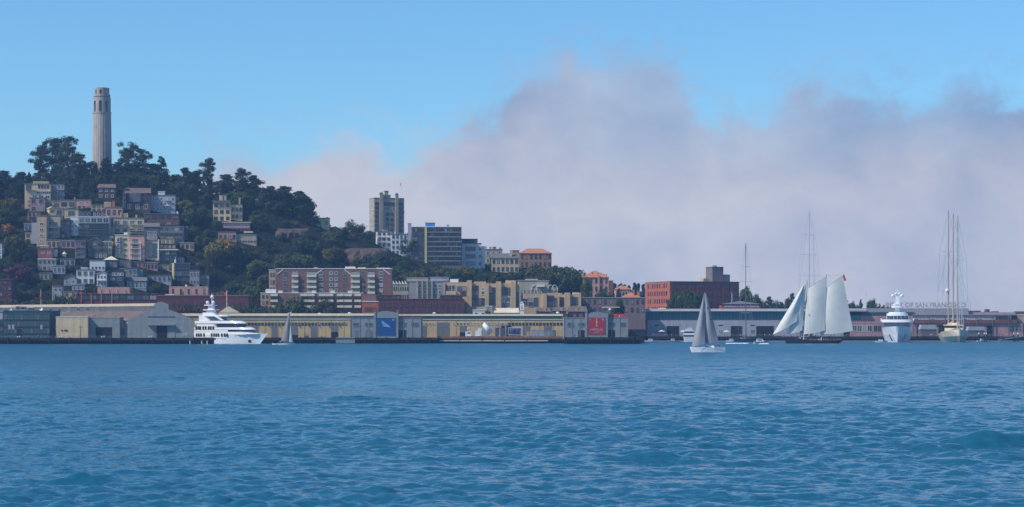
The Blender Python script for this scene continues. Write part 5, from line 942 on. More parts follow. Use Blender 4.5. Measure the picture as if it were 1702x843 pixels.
def sail(name, parent, corners, m, belly=.6, n=8, quad=True, th=.03):
    """corners: tack, clew, head(, peak) in local x,z ; belly pushes towards -y"""
    if len(corners) == 3: tk, cl, hd = [Vector((c[0], c[2] if len(c) > 2 else 0, c[1])) for c in corners]; pk = hd
    else: tk, cl, hd, pk = [Vector((c[0], c[2] if len(c) > 2 else 0, c[1])) for c in corners]
    mb = MB(); g_ = []
    for j in range(n+1):
        v_ = j/n; a_ = tk.lerp(hd, v_); c_ = cl.lerp(pk, v_); row = []
        for i in range(n+1):
            u_ = i/n; p = a_.lerp(c_, u_); p = p+Vector((0, -belly*math.sin(math.pi*u_**.75)*(.35+.65*math.sin(math.pi*min(1, v_*.75+.12)))*min(1, (c_-a_).length/2.5), 0))
            if j == 0: p = p+Vector((0,0,-.10*abs((cl-tk).length)*math.sin(math.pi*u_)*.25))
            row.append(p)
        g_.append(row)
    for s_ in (0, th):
        k0 = len(mb.v)
        for row in g_: mb.v += [(p.x, p.y+s_, p.z) for p in row]
        for j in range(n):
            for i in range(n):
                q = (k0+j*(n+1)+i, k0+j*(n+1)+i+1, k0+(j+1)*(n+1)+i+1, k0+(j+1)*(n+1)+i)
                mb.f.append(q if s_ == 0 else q[::-1]); mb.m.append(0)
    return mk(name, mb, m, parent, smooth=True)
# people: one skinned body, pose variants
def person_mesh(pose, shirt, pants, hair, key):
    J = {'pel':(0,0,.95),'chest':(0,0,1.32),'neck':(0,0,1.50),'head':(0,.01,1.64),'top':(0,.0,1.73)}
    E = [('pel','chest'),('chest','neck'),('neck','head'),('head','top')]
    Rr = {'pel':.15,'chest':.17,'neck':.06,'head':.10,'top':.07}
    for s_, n_ in ((-1,'l'),(1,'r')):
        if pose == 'sit': J.update({'hip'+n_:(.10*s_,0,.9),'kn'+n_:(.12*s_,-.42,.88),'ft'+n_:(.12*s_,-.45,.45),'to'+n_:(.12*s_,-.60,.43)})
        else:
            st = .16*s_ if pose == 'walk' else 0
            J.update({'hip'+n_:(.10*s_,0,.88),'kn'+n_:(.11*s_,-.03+st,.48),'ft'+n_:(.12*s_,.02+st*1.4,.07),'to'+n_:(.13*s_,-.13+st*1.4,.04)})
        up_ = pose == 'wave' and s_ == 1
        J.update({'sh'+n_:(.20*s_,0,1.42),'el'+n_:((.36*s_,-.05,1.55) if up_ else (.28*s_,.03,1.14)),'ha'+n_:((.34*s_,-.1,1.83) if up_ else (.27*s_,-.12,.92))})
        E += [('pel','hip'+n_),('hip'+n_,'kn'+n_),('kn'+n_,'ft'+n_),('ft'+n_,'to'+n_),('chest','sh'+n_),('sh'+n_,'el'+n_),('el'+n_,'ha'+n_)]
        Rr.update({'hip'+n_:.11,'kn'+n_:.07,'ft'+n_:.05,'to'+n_:.04,'sh'+n_:.075,'el'+n_:.05,'ha'+n_:.04})
    names = list(J); me = bpy.data.meshes.new('person'); me.from_pydata([J[q] for q in names], [(names.index(a_), names.index(c_)) for a_, c_ in E], [])
    o = bpy.data.objects.new('person_tmp', me); COL.objects.link(o); o.modifiers.new('skin', 'SKIN')
    for v_, q in zip(me.skin_vertices[0].data if me.skin_vertices else [], names): v_.radius = (Rr[q], Rr[q])
    if not me.skin_vertices:
        pass
    su = o.modifiers.new('sub', 'SUBSURF'); su.levels = 1; su.render_levels = 1
    bpy.context.view_layer.update(); out = bpy.data.meshes.new_from_object(o.evaluated_get(bpy.context.evaluated_depsgraph_get())); bpy.data.objects.remove(o)
    out.materials.clear()
    for m_ in (shirt, pants, M_skin, hair): out.materials.append(m_)
    for p in out.polygons:
        c = p.center; z = c.z
        p.material_index = 3 if (z > 1.66 and c.y > -.05) or z > 1.71 else 2 if z > 1.50 or (abs(c.x) > .22 and (z < 1.0 or z > 1.7)) else 0 if z > .95 else 1
        p.use_smooth = True
    out.name = 'person'; return out
M_skin = mat('skin', (.50,.32,.24), .6)
cl = {'white shirt':mat('white_cloth', (.65,.65,.65), .9),'red shirt':mat('red_cloth', (.45,.05,.05), .9),'dark jacket':mat('dark_cloth', (.03,.03,.04), .9),'blue shirt':mat('blue_cloth', (.08,.14,.32), .9),'tan jacket':mat('tan_cloth', (.35,.25,.15), .9),'pink shirt':mat('pink_cloth', (.5,.25,.26), .9)}
hairm = mat('dark_hair', (.03,.02,.015), .8); pm_ = {}
def person(label, loc, shirt, pose='stand', rz=0, group=None, sc=1.0):
    key = (shirt, pose)
    if key not in pm_: pm_[key] = person_mesh(pose, cl[shirt], cl['dark jacket'] if shirt != 'dark jacket' else cl['blue shirt'], hairm, key)
    o = mk('person', pm_[key], None, None, loc, rz); o.scale = (sc,)*3; return tag(o, label, 'person', group)
def crowd(n, px0, px1, D, z, lab, group, y0=.8, y1=2.4):
    for i in range(n):
        f_ = (i+random.uniform(.1,.9))/n; px = px0+(px1-px0)*f_; sh = random.choice(list(cl)); ps_ = random.choice(['stand','stand','walk','wave'] if random.random() < .4 else ['stand','walk'])
        Dd = D+random.uniform(y0, y1); person(lab % sh, (X(px, Dd), Dd, z), sh, ps_, random.uniform(-1,1), group % sh, random.uniform(.92,1.04))
crowd(46, 1072, 1462, 1190, z_d, 'person in a %s standing by the wharf railing left of the bow-on yacht', 'people in a %s along the wharf left of the bow-on yacht')
crowd(5, 1520, 1555, 1190, z_d, 'person in a %s on the wharf between the two moored yachts', 'people in a %s on the wharf between the moored yachts')
crowd(12, 1612, 1700, 1190, z_d, 'person in a %s on the wharf at the right edge', 'people in a %s on the wharf at the right edge')
crowd(26, 735, 932, 1043, z_c, 'person in a %s behind the brown fence of the low centre pier', 'people in a %s behind the brown pier fence')
crowd(4, 667, 677, 1030, z_m, 'person in a %s in front of the dark doorway by the blue banner', 'people in a %s by the blue banner doorway', .4, 1.2)
crowd(2, 935, 1040, 1000, z_r, 'person in a %s on the pier below the red banner front', 'people in a %s below the red banner', .4, 1.6)
crowd(2, 40, 110, 990, z_l, 'person in a %s on the left pier', 'people in a %s on the left pier', .8, 2)
# --- big white motor yacht
LY = 45; t = thing('motor_yacht', 'big white motor yacht with stacked decks and radar domes moored on the left', 'yacht', (X(381, 1014), 1014, 0), R(-32)); YW = 7.6
k = 1008/F; c32 = math.cos(R(32))
def yx(px): return (px-381)*k/c32
def yz(py): return (571.3-py)*k
Hd = yz(556)
hr = []
for i in range(15):
    f_ = i/14; x = -LY/2+(LY-5)*f_; w_ = YW/2*(1 if f_ < .5 else max(.03, 1-((f_-.5)/.5)**2.2)); dk = Hd*(1+.12*f_); fl = 1+0*f_; xr = 5.6*max(0, (f_-.55)/.45)**2
    wl = w_*(.95 if f_ < .5 else .95-.5*(f_-.5)/.5)
    hr.append([(x+xr, w_, dk),(x+xr*.6, (w_+wl)/2, dk*.55),(x+xr*.1, wl, 0),(x, wl*.6, -1),(x, -wl*.6, -1),(x+xr*.1, -wl, 0),(x+xr*.6, -(w_+wl)/2, dk*.55),(x+xr, -w_, dk)])
mk('hull', MB().loft(hr), M['wpaint'], t, smooth=False)
def deckslab(name, x0, x1, hw, z0, z1, m, taper=.5, nose=4.5, n=10, parent=t, slope=0):
    top_, bot_ = [], []
    pts_ = [(x0, hw), (x0, -hw)] if False else None
    prof_ = [(x0, -hw)]+[(x1-nose+nose*math.sin(math.pi/2*i/n), -hw*math.cos(math.pi/2*i/n)*1.0) for i in range(n+1)]+[(x1-nose+nose*math.sin(math.pi/2*(n-i)/n), hw*math.cos(math.pi/2*(n-i)/n)) for i in range(1, n+1)]+[(x0, hw)]
    mb = MB().loft([[(px_-slope*0, py_, z0) for px_, py_ in prof_], [(px_-(slope if px_ > x1-nose*1.2 else 0), py_*.97, z1) for px_, py_ in prof_]]); return mk(name, mb, m, parent)
deckslab('main_deck_house', -22, yx(425), 3.4, Hd*1.0, yz(551.5), M['wpaint'], nose=5)
deckslab('bulwark', yx(400), yx(440), 3.0, Hd*1.06, yz(553.2), M['wpaint'], nose=6)
deckslab('second_deck_side', -20, yx(389), 3.45, yz(551.4), yz(547.8), M['wpaint'], nose=1)
deckslab('second_deck_windows', -18, yx(426), 3.3, yz(551.39), yz(547.81), G[0], nose=5)
deckslab('second_deck_roof', -20, yx(428), 3.6, yz(547.7), yz(544), M['wpaint'], nose=6, slope=2)
deckslab('bridge_deck', -17, yx(366), 3.2, yz(543.9), yz(537.5), M['wpaint'], nose=2)
deckslab('bridge_windows', yx(366), yx(410), 3.0, yz(543.9), yz(538.2), G[0], nose=4, slope=.8)
deckslab('bridge_roof', -18, yx(412), 3.4, yz(537.4), yz(533), M['wpaint'], nose=6, slope=2.5)
deckslab('sun_deck', -16, yx(352), 2.9, yz(532.9), yz(524), M['wpaint'], nose=2, slope=3)
deckslab('sun_deck_screen', yx(352), yx(378), 2.3, yz(532.9), yz(528.5), G[1], nose=3, slope=1.2)
deckslab('sun_deck_hardtop', yx(340), yx(380), 2.6, yz(525.5), yz(523.8), M['wpaint'], nose=4, slope=.5)
deckslab('flybridge', yx(337), yx(360), 2.0, yz(523.7), yz(519), M['wpaint'], nose=2, slope=1.2)
deckslab('mast_platform', yx(338.5), yx(361), 2.2, yz(515.2), yz(513.6), M['wpaint'], nose=1.5)
deckslab('mast_base', yx(342), yx(356), 1.2, yz(519), yz(515.3), M['wpaint'], nose=1)
deckslab('mast_column', yx(344), yx(354), .8, yz(513.5), yz(507.5), M['wpaint'], nose=.6)
deckslab('upper_platform', yx(340), yx(357), 2.0, yz(507.4), yz(506), M['wpaint'], nose=1.2)
for (px_, py_, r_, y_) in ((344, 502.5, 3.1, -1.0), (354.5, 502.5, 3.1, -1.0), (350, 493, 3.3, 0)): mk('radar_dome', MB().ball((yx(px_), y_, yz(py_)), r_*k, 12, 8), M['wpaint'], t, smooth=True)
mk('mast', MB().tube([(yx(349.5),0,yz(506)),(yx(349.5),0,yz(487.5))], .22, 6), M['wpaint'], t)
for a_ in (328, 334, 339, 343.5, 347.5, 354.5): mk('window', MB().box(yx(a_), yx(a_+2.6), -3.46, -3.38, yz(545.8), yz(541)), G[0], t) if False else None
wn_ = MB().box(-.5, .5, -.05, .03, -.75, .75).mesh('window', [G[0]])
for a_ in (329.5, 333.5, 337, 342.5, 347, 352.5, 356.5, 361): mk('window', wn_, None, t, (yx(a_), -3.66, yz(544.6)))
for a_ in (331, 335, 339, 344.5, 358.5, 363, 367, 371, 377, 382, 386.5): mk('window', wn_, None, t, (yx(a_), -3.86, yz(556.6)))
for a_ in (392, 400, 407): mk('porthole', MB().lathe([(.16,-.06),(.16,.06)], 8), G[0], t, (yx(a_), -3.3+.12*(a_-392)/7, yz(558.3))).rotation_euler = (R(90),0,0)
mk('rub_rail', MB().box(-20, yx(382), -3.88, -3.81, yz(562.6), yz(561.8)), M['wtrim'], t)
mk('anchor_pocket', MB().box(-.7, .7, -.1, .1, -1.0, .4), M['ddoor'], t, (yx(424), -2.35, yz(566)), R(22))
mk('boat_deck_arch', MB().prism([(yx(372),-2.8,yz(532)),(yx(378),-2.8,yz(532)),(yx(366),-2.8,yz(525)),(yx(360),-2.8,yz(525))], (0,.25,0)), M['wpaint'], t)
# --- near sloop
D = DW(585.5); k = D/F; t = thing('sloop', 'near sloop with grey laminate mainsail and jib, closest boat', 'sailboat', (X(1177.5, D), D, 0), 0)
def lx(px): return (px-1177.5)*k
def lz(py): return (585.5-py)*k
Lh = 55*k; mb = MB(); rr_ = hull_rings(Lh, 3.1, lz(577.5), draft=.3, stern=.8, sheer=.10, rake=.5); mb.loft([[(-x_, y_, z_) for x_, y_, z_ in q] for q in reversed(rr_)]); mk('hull', mb, M['wpaint'], t)
mk('stripe', MB().box(lx(1160), lx(1200), -1.46, -1.40, lz(579.6), lz(579.1)), M['gtrim'], t)
mk('coachroof', MB().loft([[(lx(1166),-.7,lz(577.6)),(lx(1166),.7,lz(577.6)),(lx(1167),.55,lz(575.8)),(lx(1167),-.55,lz(575.8))],[(lx(1187),-.95,lz(577.6)),(lx(1187),.95,lz(577.6)),(lx(1186),.8,lz(574.6)),(lx(1186),-.8,lz(574.6))]]), M['wpaint'], t)
mk('window', MB().box(lx(1172), lx(1182), -.93, -.9, lz(577), lz(576)), G[0], t)
mk('mast', MB().tube([(lx(1171.5),0,lz(577)),(lx(1171),0,lz(486))], [.10,.07], 8), M['alum'], t); mk('boom', MB().tube([(lx(1172),0,lz(572.5)),(lx(1195),-.5,lz(571))], .07, 6), M['alum'], t)
sail('mainsail', t, ((lx(1172.3), lz(571)), (lx(1194.5), lz(569), -.5), (lx(1172), lz(488)), (lx(1173.5), lz(486.8))), M['sailg'], .9, 12)
sail('jib', t, ((lx(1149.5), lz(576.5)), (lx(1171), lz(571), -1.4), (lx(1169.8), lz(489))), M['sailg'], 1.0, 12)
wires('rigging', t, [((lx(1149), 0, lz(577.5)), (lx(1170.5), 0, lz(487))), ((lx(1205), 0, lz(577)), (lx(1171), 0, lz(486.3))), ((lx(1173), -1.45, lz(577.5)), (lx(1171.2), 0, lz(488))), ((lx(1173), 1.45, lz(577.5)), (lx(1171.2), 0, lz(488)))], .016)
tx = lettering('USA', .62, M['dtrim'], t, (lx(1182), -1.32, lz(525)), sx=.9, name='sail_lettering'); tx = lettering('28999', .62, M['dtrim'], t, (lx(1183), -1.30, lz(532)), sx=.9, name='sail_lettering')
mk('sail_emblem', MB().lathe([(.22,-.02),(.22,.02)], 10), M['dtrim'], t, (lx(1175.5), -1.1, lz(512.5))).rotation_euler = (R(90),0,0)
mk('stern_rail', MB().tube([(lx(1199),-1.1,lz(577)),(lx(1199),-1.1,lz(573)),(lx(1205),-1.0,lz(573)),(lx(1205),1.0,lz(573)),(lx(1199),1.1,lz(573)),(lx(1199),1.1,lz(577))], .025, 4), M['steel'], t)
person('crew member in a red jacket seated at the helm of the near sloop', (lx(1193)+t.location.x, D-.3, lz(577.5)-.35), 'red shirt', 'sit', 1.4); person('crew member in a white shirt seated amidships on the near sloop', (lx(1188)+t.location.x, D+.4, lz(577.5)-.35), 'white shirt', 'sit', -1.2)
# --- small ketch with dinghy
D = DW(573.6); k = D/F; t = thing('small_sailboat', 'small sailboat with a dark grey mainsail and a bright white jib near the tan shed', 'sailboat', (X(475, D), D, 0))
lx = lambda px: (px-475)*k
lz = lambda py: (573.6-py)*k
hull(t, 27*k, 2.5, lz(570.5), M['wpaint'], draft=.3, sheer=.15, rake=.6); mk('mast', MB().tube([(lx(481),0,lz(571)),(lx(482),0,lz(517))], [.1,.07], 6), M['gtrim'], t)
sail('mainsail', t, ((lx(480.6), lz(567.5)), (lx(467), lz(567), -.3), (lx(481.6), lz(519)), (lx(480), lz(519.5))), mat('dark_grey_sailcloth', (.30,.28,.26), .7), .5); sail('jib', t, ((lx(487), lz(569)), (lx(480.5), lz(568.5), -.4), (lx(483), lz(540))), M['sailw'], .35)
mk('coachroof', MB().box(lx(469), lx(482), -.7, .7, lz(570.6), lz(568.8)), M['dgrey'], t); wires('rigging', t, [((lx(488),0,lz(570)),(lx(482.2),0,lz(518))),((lx(462),0,lz(570)),(lx(482),0,lz(517.5)))], .02)
person('crew member in a white shirt seated at the stern of the small sailboat', (lx(466)+t.location.x, D, .25), 'white shirt', 'sit', 1)
t = thing('dinghy', 'tiny white inflatable dinghy towed behind the small sailboat', 'dinghy', (X(457.5, D), D-.5, 0)); mb = MB(); mb.tube([(-.9,-.6,.28),(.6,-.6,.3),(1.3,0,.45),(.6,.6,.3),(-.9,.6,.28)], .27, 8); mk('tubes', mb, M['wpaint'], t); mk('floor', MB().box(-.85, .7, -.5, .5, .12, .2), M['gtrim'], t); mk('outboard', MB().box(-1.2, -.95, -.18, .18, .05, .95), M['wpaint'], t)
# --- schooner
D = DW(571); k = D/F; t = thing('schooner', 'black-hulled schooner under four white sails, with people on deck', 'schooner', (X(1352, D), D, 0))
lx = lambda px: (px-1352)*k
lz = lambda py: (571-py)*k
rings = []
for i in range(17):
    f_ = i/16; px = 1303.5+(1401-1303.5)*f_; w_ = 2.9*(max(.03, math.sin(math.pi*min(1, (f_*1.25+.02))/2)) if f_ < .8 else 1-.55*((f_-.8)/.2)); dz = lz(560.8)-(lz(560.8)-lz(566))*min(1, f_/.45)+.35*max(0, f_-.6); bx = 0 if f_ < .86 else 0
    x_ = lx(px); xl = x_+(1.0*(1-f_/.1) if f_ < .1 else -(f_-.85)/.15*2.8 if f_ > .85 else 0)
    rings.append([(x_, w_, dz),(xl, w_*.9, 0),(xl, w_*.3, -.8),(xl, -w_*.3, -.8),(xl, -w_*.9, 0),(x_, -w_, dz)])
mk('hull', MB().loft(rings), M['blackp'], t)
mk('deckhouse', MB().box(lx(1345), lx(1356), -1.1, 1.1, lz(566.5), lz(563.5)), M['wood'], t); mk('deckhouse', MB().box(lx(1376), lx(1388), -1.2, 1.2, lz(566.8), lz(564.6)), M['wood'], t)
mk('bowsprit', MB().tube([(lx(1308),0,lz(560.8)),(lx(1283),0,lz(557.5))], [.2,.12], 6), M['wood'], t)
mk('mast', MB().tube([(lx(1335.5),0,lz(566)),(lx(1342.5),0,lz(459.5))], [.26,.16], 8), M['ctrim'], t); mk('mast', MB().tube([(lx(1365),0,lz(566)),(lx(1373),0,lz(456.5))], [.28,.17], 8), M['ctrim'], t)
mk('topmast', MB().tube([(lx(1373.2),.2,lz(466)),(lx(1376.5),.2,lz(433))], [.10,.05], 6), M['wtrim'], t)
mk('boom', MB().tube([(lx(1333),0,lz(556.3)),(lx(1367),-1.2,lz(550))], .13, 6), M['wood'], t); mk('boom', MB().tube([(lx(1364),0,lz(556.8)),(lx(1421),-1.8,lz(549.5))], .15, 6), M['wood'], t)
mk('gaff', MB().tube([(lx(1343),0,lz(479)),(lx(1372.6),-.8,lz(460.6))], .09, 6), M['wood'], t); mk('gaff', MB().tube([(lx(1373),0,lz(479)),(lx(1400.6),-1,lz(458))], .10, 6), M['wood'], t)
sail('flying_jib', t, ((lx(1284.5), lz(556)), (lx(1323.5), lz(534.5), -1.6), (lx(1337.5), lz(469.5))), M['sailw'], 1.9, 12); sail('staysail', t, ((lx(1308), lz(556)), (lx(1333), lz(549.5), -.8), (lx(1340.8), lz(463))), M['sailw'], 1.0, 10)
sail('foresail', t, ((lx(1334), lz(556)), (lx(1371), lz(549.5), -1.2), (lx(1342.8), lz(479.5)), (lx(1374), lz(460.8), -.8)), M['sailw'], 1.2, 10); sail('mainsail', t, ((lx(1363), lz(556)), (lx(1417), lz(550), -1.8), (lx(1371.8), lz(479.5)), (lx(1400), lz(459), -1)), M['sailw'], 1.5, 12)
wires('rigging', t, [((lx(1283.5),0,lz(557.6)),(lx(1342.5),0,lz(460))),((lx(1303.5),0,lz(561)),(lx(1341.5),0,lz(466))),((lx(1342.5),0,lz(460)),(lx(1373),0,lz(459))),((lx(1332),-2.7,lz(564)),(lx(1342),0,lz(464))),((lx(1339),-2.8,lz(564)),(lx(1342),0,lz(464))),((lx(1362),-2.8,lz(565)),(lx(1372.5),0,lz(462))),((lx(1369),-2.8,lz(565)),(lx(1372.5),0,lz(462))),((lx(1373),0,lz(458)),(lx(1400.5),-1,lz(458.5)))], .035)
mk('flag', MB().prism([(lx(1401),-1,lz(456)),(lx(1402.5),-1,lz(456.5)),(lx(1406.5),-1.1,lz(466.5)),(lx(1403),-1,lz(467)),(lx(1400.8),-1,lz(462))], (0,.04,0)), M['redp'], t); mk('pennant', MB().prism([(lx(1343.5),-1.3,lz(521.5)),(lx(1346.5),-1.3,lz(525)),(lx(1343.5),-1.3,lz(524.7))], (0,.04,0)), M['redp'], t)
sp_ = ['white shirt','red shirt','dark jacket','blue shirt','tan jacket','pink shirt']
for i, px_ in enumerate((1322, 1327, 1330, 1336.5, 1340, 1348, 1351, 1358, 1361, 1368, 1371.5, 1375, 1380.5, 1386, 1391, 1394, 1397)):
    sh = sp_[(i*5+2) % 6]; zz = lz(560.8)-(lz(560.8)-lz(566))*min(1, ((px_-1303.5)/97.5)/.45)-.75
    person('person in a %s on the deck of the black schooner' % sh, (X(px_, D), D-1.2+.5*(i % 3), zz), sh, ['stand','stand','walk'][i % 3], random.uniform(-1.5,1.5), 'people in a %s on the schooner deck' % sh)
# --- bare masted sloops moored behind
def spreaders(mb, x, z, w, y=0): mb.tube([(x-w,y,z+.1),(x,y,z),(x+w,y,z+.1)], .09, 5)
def bare_sloop(label, px, ytop, D, hm, Lh, beam, dk, rz, spr, second=None, r=.32):
    t = thing('moored_sloop', label, 'sailboat', (X(px, D), D, 0), rz); h_ = Z(ytop, D); hull(t, Lh, beam, dk, hm, draft=.5, sheer=.2)
    mk('coachroof', MB().box(-Lh*.2, Lh*.1, -beam*.25, beam*.25, dk+.002, dk+.8), M['dgrey'], t)
    mk('mast', MB().tube([(0,0,dk),(0,0,h_)], [r, r*.55], 8), M['alum'] if spr[0] != 'd' else M['dgrey'], t)
    sgs = []; mb = MB(); prev = (beam/2, dk)
    cz, sz = math.cos(-rz), math.sin(-rz)
    for py_, w_ in spr[1]:
        z_ = Z(py_, D); mb.tube([(-w_*cz,-w_*sz,z_),(0,0,z_-.1),(w_*cz,w_*sz,z_)], .10, 5)
        for q in (-1, 1): sgs.append(((q*prev[0]*cz, q*prev[0]*sz, prev[1]), (q*w_*cz, q*w_*sz, z_)))
        prev = (w_, z_)
    for q in (-1, 1): sgs.append(((q*prev[0]*cz, q*prev[0]*sz, prev[1]), (0, 0, h_)))
    sgs += [((Lh*.48,0,dk),(0,0,h_)),((-Lh*.48,0,dk),(0,0,h_))]
    mk('spreaders', mb, M['alum'], t); wires('rigging', t, sgs, .045); mk('boom', MB().tube([(0,0,dk+2),(-Lh*.35,0,dk+1.9)], .18, 6), M['dgrey'], t); return t
bare_sloop('dark racing sloop with one tall bare mast moored alone at the wharf', 1239.5, 404, 1165, M['blackp'], 30, 5.2, 1.6, R(-78), ('d', ((520, 2.4), (468, 3.0), (443, 2.2))), r=.28)
tm = bare_sloop('superyacht sloop moored behind the schooner, only its very tall mast clear of the sails', 1345, 352, 1150, M['blackp'], 40, 8, 2.6, R(-70), ('a', ((500, 5), (457.5, 5.4), (423, 4.6), (390, 3))), r=.36)
mk('masthead', MB().tube([(0,0,Z(352,1150)),(0,0,Z(347,1150))], .08, 5), M['alum'], tm); mk('stay_mast', MB().tube([(2.6,2,2.6),(1.0,2,Z(390,1150))], [.25,.15], 6), M['alum'], tm)
# --- bow-on motor yacht
D = 1125; k = D/F; t = thing('motor_yacht', 'large white motor yacht seen from the bow, radar domes on its mast', 'yacht', (X(1491.5, D), D, 0), -math.atan((1491.5-851)/F)); 
lx = lambda px: (px-1491.5)*k
lz = lambda py: (569.1-py)*k
rings = []
for i in range(13):
    f_ = i/12; y = 58*f_; w_ = 8.0*max(.02, math.sin(math.pi/2*min(1, f_*3.2+.01)))**.7; dk = lz(542.5)-(lz(542.5)-lz(549))*min(1, f_*1.3); wl = w_*.78*min(1, .25+f_*2.5); yb2 = y+max(0, (.2-f_))*18
    rings.append([(w_, y, dk),((w_+wl)*.52, (y+yb2)/2, dk*.5),(wl, yb2, 0),(wl*.5, yb2, -1),(-wl*.5, yb2, -1),(-wl, yb2, 0),(-(w_+wl)*.52, (y+yb2)/2, dk*.5),(-w_, y, dk)])
mk('hull', MB().loft(rings), M['wpaint'], t)
def fdeck(name, hw, z0, z1, y0, m, y1=50, nose=3):
    pr_ = [(-hw, y1)]+[(-hw*math.cos(math.pi*i/10)*1.0, y0+nose*(1-math.sin(math.pi*i/10))) for i in range(11)]+[(hw, y1)]
    mk(name, MB().loft([[(a_, c_, z0) for a_, c_ in pr_], [(a_*.985, c_+.15, z1) for a_, c_ in pr_]]), m, t)
fdeck('main_deck_windows', 6.8, lz(545), lz(535.8), 14, G[2]); fdeck('bridge_bulwark', 8.0, lz(535.7), lz(531), 12, M['wpaint']); fdeck('bridge_windows', 5.8, lz(530.9), lz(524.8), 17, G[2]); fdeck('bridge_roof', 5.6, lz(524.7), lz(520.5), 14.5, M['wpaint']); fdeck('top_deck', 4.6, lz(520.4), lz(518.5), 20, M['wpaint']); fdeck('hardtop', 3.2, lz(510.5), lz(508.4), 22, M['wpaint'], 32, 2)
for x_ in (-5.6, -3.8, -1.9, 0, 1.9, 3.8, 5.6): mk('window_post', MB().box(x_-.14, x_+.14, 16.75-.0+abs(x_)*.28*abs(x_)*.28, 17.2+abs(x_)*.28*abs(x_)*.28, lz(530.9), lz(524.85)), M['wpaint'], t)
for x_ in (-2.7, 2.7): mk('hardtop_post', MB().tube([(x_, 24, lz(518.4)),(x_, 24, lz(510.6))], .12, 5), M['steel'], t)
mk('mast_column', MB().loft([[(-1.3,25,lz(518.4)),(1.3,25,lz(518.4)),(1.3,27.5,lz(518.4)),(-1.3,27.5,lz(518.4))],[(-.9,25.3,lz(493)),(.9,25.3,lz(493)),(.9,26.8,lz(493)),(-.9,26.8,lz(493))]]), M['wpaint'], t)
mk('crosstree', MB().box(-2.6, 2.6, 25.5, 26.5, lz(493), lz(491.8)), M['wpaint'], t); mk('radar_arm', MB().box(-1.6, 1.6, 24.6, 25.2, lz(505), lz(503.5)), M['wpaint'], t)
for (px_, py_, r_) in ((1484, 490.5, .95), (1499, 490.5, .95), (1489, 487, .7), (1495, 487, .7), (1487.5, 506, .9)): mk('radar_dome', MB().ball((lx(px_), 25.5, lz(py_)), r_, 12, 8), M['wpaint'], t, smooth=True)
mk('top_mast', MB().tube([(-.35,26,lz(491)),(-.35,26,lz(478.5))], .12, 5).tube([(.35,26,lz(491)),(.35,26,lz(479))], .12, 5).tube([(-.6,26,lz(482)),(.6,26,lz(482))], .08, 5), M['wpaint'], t)
for s_ in (-1, 1): mk('anchor_recess', MB().prism([(s_*4.6, 1.0, lz(556)),(s_*4.0, .9, lz(556)),(s_*2.2, 2.0, lz(567)),(s_*2.9, 2.0, lz(567))], (0,-.6,0)), M['dgrey'], t); mk('bridge_wing', MB().box(min(s_*8,s_*8.7), max(s_*8,s_*8.7), 16, 19, lz(534.5), lz(529)), M['wpaint'], t)
# --- three-masted yacht, bow-on
D = 1128; k = D/F; t = thing('three_masted_yacht', 'cream three-masted sailing yacht moored bow-on with bare masts', 'yacht', (X(1584, D), D, 0), -math.atan((1584-851)/F))
lx = lambda px: (px-1584)*k
lz = lambda py: (568.8-py)*k
rings = []
for i in range(13):
    f_ = i/12; y = 55*f_; cx_ = 3.2*(1-f_)**2*1.0-1*f_; w_ = 7.3*max(.02, math.sin(math.pi/2*min(1, f_*2.6+.01)))**.8; dk = lz(547.5)-(lz(547.5)-lz(555))*min(1, f_*1.6); wl = w_*.72*min(1, .2+f_*2.5)
    rings.append([(cx_+w_, y, dk),(cx_+(w_+wl)*.52, y+1, dk*.5),(cx_+wl, y+2+6*(1-f_)**3, 0),(cx_, y+3, -1),(cx_-wl, y+2+6*(1-f_)**3, 0),(cx_-(w_+wl)*.52, y+1, dk*.5),(cx_-w_, y, dk)])
mk('hull', MB().loft(rings), M['hullcream'], t)
def cdeck(name, x0, x1, z0, z1, y0, y1, m): mk(name, MB().box(lx(x0), lx(x1), y0, y1, lz(z0), lz(z1)), m, t)
cdeck('deckhouse', 1570, 1600, 556, 545, 16, 34, M['hullcream']); cdeck('deckhouse_windows', 1572, 1598, 544.9, 541, 17, 32, G[0]); cdeck('deckhouse_roof', 1568, 1601, 540.9, 539.5, 15.5, 33, M['hullcream']); cdeck('wheelhouse', 1575, 1592, 539.4, 536.5, 20, 30, M['hullcream'])
for a_, c_, y_ in ((1570,1583,12),(1580,1594,19)): mk('sail_cover', MB().prism([(lx(a_),y_,lz(541)),(lx(c_),y_,lz(541)),(lx(c_)-.2,y_,lz(533.5)),(lx(a_)+2.2,y_,lz(537.5))], (0,2.2,0)), M['hullcream'], t)
for k2_, (px_, pyt, yy) in enumerate(((1576.5, 350, 40), (1584.2, 355, 26), (1591.3, 359, 10))):
    kk = (D+yy)/F; x_ = (px_-1584)*kk; h_ = Z(pyt, D+yy); mb = MB()
    m_ = mk('mast', MB().tube([(x_,yy,1.5),(x_,yy,h_)], [.42,.26], 8), M['beige'], t)
    for (py_, w_) in ((418+7*k2_, 4.6), (482.5+9*k2_, 5.4)): z_ = Z(py_, D+yy); mb.tube([(x_-w_,yy,z_),(x_,yy,z_),(x_+w_,yy,z_)], .13, 5)
    mk('spreaders', mb, M['alum'], m_)
    sg_ = []
    z1_, z2_ = Z(418+7*k2_, D+yy), Z(482.5+9*k2_, D+yy)
    for q in (-1, 1): sg_ += [((x_+q*6.5,yy,2.5),(x_+q*5.4,yy,z2_)),((x_+q*5.4,yy,z2_),(x_+q*4.6,yy,z1_)),((x_+q*4.6,yy,z1_),(x_,yy,h_)),((x_+q*5.4,yy,z2_),(x_,yy,z1_))]
    wires('shrouds', m_, sg_, .05)
    mk('boom', MB().tube([(x_+.1,yy+.4,lz(543)),(x_+.3,yy+9,lz(542.5))], .4, 6), M['sailw'], t)
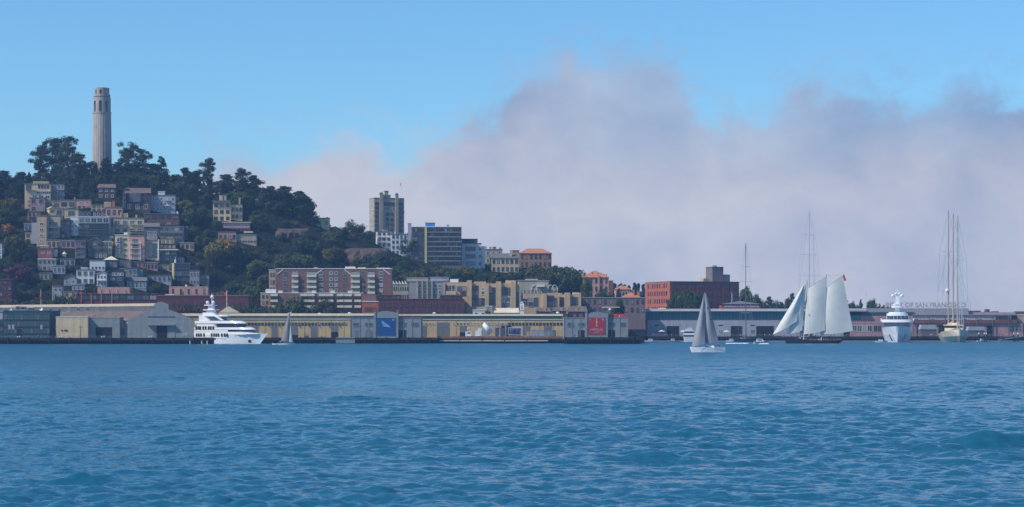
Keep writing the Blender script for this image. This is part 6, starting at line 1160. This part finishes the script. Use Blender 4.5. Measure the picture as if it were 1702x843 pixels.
wires('forestays', t, [((lx(1601), 0, lz(545)),(lx(1592), 10, Z(362,D+10))),((lx(1598.5), 1, lz(545)),(lx(1592), 10, Z(385,D+10))),((lx(1595), 2, lz(545)),(lx(1591.5), 10, Z(440,D+10)))], .16, 'wpaint')
for s_ in (-1, 1): mk('anchor', MB().prism([(3.2+s_*1.6, .4, lz(560)),(3.2+s_*2.4, .6, lz(560)),(3.2+s_*1.7, .8, lz(565)),(3.2+s_*1.2, .7, lz(565))], (0,-.4,0)), M['dgrey'], t)
mk('satellite_dome', MB().ball((-9.5/F*(D+39), 38.6, Z(483, D+39)), 1.1, 12, 8), M['wpaint'], t)
# --- small motor boats
D = 1172; k = D/F; t = thing('cabin_cruiser', 'white cabin cruiser seen end-on at the wharf, left of the near sloop', 'motorboat', (X(1146.5, D), D, 0))
lx = lambda px: (px-1146.5)*k
lz = lambda py: (568.3-py)*k
mk('hull', MB().loft([[(-2.6,0,lz(560)),(2.6,0,lz(560)),(2.1,.3,0),(1.2,.3,-.5),(-1.2,.3,-.5),(-2.1,.3,0)],[(-3.0,6,lz(560)),(3.0,6,lz(560)),(2.6,6,0),(1.5,6,-.5),(-1.5,6,-.5),(-2.6,6,0)],[(-.2,16,lz(558)),(.2,16,lz(558)),(.15,15,0),(.1,15,-.5),(-.1,15,-.5),(-.15,15,0)]]), M['wpaint'], t)
for nm, hw, a_, c_, m_ in (('saloon_windows', 2.5, 559.9, 557, G[0]), ('boat_deck', 2.9, 556.9, 554, M['wpaint']), ('wheelhouse_windows', 2.2, 553.9, 551, G[0]), ('wheelhouse_roof', 2.5, 550.9, 549.3, M['wpaint']), ('flybridge', 1.6, 549.2, 547, M['wpaint'])): mk(nm, MB().box(-hw, hw, 1.5, 9, lz(a_), lz(c_)), m_, t)
mk('radar_arch', MB().tube([(-1,4,lz(547)),(-1,4,lz(545.5)),(1,4,lz(545.5)),(1,4,lz(547))], .12, 5), M['wpaint'], t)
D = DW(571.6); k = D/F; t = thing('patrol_boat', 'small white and grey patrol launch left of the schooner bow', 'motorboat', (X(1266, D), D, 0))
lx = lambda px: (px-1266)*k
lz = lambda py: (571.6-py)*k
hull(t, 26*k, 2.8, lz(568), M['wpaint'], draft=.3, sheer=.5, rake=.9); mk('tube_fender', MB().tube([(lx(1253.5),-1.45,lz(568.6)),(lx(1270),-1.45,lz(568.2)),(lx(1279),-.3,lz(566.3))], .22, 6), M['dgrey'], t)
mk('cabin', MB().loft([[(lx(1257),-1,lz(568)),(lx(1257),1,lz(568)),(lx(1258),.9,lz(564)),(lx(1258),-.9,lz(564))],[(lx(1270),-1,lz(568)),(lx(1270),1,lz(568)),(lx(1267),.9,lz(564)),(lx(1267),-.9,lz(564))]]), M['wpaint'], t); mk('window', MB().box(lx(1259), lx(1266), -1.02, -.99, lz(566.3), lz(564.8)), G[0], t); mk('roof', MB().box(lx(1257.3), lx(1268), -1.05, 1.05, lz(563.9), lz(563.3)), M['wpaint'], t); mk('antenna', MB().tube([(lx(1261),0,lz(563.3)),(lx(1261),0,lz(560.5))], .06, 5), M['steel'], t)
fm = mat('sea_foam', (.75,.78,.80), .9, .15, 1.0)
def foam(label, px0, px1, py, w=1.2):
    D = DW(py); mb = MB(); rd = random.Random(int(px0)); n = 60
    for i in range(n):
        x_ = X(px0+(px1-px0)*rd.random(), D); y_ = D+rd.gauss(0, w); s_ = rd.uniform(.3, .9); mb.ball((x_, y_, rd.uniform(-.02,.14)), 0.001, 4, 2) if False else mb.lathe([(s_*1.3, -.1),(s_, .10+rd.random()*.12),(.05, .22+rd.random()*.18)], 7, (x_, y_))
    o = mk('wake_foam', mb, fm); tag(o, label, 'foam', kind='stuff')
foam('white wake foam behind the near sloop in front of the bare-masted sloop', 1207, 1241, 571.3); foam('short white wake foam beside the patrol launch', 1263, 1276, 572, .5)
# little moored launches and gangway
def launch(label, px, D, L=7, m='wpaint', rz=0):
    t = thing('launch', label, 'motorboat', (X(px, D), D, 0), rz); hull(t, L, 2.3, .75, M[m], draft=.3, sheer=.3); mk('cabin', MB().box(-L*.2, L*.12, -.7, .7, .76, 1.6), M['wpaint'], t); mk('window', MB().box(-L*.17, L*.09, -.73, -.703, 1.1, 1.45), G[0], t)
launch('small white launch moored at the left end of the low float', 1082, 1184); launch('small pale launch on the float beneath the bow of the white yacht, left side', 1464.5, 1122, 6); launch('tiny white launch beyond the near sloop, left of the bare-masted sloop', 1216, 1184, 6); launch('small white launch on the float right of the three-masted yacht', 1633, 1184, 6)
launch('grey launch moored among the white ones right of the red banner front', 1119, 1184, 6, 'lilac')
t = thing('gangway', 'sloping grey gangway from the wharf down to the float at the right edge', 'gangway', (X(1660, 1184), 1184, 0)); w_ = 75/F*1184
mk('walkway', MB().prism([(0,0,.7),(w_,0,4.6),(w_,0,5.0),(0,0,1.1)], (0,1.6,0)), M['steel'], t); mb = MB()
for i in range(18): x_ = w_*i/17; z_ = .9+3.9*i/17; mb.tube([(x_,-.06,z_),(x_,-.06,z_+1.1)], .05, 4)
mb.tube([(0,-.06,2.0),(w_,-.06,5.9)], .07, 4); mk('rail', mb, M['steel'], t)
for (px_, lb) in ((1627,'single mooring post left of the paired posts'),(1636,'left of the two paired white-topped mooring posts'),(1639.5,'right of the two paired white-topped mooring posts'),(1685,'mooring post by the lower part of the gangway'),(1692,'rightmost mooring post by the gangway')):
    t = thing('mooring_post', lb, 'mooring post', (X(px_, 1182), 1182, -2)); h_ = Z(555.5,1182)+2; mk('pile', MB().tube([(0,0,0),(0,0,h_)], .32, 8), M['pier'], t); mk('cap', MB().lathe([(.38,h_+.002),(.3,h_+.3),(.05,h_+.9)], 8), M['wtrim'], t)
for (px_, lb) in ((335.5,'left of two pale mooring piles by the jetty'),(344.5,'right of two pale mooring piles by the jetty'),(316,'single pale mooring pile below the gabled shed')):
    t = tag(mk('mooring_pile', MB().tube([(0,0,-2),(0,0,1.5)], [.3,.26], 8), M['ctrim'], None, (X(px_, 988), 988, 0)), lb, 'mooring pile')
# ---------------------------------------------------------------- trees
LEAF = mat('foliage', (.05,.08,.03), .75, .35, .55, objcol=True, spec=.15)
BARK = mat('bark', (.10,.075,.055), .9, .2, 1.0)
def leafclump(vs, fs, c, r, n, rs, size, flat=1.0, up=.35):
    for _ in range(n):
        d = Vector((rs.gauss(0,1), rs.gauss(0,1), rs.gauss(0,1)*1.0)).normalized(); rad = r*(rs.random()**.35)
        p = Vector((c[0]+d.x*rad, c[1]+d.y*rad, c[2]+d.z*rad*flat)); nrm = (d+Vector((0,0,up))+Vector((rs.gauss(0,.45), rs.gauss(0,.45), rs.gauss(0,.45)))).normalized()
        a = nrm.orthogonal().normalized(); b_ = nrm.cross(a); t_ = rs.random()*6.28; a, b_ = a*math.cos(t_)+b_*math.sin(t_), b_*math.cos(t_)-a*math.sin(t_)
        s1 = size*rs.uniform(.6,1.3); s2 = s1*rs.uniform(.5,.9); k = len(vs)
        vs += [tuple(p-a*s1), tuple(p-b_*s2), tuple(p+a*s1), tuple(p+b_*s2)]; fs.append((k,k+1,k+2,k+3))
def tree_proto(kind, seed):
    rs = random.Random(seed); vs, fs = [], []; tr = MB()
    if kind == 'cypress_tree':     # monterey cypress: broad layered plates
        H = 14; tr.tube([(0,0,-2),(.2,.1,4),(.5,0,9),(.3,.3,12)], [.55,.45,.28,.1], 7)
        for i in range(24):
            z = 3.5+10*(i/23)**.9; w = 6.0*(1-abs(z-8)/9)*rs.uniform(.7,1.15); a = rs.random()*6.28; rr = w*rs.uniform(.25,.85); c = (rr*math.cos(a), rr*math.sin(a), z)
            leafclump(vs, fs, c, w*.52+.6, 150, rs, .34, .36); tr.tube([(.2,.1,z-1.2),(c[0]*.6,c[1]*.6,z-.5)], [.16,.06], 4)
    elif kind == 'pine_tree':
        H = 15; tr.tube([(0,0,-2),(0,0,15)], [.42,.06], 7)
        for i in range(16):
            z = 3+12*i/15; w = 4.4*(1-(z-2)/14.5)+.5
            for q in range(3): a = rs.random()*6.28; c = (w*.55*math.cos(a), w*.55*math.sin(a), z); leafclump(vs, fs, c, w*.5, 62, rs, .3, .5); tr.tube([(0,0,z-.2),(c[0],c[1],z)], [.09,.04], 4)
    elif kind == 'eucalyptus_tree':
        H = 17; tr.tube([(0,0,-2),(.3,0,5),(.1,.2,10),(.4,0,14)], [.45,.36,.24,.1], 7)
        for i in range(36):
            a = rs.random()*6.28; z = rs.uniform(4,15.5); w = 5.2*math.sin(math.pi*min(1, (z-2.5)/15))**.6*rs.uniform(.15,1.1); c = (w*math.cos(a), w*math.sin(a), z); leafclump(vs, fs, c, rs.uniform(1.1,2.5), 150, rs, .27, .62)
            tr.tube([(.2,.1,z-4),(c[0]*.5,c[1]*.5,z-1.8),c], [.15,.10,.03], 4)
    elif kind == 'round_tree':
        H = 9; tr.tube([(0,0,-2),(0,0,4)], [.35,.25], 7)
        for i in range(26):
            d = Vector((rs.gauss(0,1), rs.gauss(0,1), rs.gauss(0,1))).normalized(); c = (d.x*2.9, d.y*2.9, 4.9+d.z*2.6); leafclump(vs, fs, c, 1.7, 110, rs, .26, 1.0)
    elif kind == 'broadleaf_tree':
        H = 10; tr.tube([(0,0,-2),(.2,.1,3),(.3,.1,6)], [.4,.32,.15], 7)
        for i in range(26):
            d = Vector((rs.gauss(0,1), rs.gauss(0,1), rs.gauss(0,.8))).normalized(); q = rs.uniform(.6,1.05); c = (d.x*3.7*q, d.y*3.7*q, 5.6+d.z*3.1*q); leafclump(vs, fs, c, rs.uniform(1.1,2.1), 135, rs, .30, .85)
            if i % 3 == 0: tr.tube([(.2,.1,3),(c[0]*.7,c[1]*.7,c[2]-.4)], [.14,.04], 4)
    else:                          # bush
        H = 3.4
        for i in range(9): a = rs.random()*6.28; q = rs.uniform(0,2.2); leafclump(vs, fs, (q*math.cos(a), q*math.sin(a), rs.uniform(.8,2.2)), rs.uniform(.9,1.5), 90, rs, .26, .8)
        tr.tube([(0,0,-1),(.2,0,1.4)], [.14,.06], 5)
    zs = sorted(v[2] for v in vs); H = zs[int(len(zs)*.995)]; rd_ = sorted(math.hypot(v[0], v[1]) for v in vs); WID[kind] = 2*rd_[int(len(rd_)*.97)]
    me = bpy.data.meshes.new('crown'); me.from_pydata(vs, [], fs); me.materials.append(LEAF); me.update()
    return me, tr.mesh('trunk', [BARK]), H
WID = {}
PROTO = {k: [tree_proto(k, 11*i+len(k)) for i in range(n)] for k, n in (('cypress_tree',3),('pine_tree',2),('eucalyptus_tree',3),('round_tree',2),('broadleaf_tree',4),('bush',3))}
GRN = dict(cypress_tree=(.024,.042,.022), pine_tree=(.020,.040,.024), eucalyptus_tree=(.040,.055,.032), round_tree=(.035,.065,.022), broadleaf_tree=(.055,.080,.027), bush=(.05,.065,.025))
CATS = dict(cypress_tree='tree', pine_tree='tree', eucalyptus_tree='tree', round_tree='tree', broadleaf_tree='tree', bush='bush')
def tree(kind, x, y, z, h, w=None, label='', group=None, col=None, rs=random):
    cm_, tm_, H = rs.choice(PROTO[kind]); s = h/H; sw = s if w is None else w/WID[kind]
    t = thing(kind, label, CATS[kind], (x, y, z), rs.random()*6.28, group); t.scale = (sw, sw, s)
    c = col or GRN[kind]; v = rs.uniform(.75, 1.3); 
    o = mk('crown', cm_, None, t); o.color = (c[0]*v*rs.uniform(.9,1.15), c[1]*v, c[2]*v*rs.uniform(.85,1.1), 1); mk('trunk', tm_, None, t); return t
def ptree(kind, px, yt, yb, wpx, label, D=None, col=None, group=None):
    if D is None: D = hit(px, yb, hi=1330)
    x = X(px, D); z = ground(x, D) if D > 1079 else 2.7; zt = Z(yt, D); return tree(kind, x, D, z-.3, zt-z+.3, wpx/F*D, label, group, col)
SK = [('eucalyptus_tree',88,230,298,46,'tall gum tree with layered clumps left of the tower, the left one of three'),('eucalyptus_tree',112,227,296,44,'tallest gum tree left of the tower, the middle one of three'),('eucalyptus_tree',66,243,300,38,'lower wide gum tree left of the tower, the left edge of the big clump'),
 ('cypress_tree',132,256,300,40,'dark cypress between the gum clump and the tower'),('pine_tree',152,268,300,30,'dark pine directly left of the tower foot'),('pine_tree',176,262,302,32,'dark pine standing in front of the tower foot'),('cypress_tree',196,270,300,34,'dark cypress right of the tower foot'),
 ('eucalyptus_tree',214,237,300,44,'gum tree with open crown directly right of the tower'),('eucalyptus_tree',236,248,302,32,'shorter open gum tree, second right of the tower'),('pine_tree',268,260,308,30,'spiky dark pine right of the gum trees by the tower'),('cypress_tree',253,272,306,34,'low dark cypress before the spiky pine'),
 ('cypress_tree',306,279,318,38,'dark cypress in the dip between tower trees and the leaning gum'),('cypress_tree',328,284,320,34,'second dark cypress in the dip of the skyline'),('eucalyptus_tree',345,263,322,34,'lone tall gum tree with a bare pale stem on the skyline'),
 ('cypress_tree',375,290,328,40,'broad cypress between the two skyline gums'),('eucalyptus_tree',404,280,332,36,'gum tree with a rounded crown on the right skyline'),('cypress_tree',420,292,336,40,'cypress joined to the right skyline gum'),
 ('cypress_tree',448,310,350,42,'broad cypress right of the gums on the descending skyline'),('cypress_tree',474,310,356,44,'broadest cypress on the descending skyline'),('cypress_tree',497,318,362,40,'cypress with a flat top on the descending skyline'),('cypress_tree',508,328,372,34,'last dark cypress of the descending skyline'),('pine_tree',519,340,378,22,'narrow dark tree left of the small yellow ridge house'),
 ('cypress_tree',8,284,322,40,'dark wide cypress at the left edge on the skyline'),('cypress_tree',-20,290,326,40,'cypress cut by the left edge of the picture'),('cypress_tree',34,286,318,34,'dark cypress between left edge and gum clump'),
 ('round_tree',591,366,392,36,'dense round clipped-looking tree on the saddle'),('broadleaf_tree',566,378,398,30,'loose green tree left of the round saddle tree'),('broadleaf_tree',548,384,400,26,'small loose tree below the yellow ridge house'),('broadleaf_tree',612,384,402,24,'small green tree between the round tree and the ridge tower'),
 ('broadleaf_tree',372,396,440,44,'yellow-green tree on the slope below the stacked-deck house',(.22,.18,.03)),('broadleaf_tree',352,404,444,34,'paler yellow-green tree left of the other one',(.16,.15,.03)),('broadleaf_tree',28,392,432,40,'dull olive tree on the far left slope',(.11,.11,.03)),
 ('broadleaf_tree',32,440,480,44,'purple-leaved tree low on the left slope',(.09,.03,.05)),('bush',14,372,392,26,'orange-brown leaved shrub high on the left slope',(.20,.09,.03)),
 ('broadleaf_tree',945,446,500,52,'large dark green tree at the right end of the hill'),('broadleaf_tree',915,452,490,40,'dark green tree below the orange-brown villa'),('broadleaf_tree',890,441,480,36,'dark green tree directly under the orange villa windows'),('round_tree',965,462,504,34,'rounded dark tree right of the largest one at the hill end'),('broadleaf_tree',860,452,486,36,'dark tree below the cream mansard house'),('broadleaf_tree',830,456,484,34,'dark tree left below the cream mansard house')]
for q in SK: ptree(q[0], q[1], q[2], q[3], q[4], q[5], col=q[6] if len(q) > 6 else None)
for q in SK:
    if len(q) > 6 or q[0] == 'round_tree' or 'eucalyptus' in q[0]: RECTS.append((q[1]-q[4]*.4, q[1]+q[4]*.4, q[2], q[2]+(q[3]-q[2])*.72, hit(q[1], q[3], hi=1330), 3))
FL = [('broadleaf_tree',490,493,524,36,1090,'round dark tree in front of the lower brick flats, left of two'),('broadleaf_tree',540,499,524,44,1088,'wide olive tree in front of the lower brick flats, right of two',(.06,.06,.03)),('bush',515,512,524,22,1086,'pale shrub between the two trees by the brick flats'),('broadleaf_tree',466,503,524,24,1088,'small dark tree at the left end of the lower brick flats'),
 ('bush',440,508,524,22,1086,'pale olive shrub left of the brick flats behind the tan shed'),('bush',425,509,524,24,1087,'olive shrub behind the tan shed, right of the maroon offices'),('bush',400,507,524,26,1086,'brownish shrub in front of the maroon offices, right of the gabled roof'),('broadleaf_tree',410,478,515,34,1120,'green tree right of the maroon brick offices'),
 ('broadleaf_tree',432,470,515,30,1135,'dark green tree left of the long brick flats'),('bush',320,509,524,30,1085,'brown shrub behind the yacht stern',(.07,.05,.03)),('bush',298,510,524,24,1085,'brown shrub right of the gabled shed',(.07,.05,.03)),
 ('bush',120,492,506,16,1090,'dark bushy shrub left of the maroon offices'),('bush',100,489,506,20,1090,'dark bushy shrub below the small grey-mauve house'),
 ('broadleaf_tree',1128,484,520,34,1225,'dark tree covering the left part of the brick warehouse front'),('broadleaf_tree',1150,483,520,38,1222,'dark tree covering the middle of the brick warehouse front'),('broadleaf_tree',1118,492,520,22,1221,'low dark tree at the corner of the brick warehouse'),('bush',1165,506,520,28,1219,'dark shrub right of the brick warehouse trees'),
 ('broadleaf_tree',1006,482,510,34,1180,'green tree in front of the pink terracotta villa'),('pine_tree',1028,480,510,18,1170,'thin dark conifer left of the lower terracotta roof'),('broadleaf_tree',1028,498,522,22,1098,'dark green tree left of the terminal above the red sign'),('bush',1013,520,530,14,1060,'dark bush squeezed left of the red sign'),('broadleaf_tree',975,462,495,20,1195,'dark tree at the left edge of the pink villa'),
 ('bush',812,514,524,12,1080,'little dark bush before the white roof hut'),('broadleaf_tree',1243,478,520,30,1300,'dark tree right of the brick warehouse, top of the far wood'),('broadleaf_tree',1256,490,520,22,1290,'lower dark tree right of the brick warehouse')]
for q in FL: ptree(q[0], q[1], q[2], q[3], q[4], q[6], D=q[5], col=q[7] if len(q) > 7 else None)
rs = random.Random(3)
for i, px in enumerate(list(range(1022,1074,8))): ptree('cypress_tree', px+rs.uniform(-2,2), 470+rs.uniform(-4,5), 500, 16, 'dark tree in the far wood between pink villa and brick warehouse', D=1480+rs.uniform(-20,20), group='far wood left of the brick warehouse')
for i, px in enumerate(list(range(1270,1335,9))): ptree('cypress_tree' if i % 2 else 'broadleaf_tree', px+rs.uniform(-2,2), 497+rs.uniform(-4,6)-(6 if px > 1312 else 0), 518, 17, 'dark tree on the far ridge left of the schooner', D=1440+rs.uniform(-20,20), group='far ridge trees left of the schooner')
for i, (px, yt_) in enumerate(((1408,500),(1416,502),(1423,506),(1431,498),(1446,500),(1452,498),(1462,505),(1470,508),(1479,509))): ptree('broadleaf_tree' if i % 3 else 'pine_tree', px, yt_, 520, 14, 'dark tree on the far ridge between schooner and bow-on yacht', D=1420+rs.uniform(-15,15), group='far ridge trees right of the schooner')
# trees filling the hill
def blocked(px, D, yt, yb, hw):
    for (a0, a1, t_, b_, Db, dep) in RECTS:
        if Db-1.5 <= D <= Db+dep+1.5 and a0-1 < px < a1+1: return True
        if D < Db and px+hw*.75 > a0 and px-hw*.75 < a1 and yt < b_-3 and yb > t_: return True
    return False
cnt = 0
pxo = lambda x, D: x/D*F+CXP
yy = 1098
while yy < 1330:
    xx = -345
    while xx < 100:
        x = xx+rs.uniform(-4,4); y = yy+rs.uniform(-4,4); xx += 8.6
        z = ground(x, y); px = pxo(x, y)
        if px < -40 or px > 1010 or z < 5.5: continue
        base = HOR-(z-CAMZ)/y*F; cl_ = math.exp(-((x+125)/45)**2)
        # bare rock of the quarry face
        if 566 < px < 655 and 398 < base < 450 and rs.random() < .8: continue
        if 440 < px < 520 and 366 < base < 410 and rs.random() < .6: continue
        r_ = rs.random(); upper = base < 345
        if px < 360 and not upper: kind = 'broadleaf_tree' if r_ < .5 else 'round_tree' if r_ < .75 else 'bush' if r_ < .9 else 'cypress_tree'
        elif upper: kind = 'cypress_tree' if r_ < .45 else 'broadleaf_tree' if r_ < .75 else 'eucalyptus_tree' if r_ < .88 else 'pine_tree'
        else: kind = 'broadleaf_tree' if r_ < .5 else 'bush' if r_ < .7 else 'round_tree' if r_ < .9 else 'cypress_tree'
        h = {'broadleaf_tree':rs.uniform(7,11.5),'round_tree':rs.uniform(4.5,7.5),'bush':rs.uniform(2.5,4),'cypress_tree':rs.uniform(8,11.5),'eucalyptus_tree':rs.uniform(9,12),'pine_tree':rs.uniform(9,12)}[kind]
        s_ = F/y
        if y > 1275: h *= rs.uniform(.6, .95)
        if 520 < px < 645 and base < 418: kind, h = 'bush', rs.uniform(1.6, 3.0)
        if px > 350 and kind != 'bush': h *= 1.18
        ok = False
        for tr_ in range(3):
            hw = WID[kind]/2*(h/PROTO[kind][0][2])*s_
            if not blocked(px, y, base-h*s_, base, hw): ok = True; break
            kind, h = ('round_tree', rs.uniform(4,5.5)) if tr_ == 0 else ('bush', rs.uniform(2.0,3.2))
        if not ok: continue
        where = 'below the tower' if px < 300 and upper else 'among the hillside houses' if px < 350 else 'on the wooded slope right of the houses' if px < 560 else 'on the saddle slope above the brick flats' if px < 780 else 'on the low slope at the right end of the hill'
        nm = {'broadleaf_tree':'dark green leafy tree','round_tree':'compact rounded green tree','bush':'low green bush','cypress_tree':'dark spreading cypress','eucalyptus_tree':'tall open gum tree','pine_tree':'dark pointed pine'}[kind]
        v = rs.random(); g0 = GRN[kind]; col = (g0[0]*2.1, g0[1]*1.35, g0[2]*.8) if v < .13 else (g0[0]*1.5, g0[1]*1.1, g0[2]) if v < .3 else (g0[0], g0[1], g0[2]*1.5) if v < .5 else None
        tree(kind, x, y, z-.3, h, None, nm+' '+where, nm.replace('dark ', '')+'s '+where, col, rs); cnt += 1
    yy += 10.0
print('TREES', cnt)
# low scrub that hides the soil between the trees: uncountable, one object
vs, fs = [], []; rs2 = random.Random(9)
for i in range(7500):
    x = rs2.uniform(-345, 105); y = rs2.uniform(1090, 1330); z = ground(x, y); px = pxo(x, y)
    if z < 4 or px < -40 or px > 1030: continue
    base = HOR-(z-CAMZ)/y*F
    if 566 < px < 655 and 398 < base < 450 and rs2.random() < .8: continue
    if any(Db-1 <= y <= Db+dep and a0 < px < a1 for (a0, a1, t_, b_, Db, dep) in RECTS): continue
    leafclump(vs, fs, (x, y, z+.1), rs2.uniform(.7,1.7), 30, rs2, .40, .8)
me = bpy.data.meshes.new('scrub'); me.from_pydata(vs, [], fs); me.materials.append(mat('scrub_foliage', (.018,.028,.014), .8, .4, .06)); me.update()
o = bpy.data.objects.new('scrub', me); COL.objects.link(o); tag(o, 'low dark scrub covering the ground between the hillside trees', 'scrub', kind='stuff')
# brown-green hedge line behind the left shed roof
vs, fs = [], []
for i in range(150): px = rs2.uniform(-20, 90); D_ = rs2.uniform(1083, 1092); leafclump(vs, fs, (X(px, D_), D_, Z(506,D_)+rs2.uniform(-3,1.6)), rs2.uniform(.8,1.4), 60, rs2, .28, .8)
for i in range(230): px = rs2.uniform(-20, 90); D_ = rs2.uniform(1083, 1092); leafclump(vs, fs, (X(px, D_), D_, rs2.uniform(2.7,Z(506,D_))), rs2.uniform(1,1.6), 40, rs2, .32, .8)
me = bpy.data.meshes.new('hedge'); me.from_pydata(vs, [], fs); me.materials.append(mat('brown_hedge_foliage', (.09,.07,.03), .8, .35, .5)); me.update()
o = bpy.data.objects.new('hedge', me); COL.objects.link(o); tag(o, 'long brownish hedge behind the roof of the left pier shed', 'hedge')
# rock outcrops of the old quarry
RK = bpy.data.materials.new('quarry_rock'); RK.use_nodes = True; tn = RK.node_tree; bs = tn.nodes['Principled BSDF']; bs.inputs['Roughness'].default_value = .95
gp_ = tn.nodes.new('ShaderNodeNewGeometry'); nz = tn.nodes.new('ShaderNodeTexNoise'); nz.inputs['Scale'].default_value = .25; nz.inputs['Detail'].default_value = 8; tn.links.new(gp_.outputs['Position'], nz.inputs['Vector']); rr = tn.nodes.new('ShaderNodeValToRGB'); tn.links.new(nz.outputs['Fac'], rr.inputs[0])
rr.color_ramp.elements[0].position = .35; rr.color_ramp.elements[0].color = (.035,.028,.025,1); rr.color_ramp.elements[1].position = .7; rr.color_ramp.elements[1].color = (.13,.085,.065,1); tn.links.new(rr.outputs[0], bs.inputs['Base Color'])
def rock(label, px, py, w, h, seed):
    D_ = hit(px, py+h*.3); s_ = D_/F; r2 = random.Random(seed); nx, nz_ = 26, 18; vs, fs = [], []
    for j in range(nz_+1):
        for i in range(nx+1):
            u_, v_ = i/nx*2-1, j/nz_*2-1; env = max(0, 1-(u_*u_)**1.3)*max(0, 1-(v_*v_)**1.3); x_ = u_*w/2*s_; z_ = v_*h/2*s_
            d_ = noise.fractal(Vector((x_*.14+seed, z_*.14, 3)), 1, 2, 5)*3.2+noise.noise(Vector((x_*.45, z_*.2, seed)))*1.4; vs.append((x_, 5-env*9-d_*env*1.2+z_*.35, z_))
    for j in range(nz_):
        for i in range(nx): k = j*(nx+1)+i; fs.append((k, k+1, k+nx+2, k+nx+1))
    vs += [(0, 14, 0)]; c_ = len(vs)-1
    ed = [i for i in range(nx+1)]+[j*(nx+1)+nx for j in range(1,nz_+1)]+[nz_*(nx+1)+i for i in range(nx-1,-1,-1)]+[j*(nx+1) for j in range(nz_-1,0,-1)]
    for a_, b2 in zip(ed, ed[1:]+ed[:1]): fs.append((b2, a_, c_))
    me = bpy.data.meshes.new('rock_face'); me.from_pydata(vs, [], fs); me.materials.append(RK); me.update()
    o = bpy.data.objects.new('rock_face', me); COL.objects.link(o); o.location = (X(px, D_), D_, Z(py, D_)); tag(o, label, 'rock face', kind='structure')
rock('bare brown quarried rock face above the brick flats', 607, 430, 78, 36, 1.3); rock('dim brown bare bank under the cypresses', 482, 392, 60, 26, 4.1)
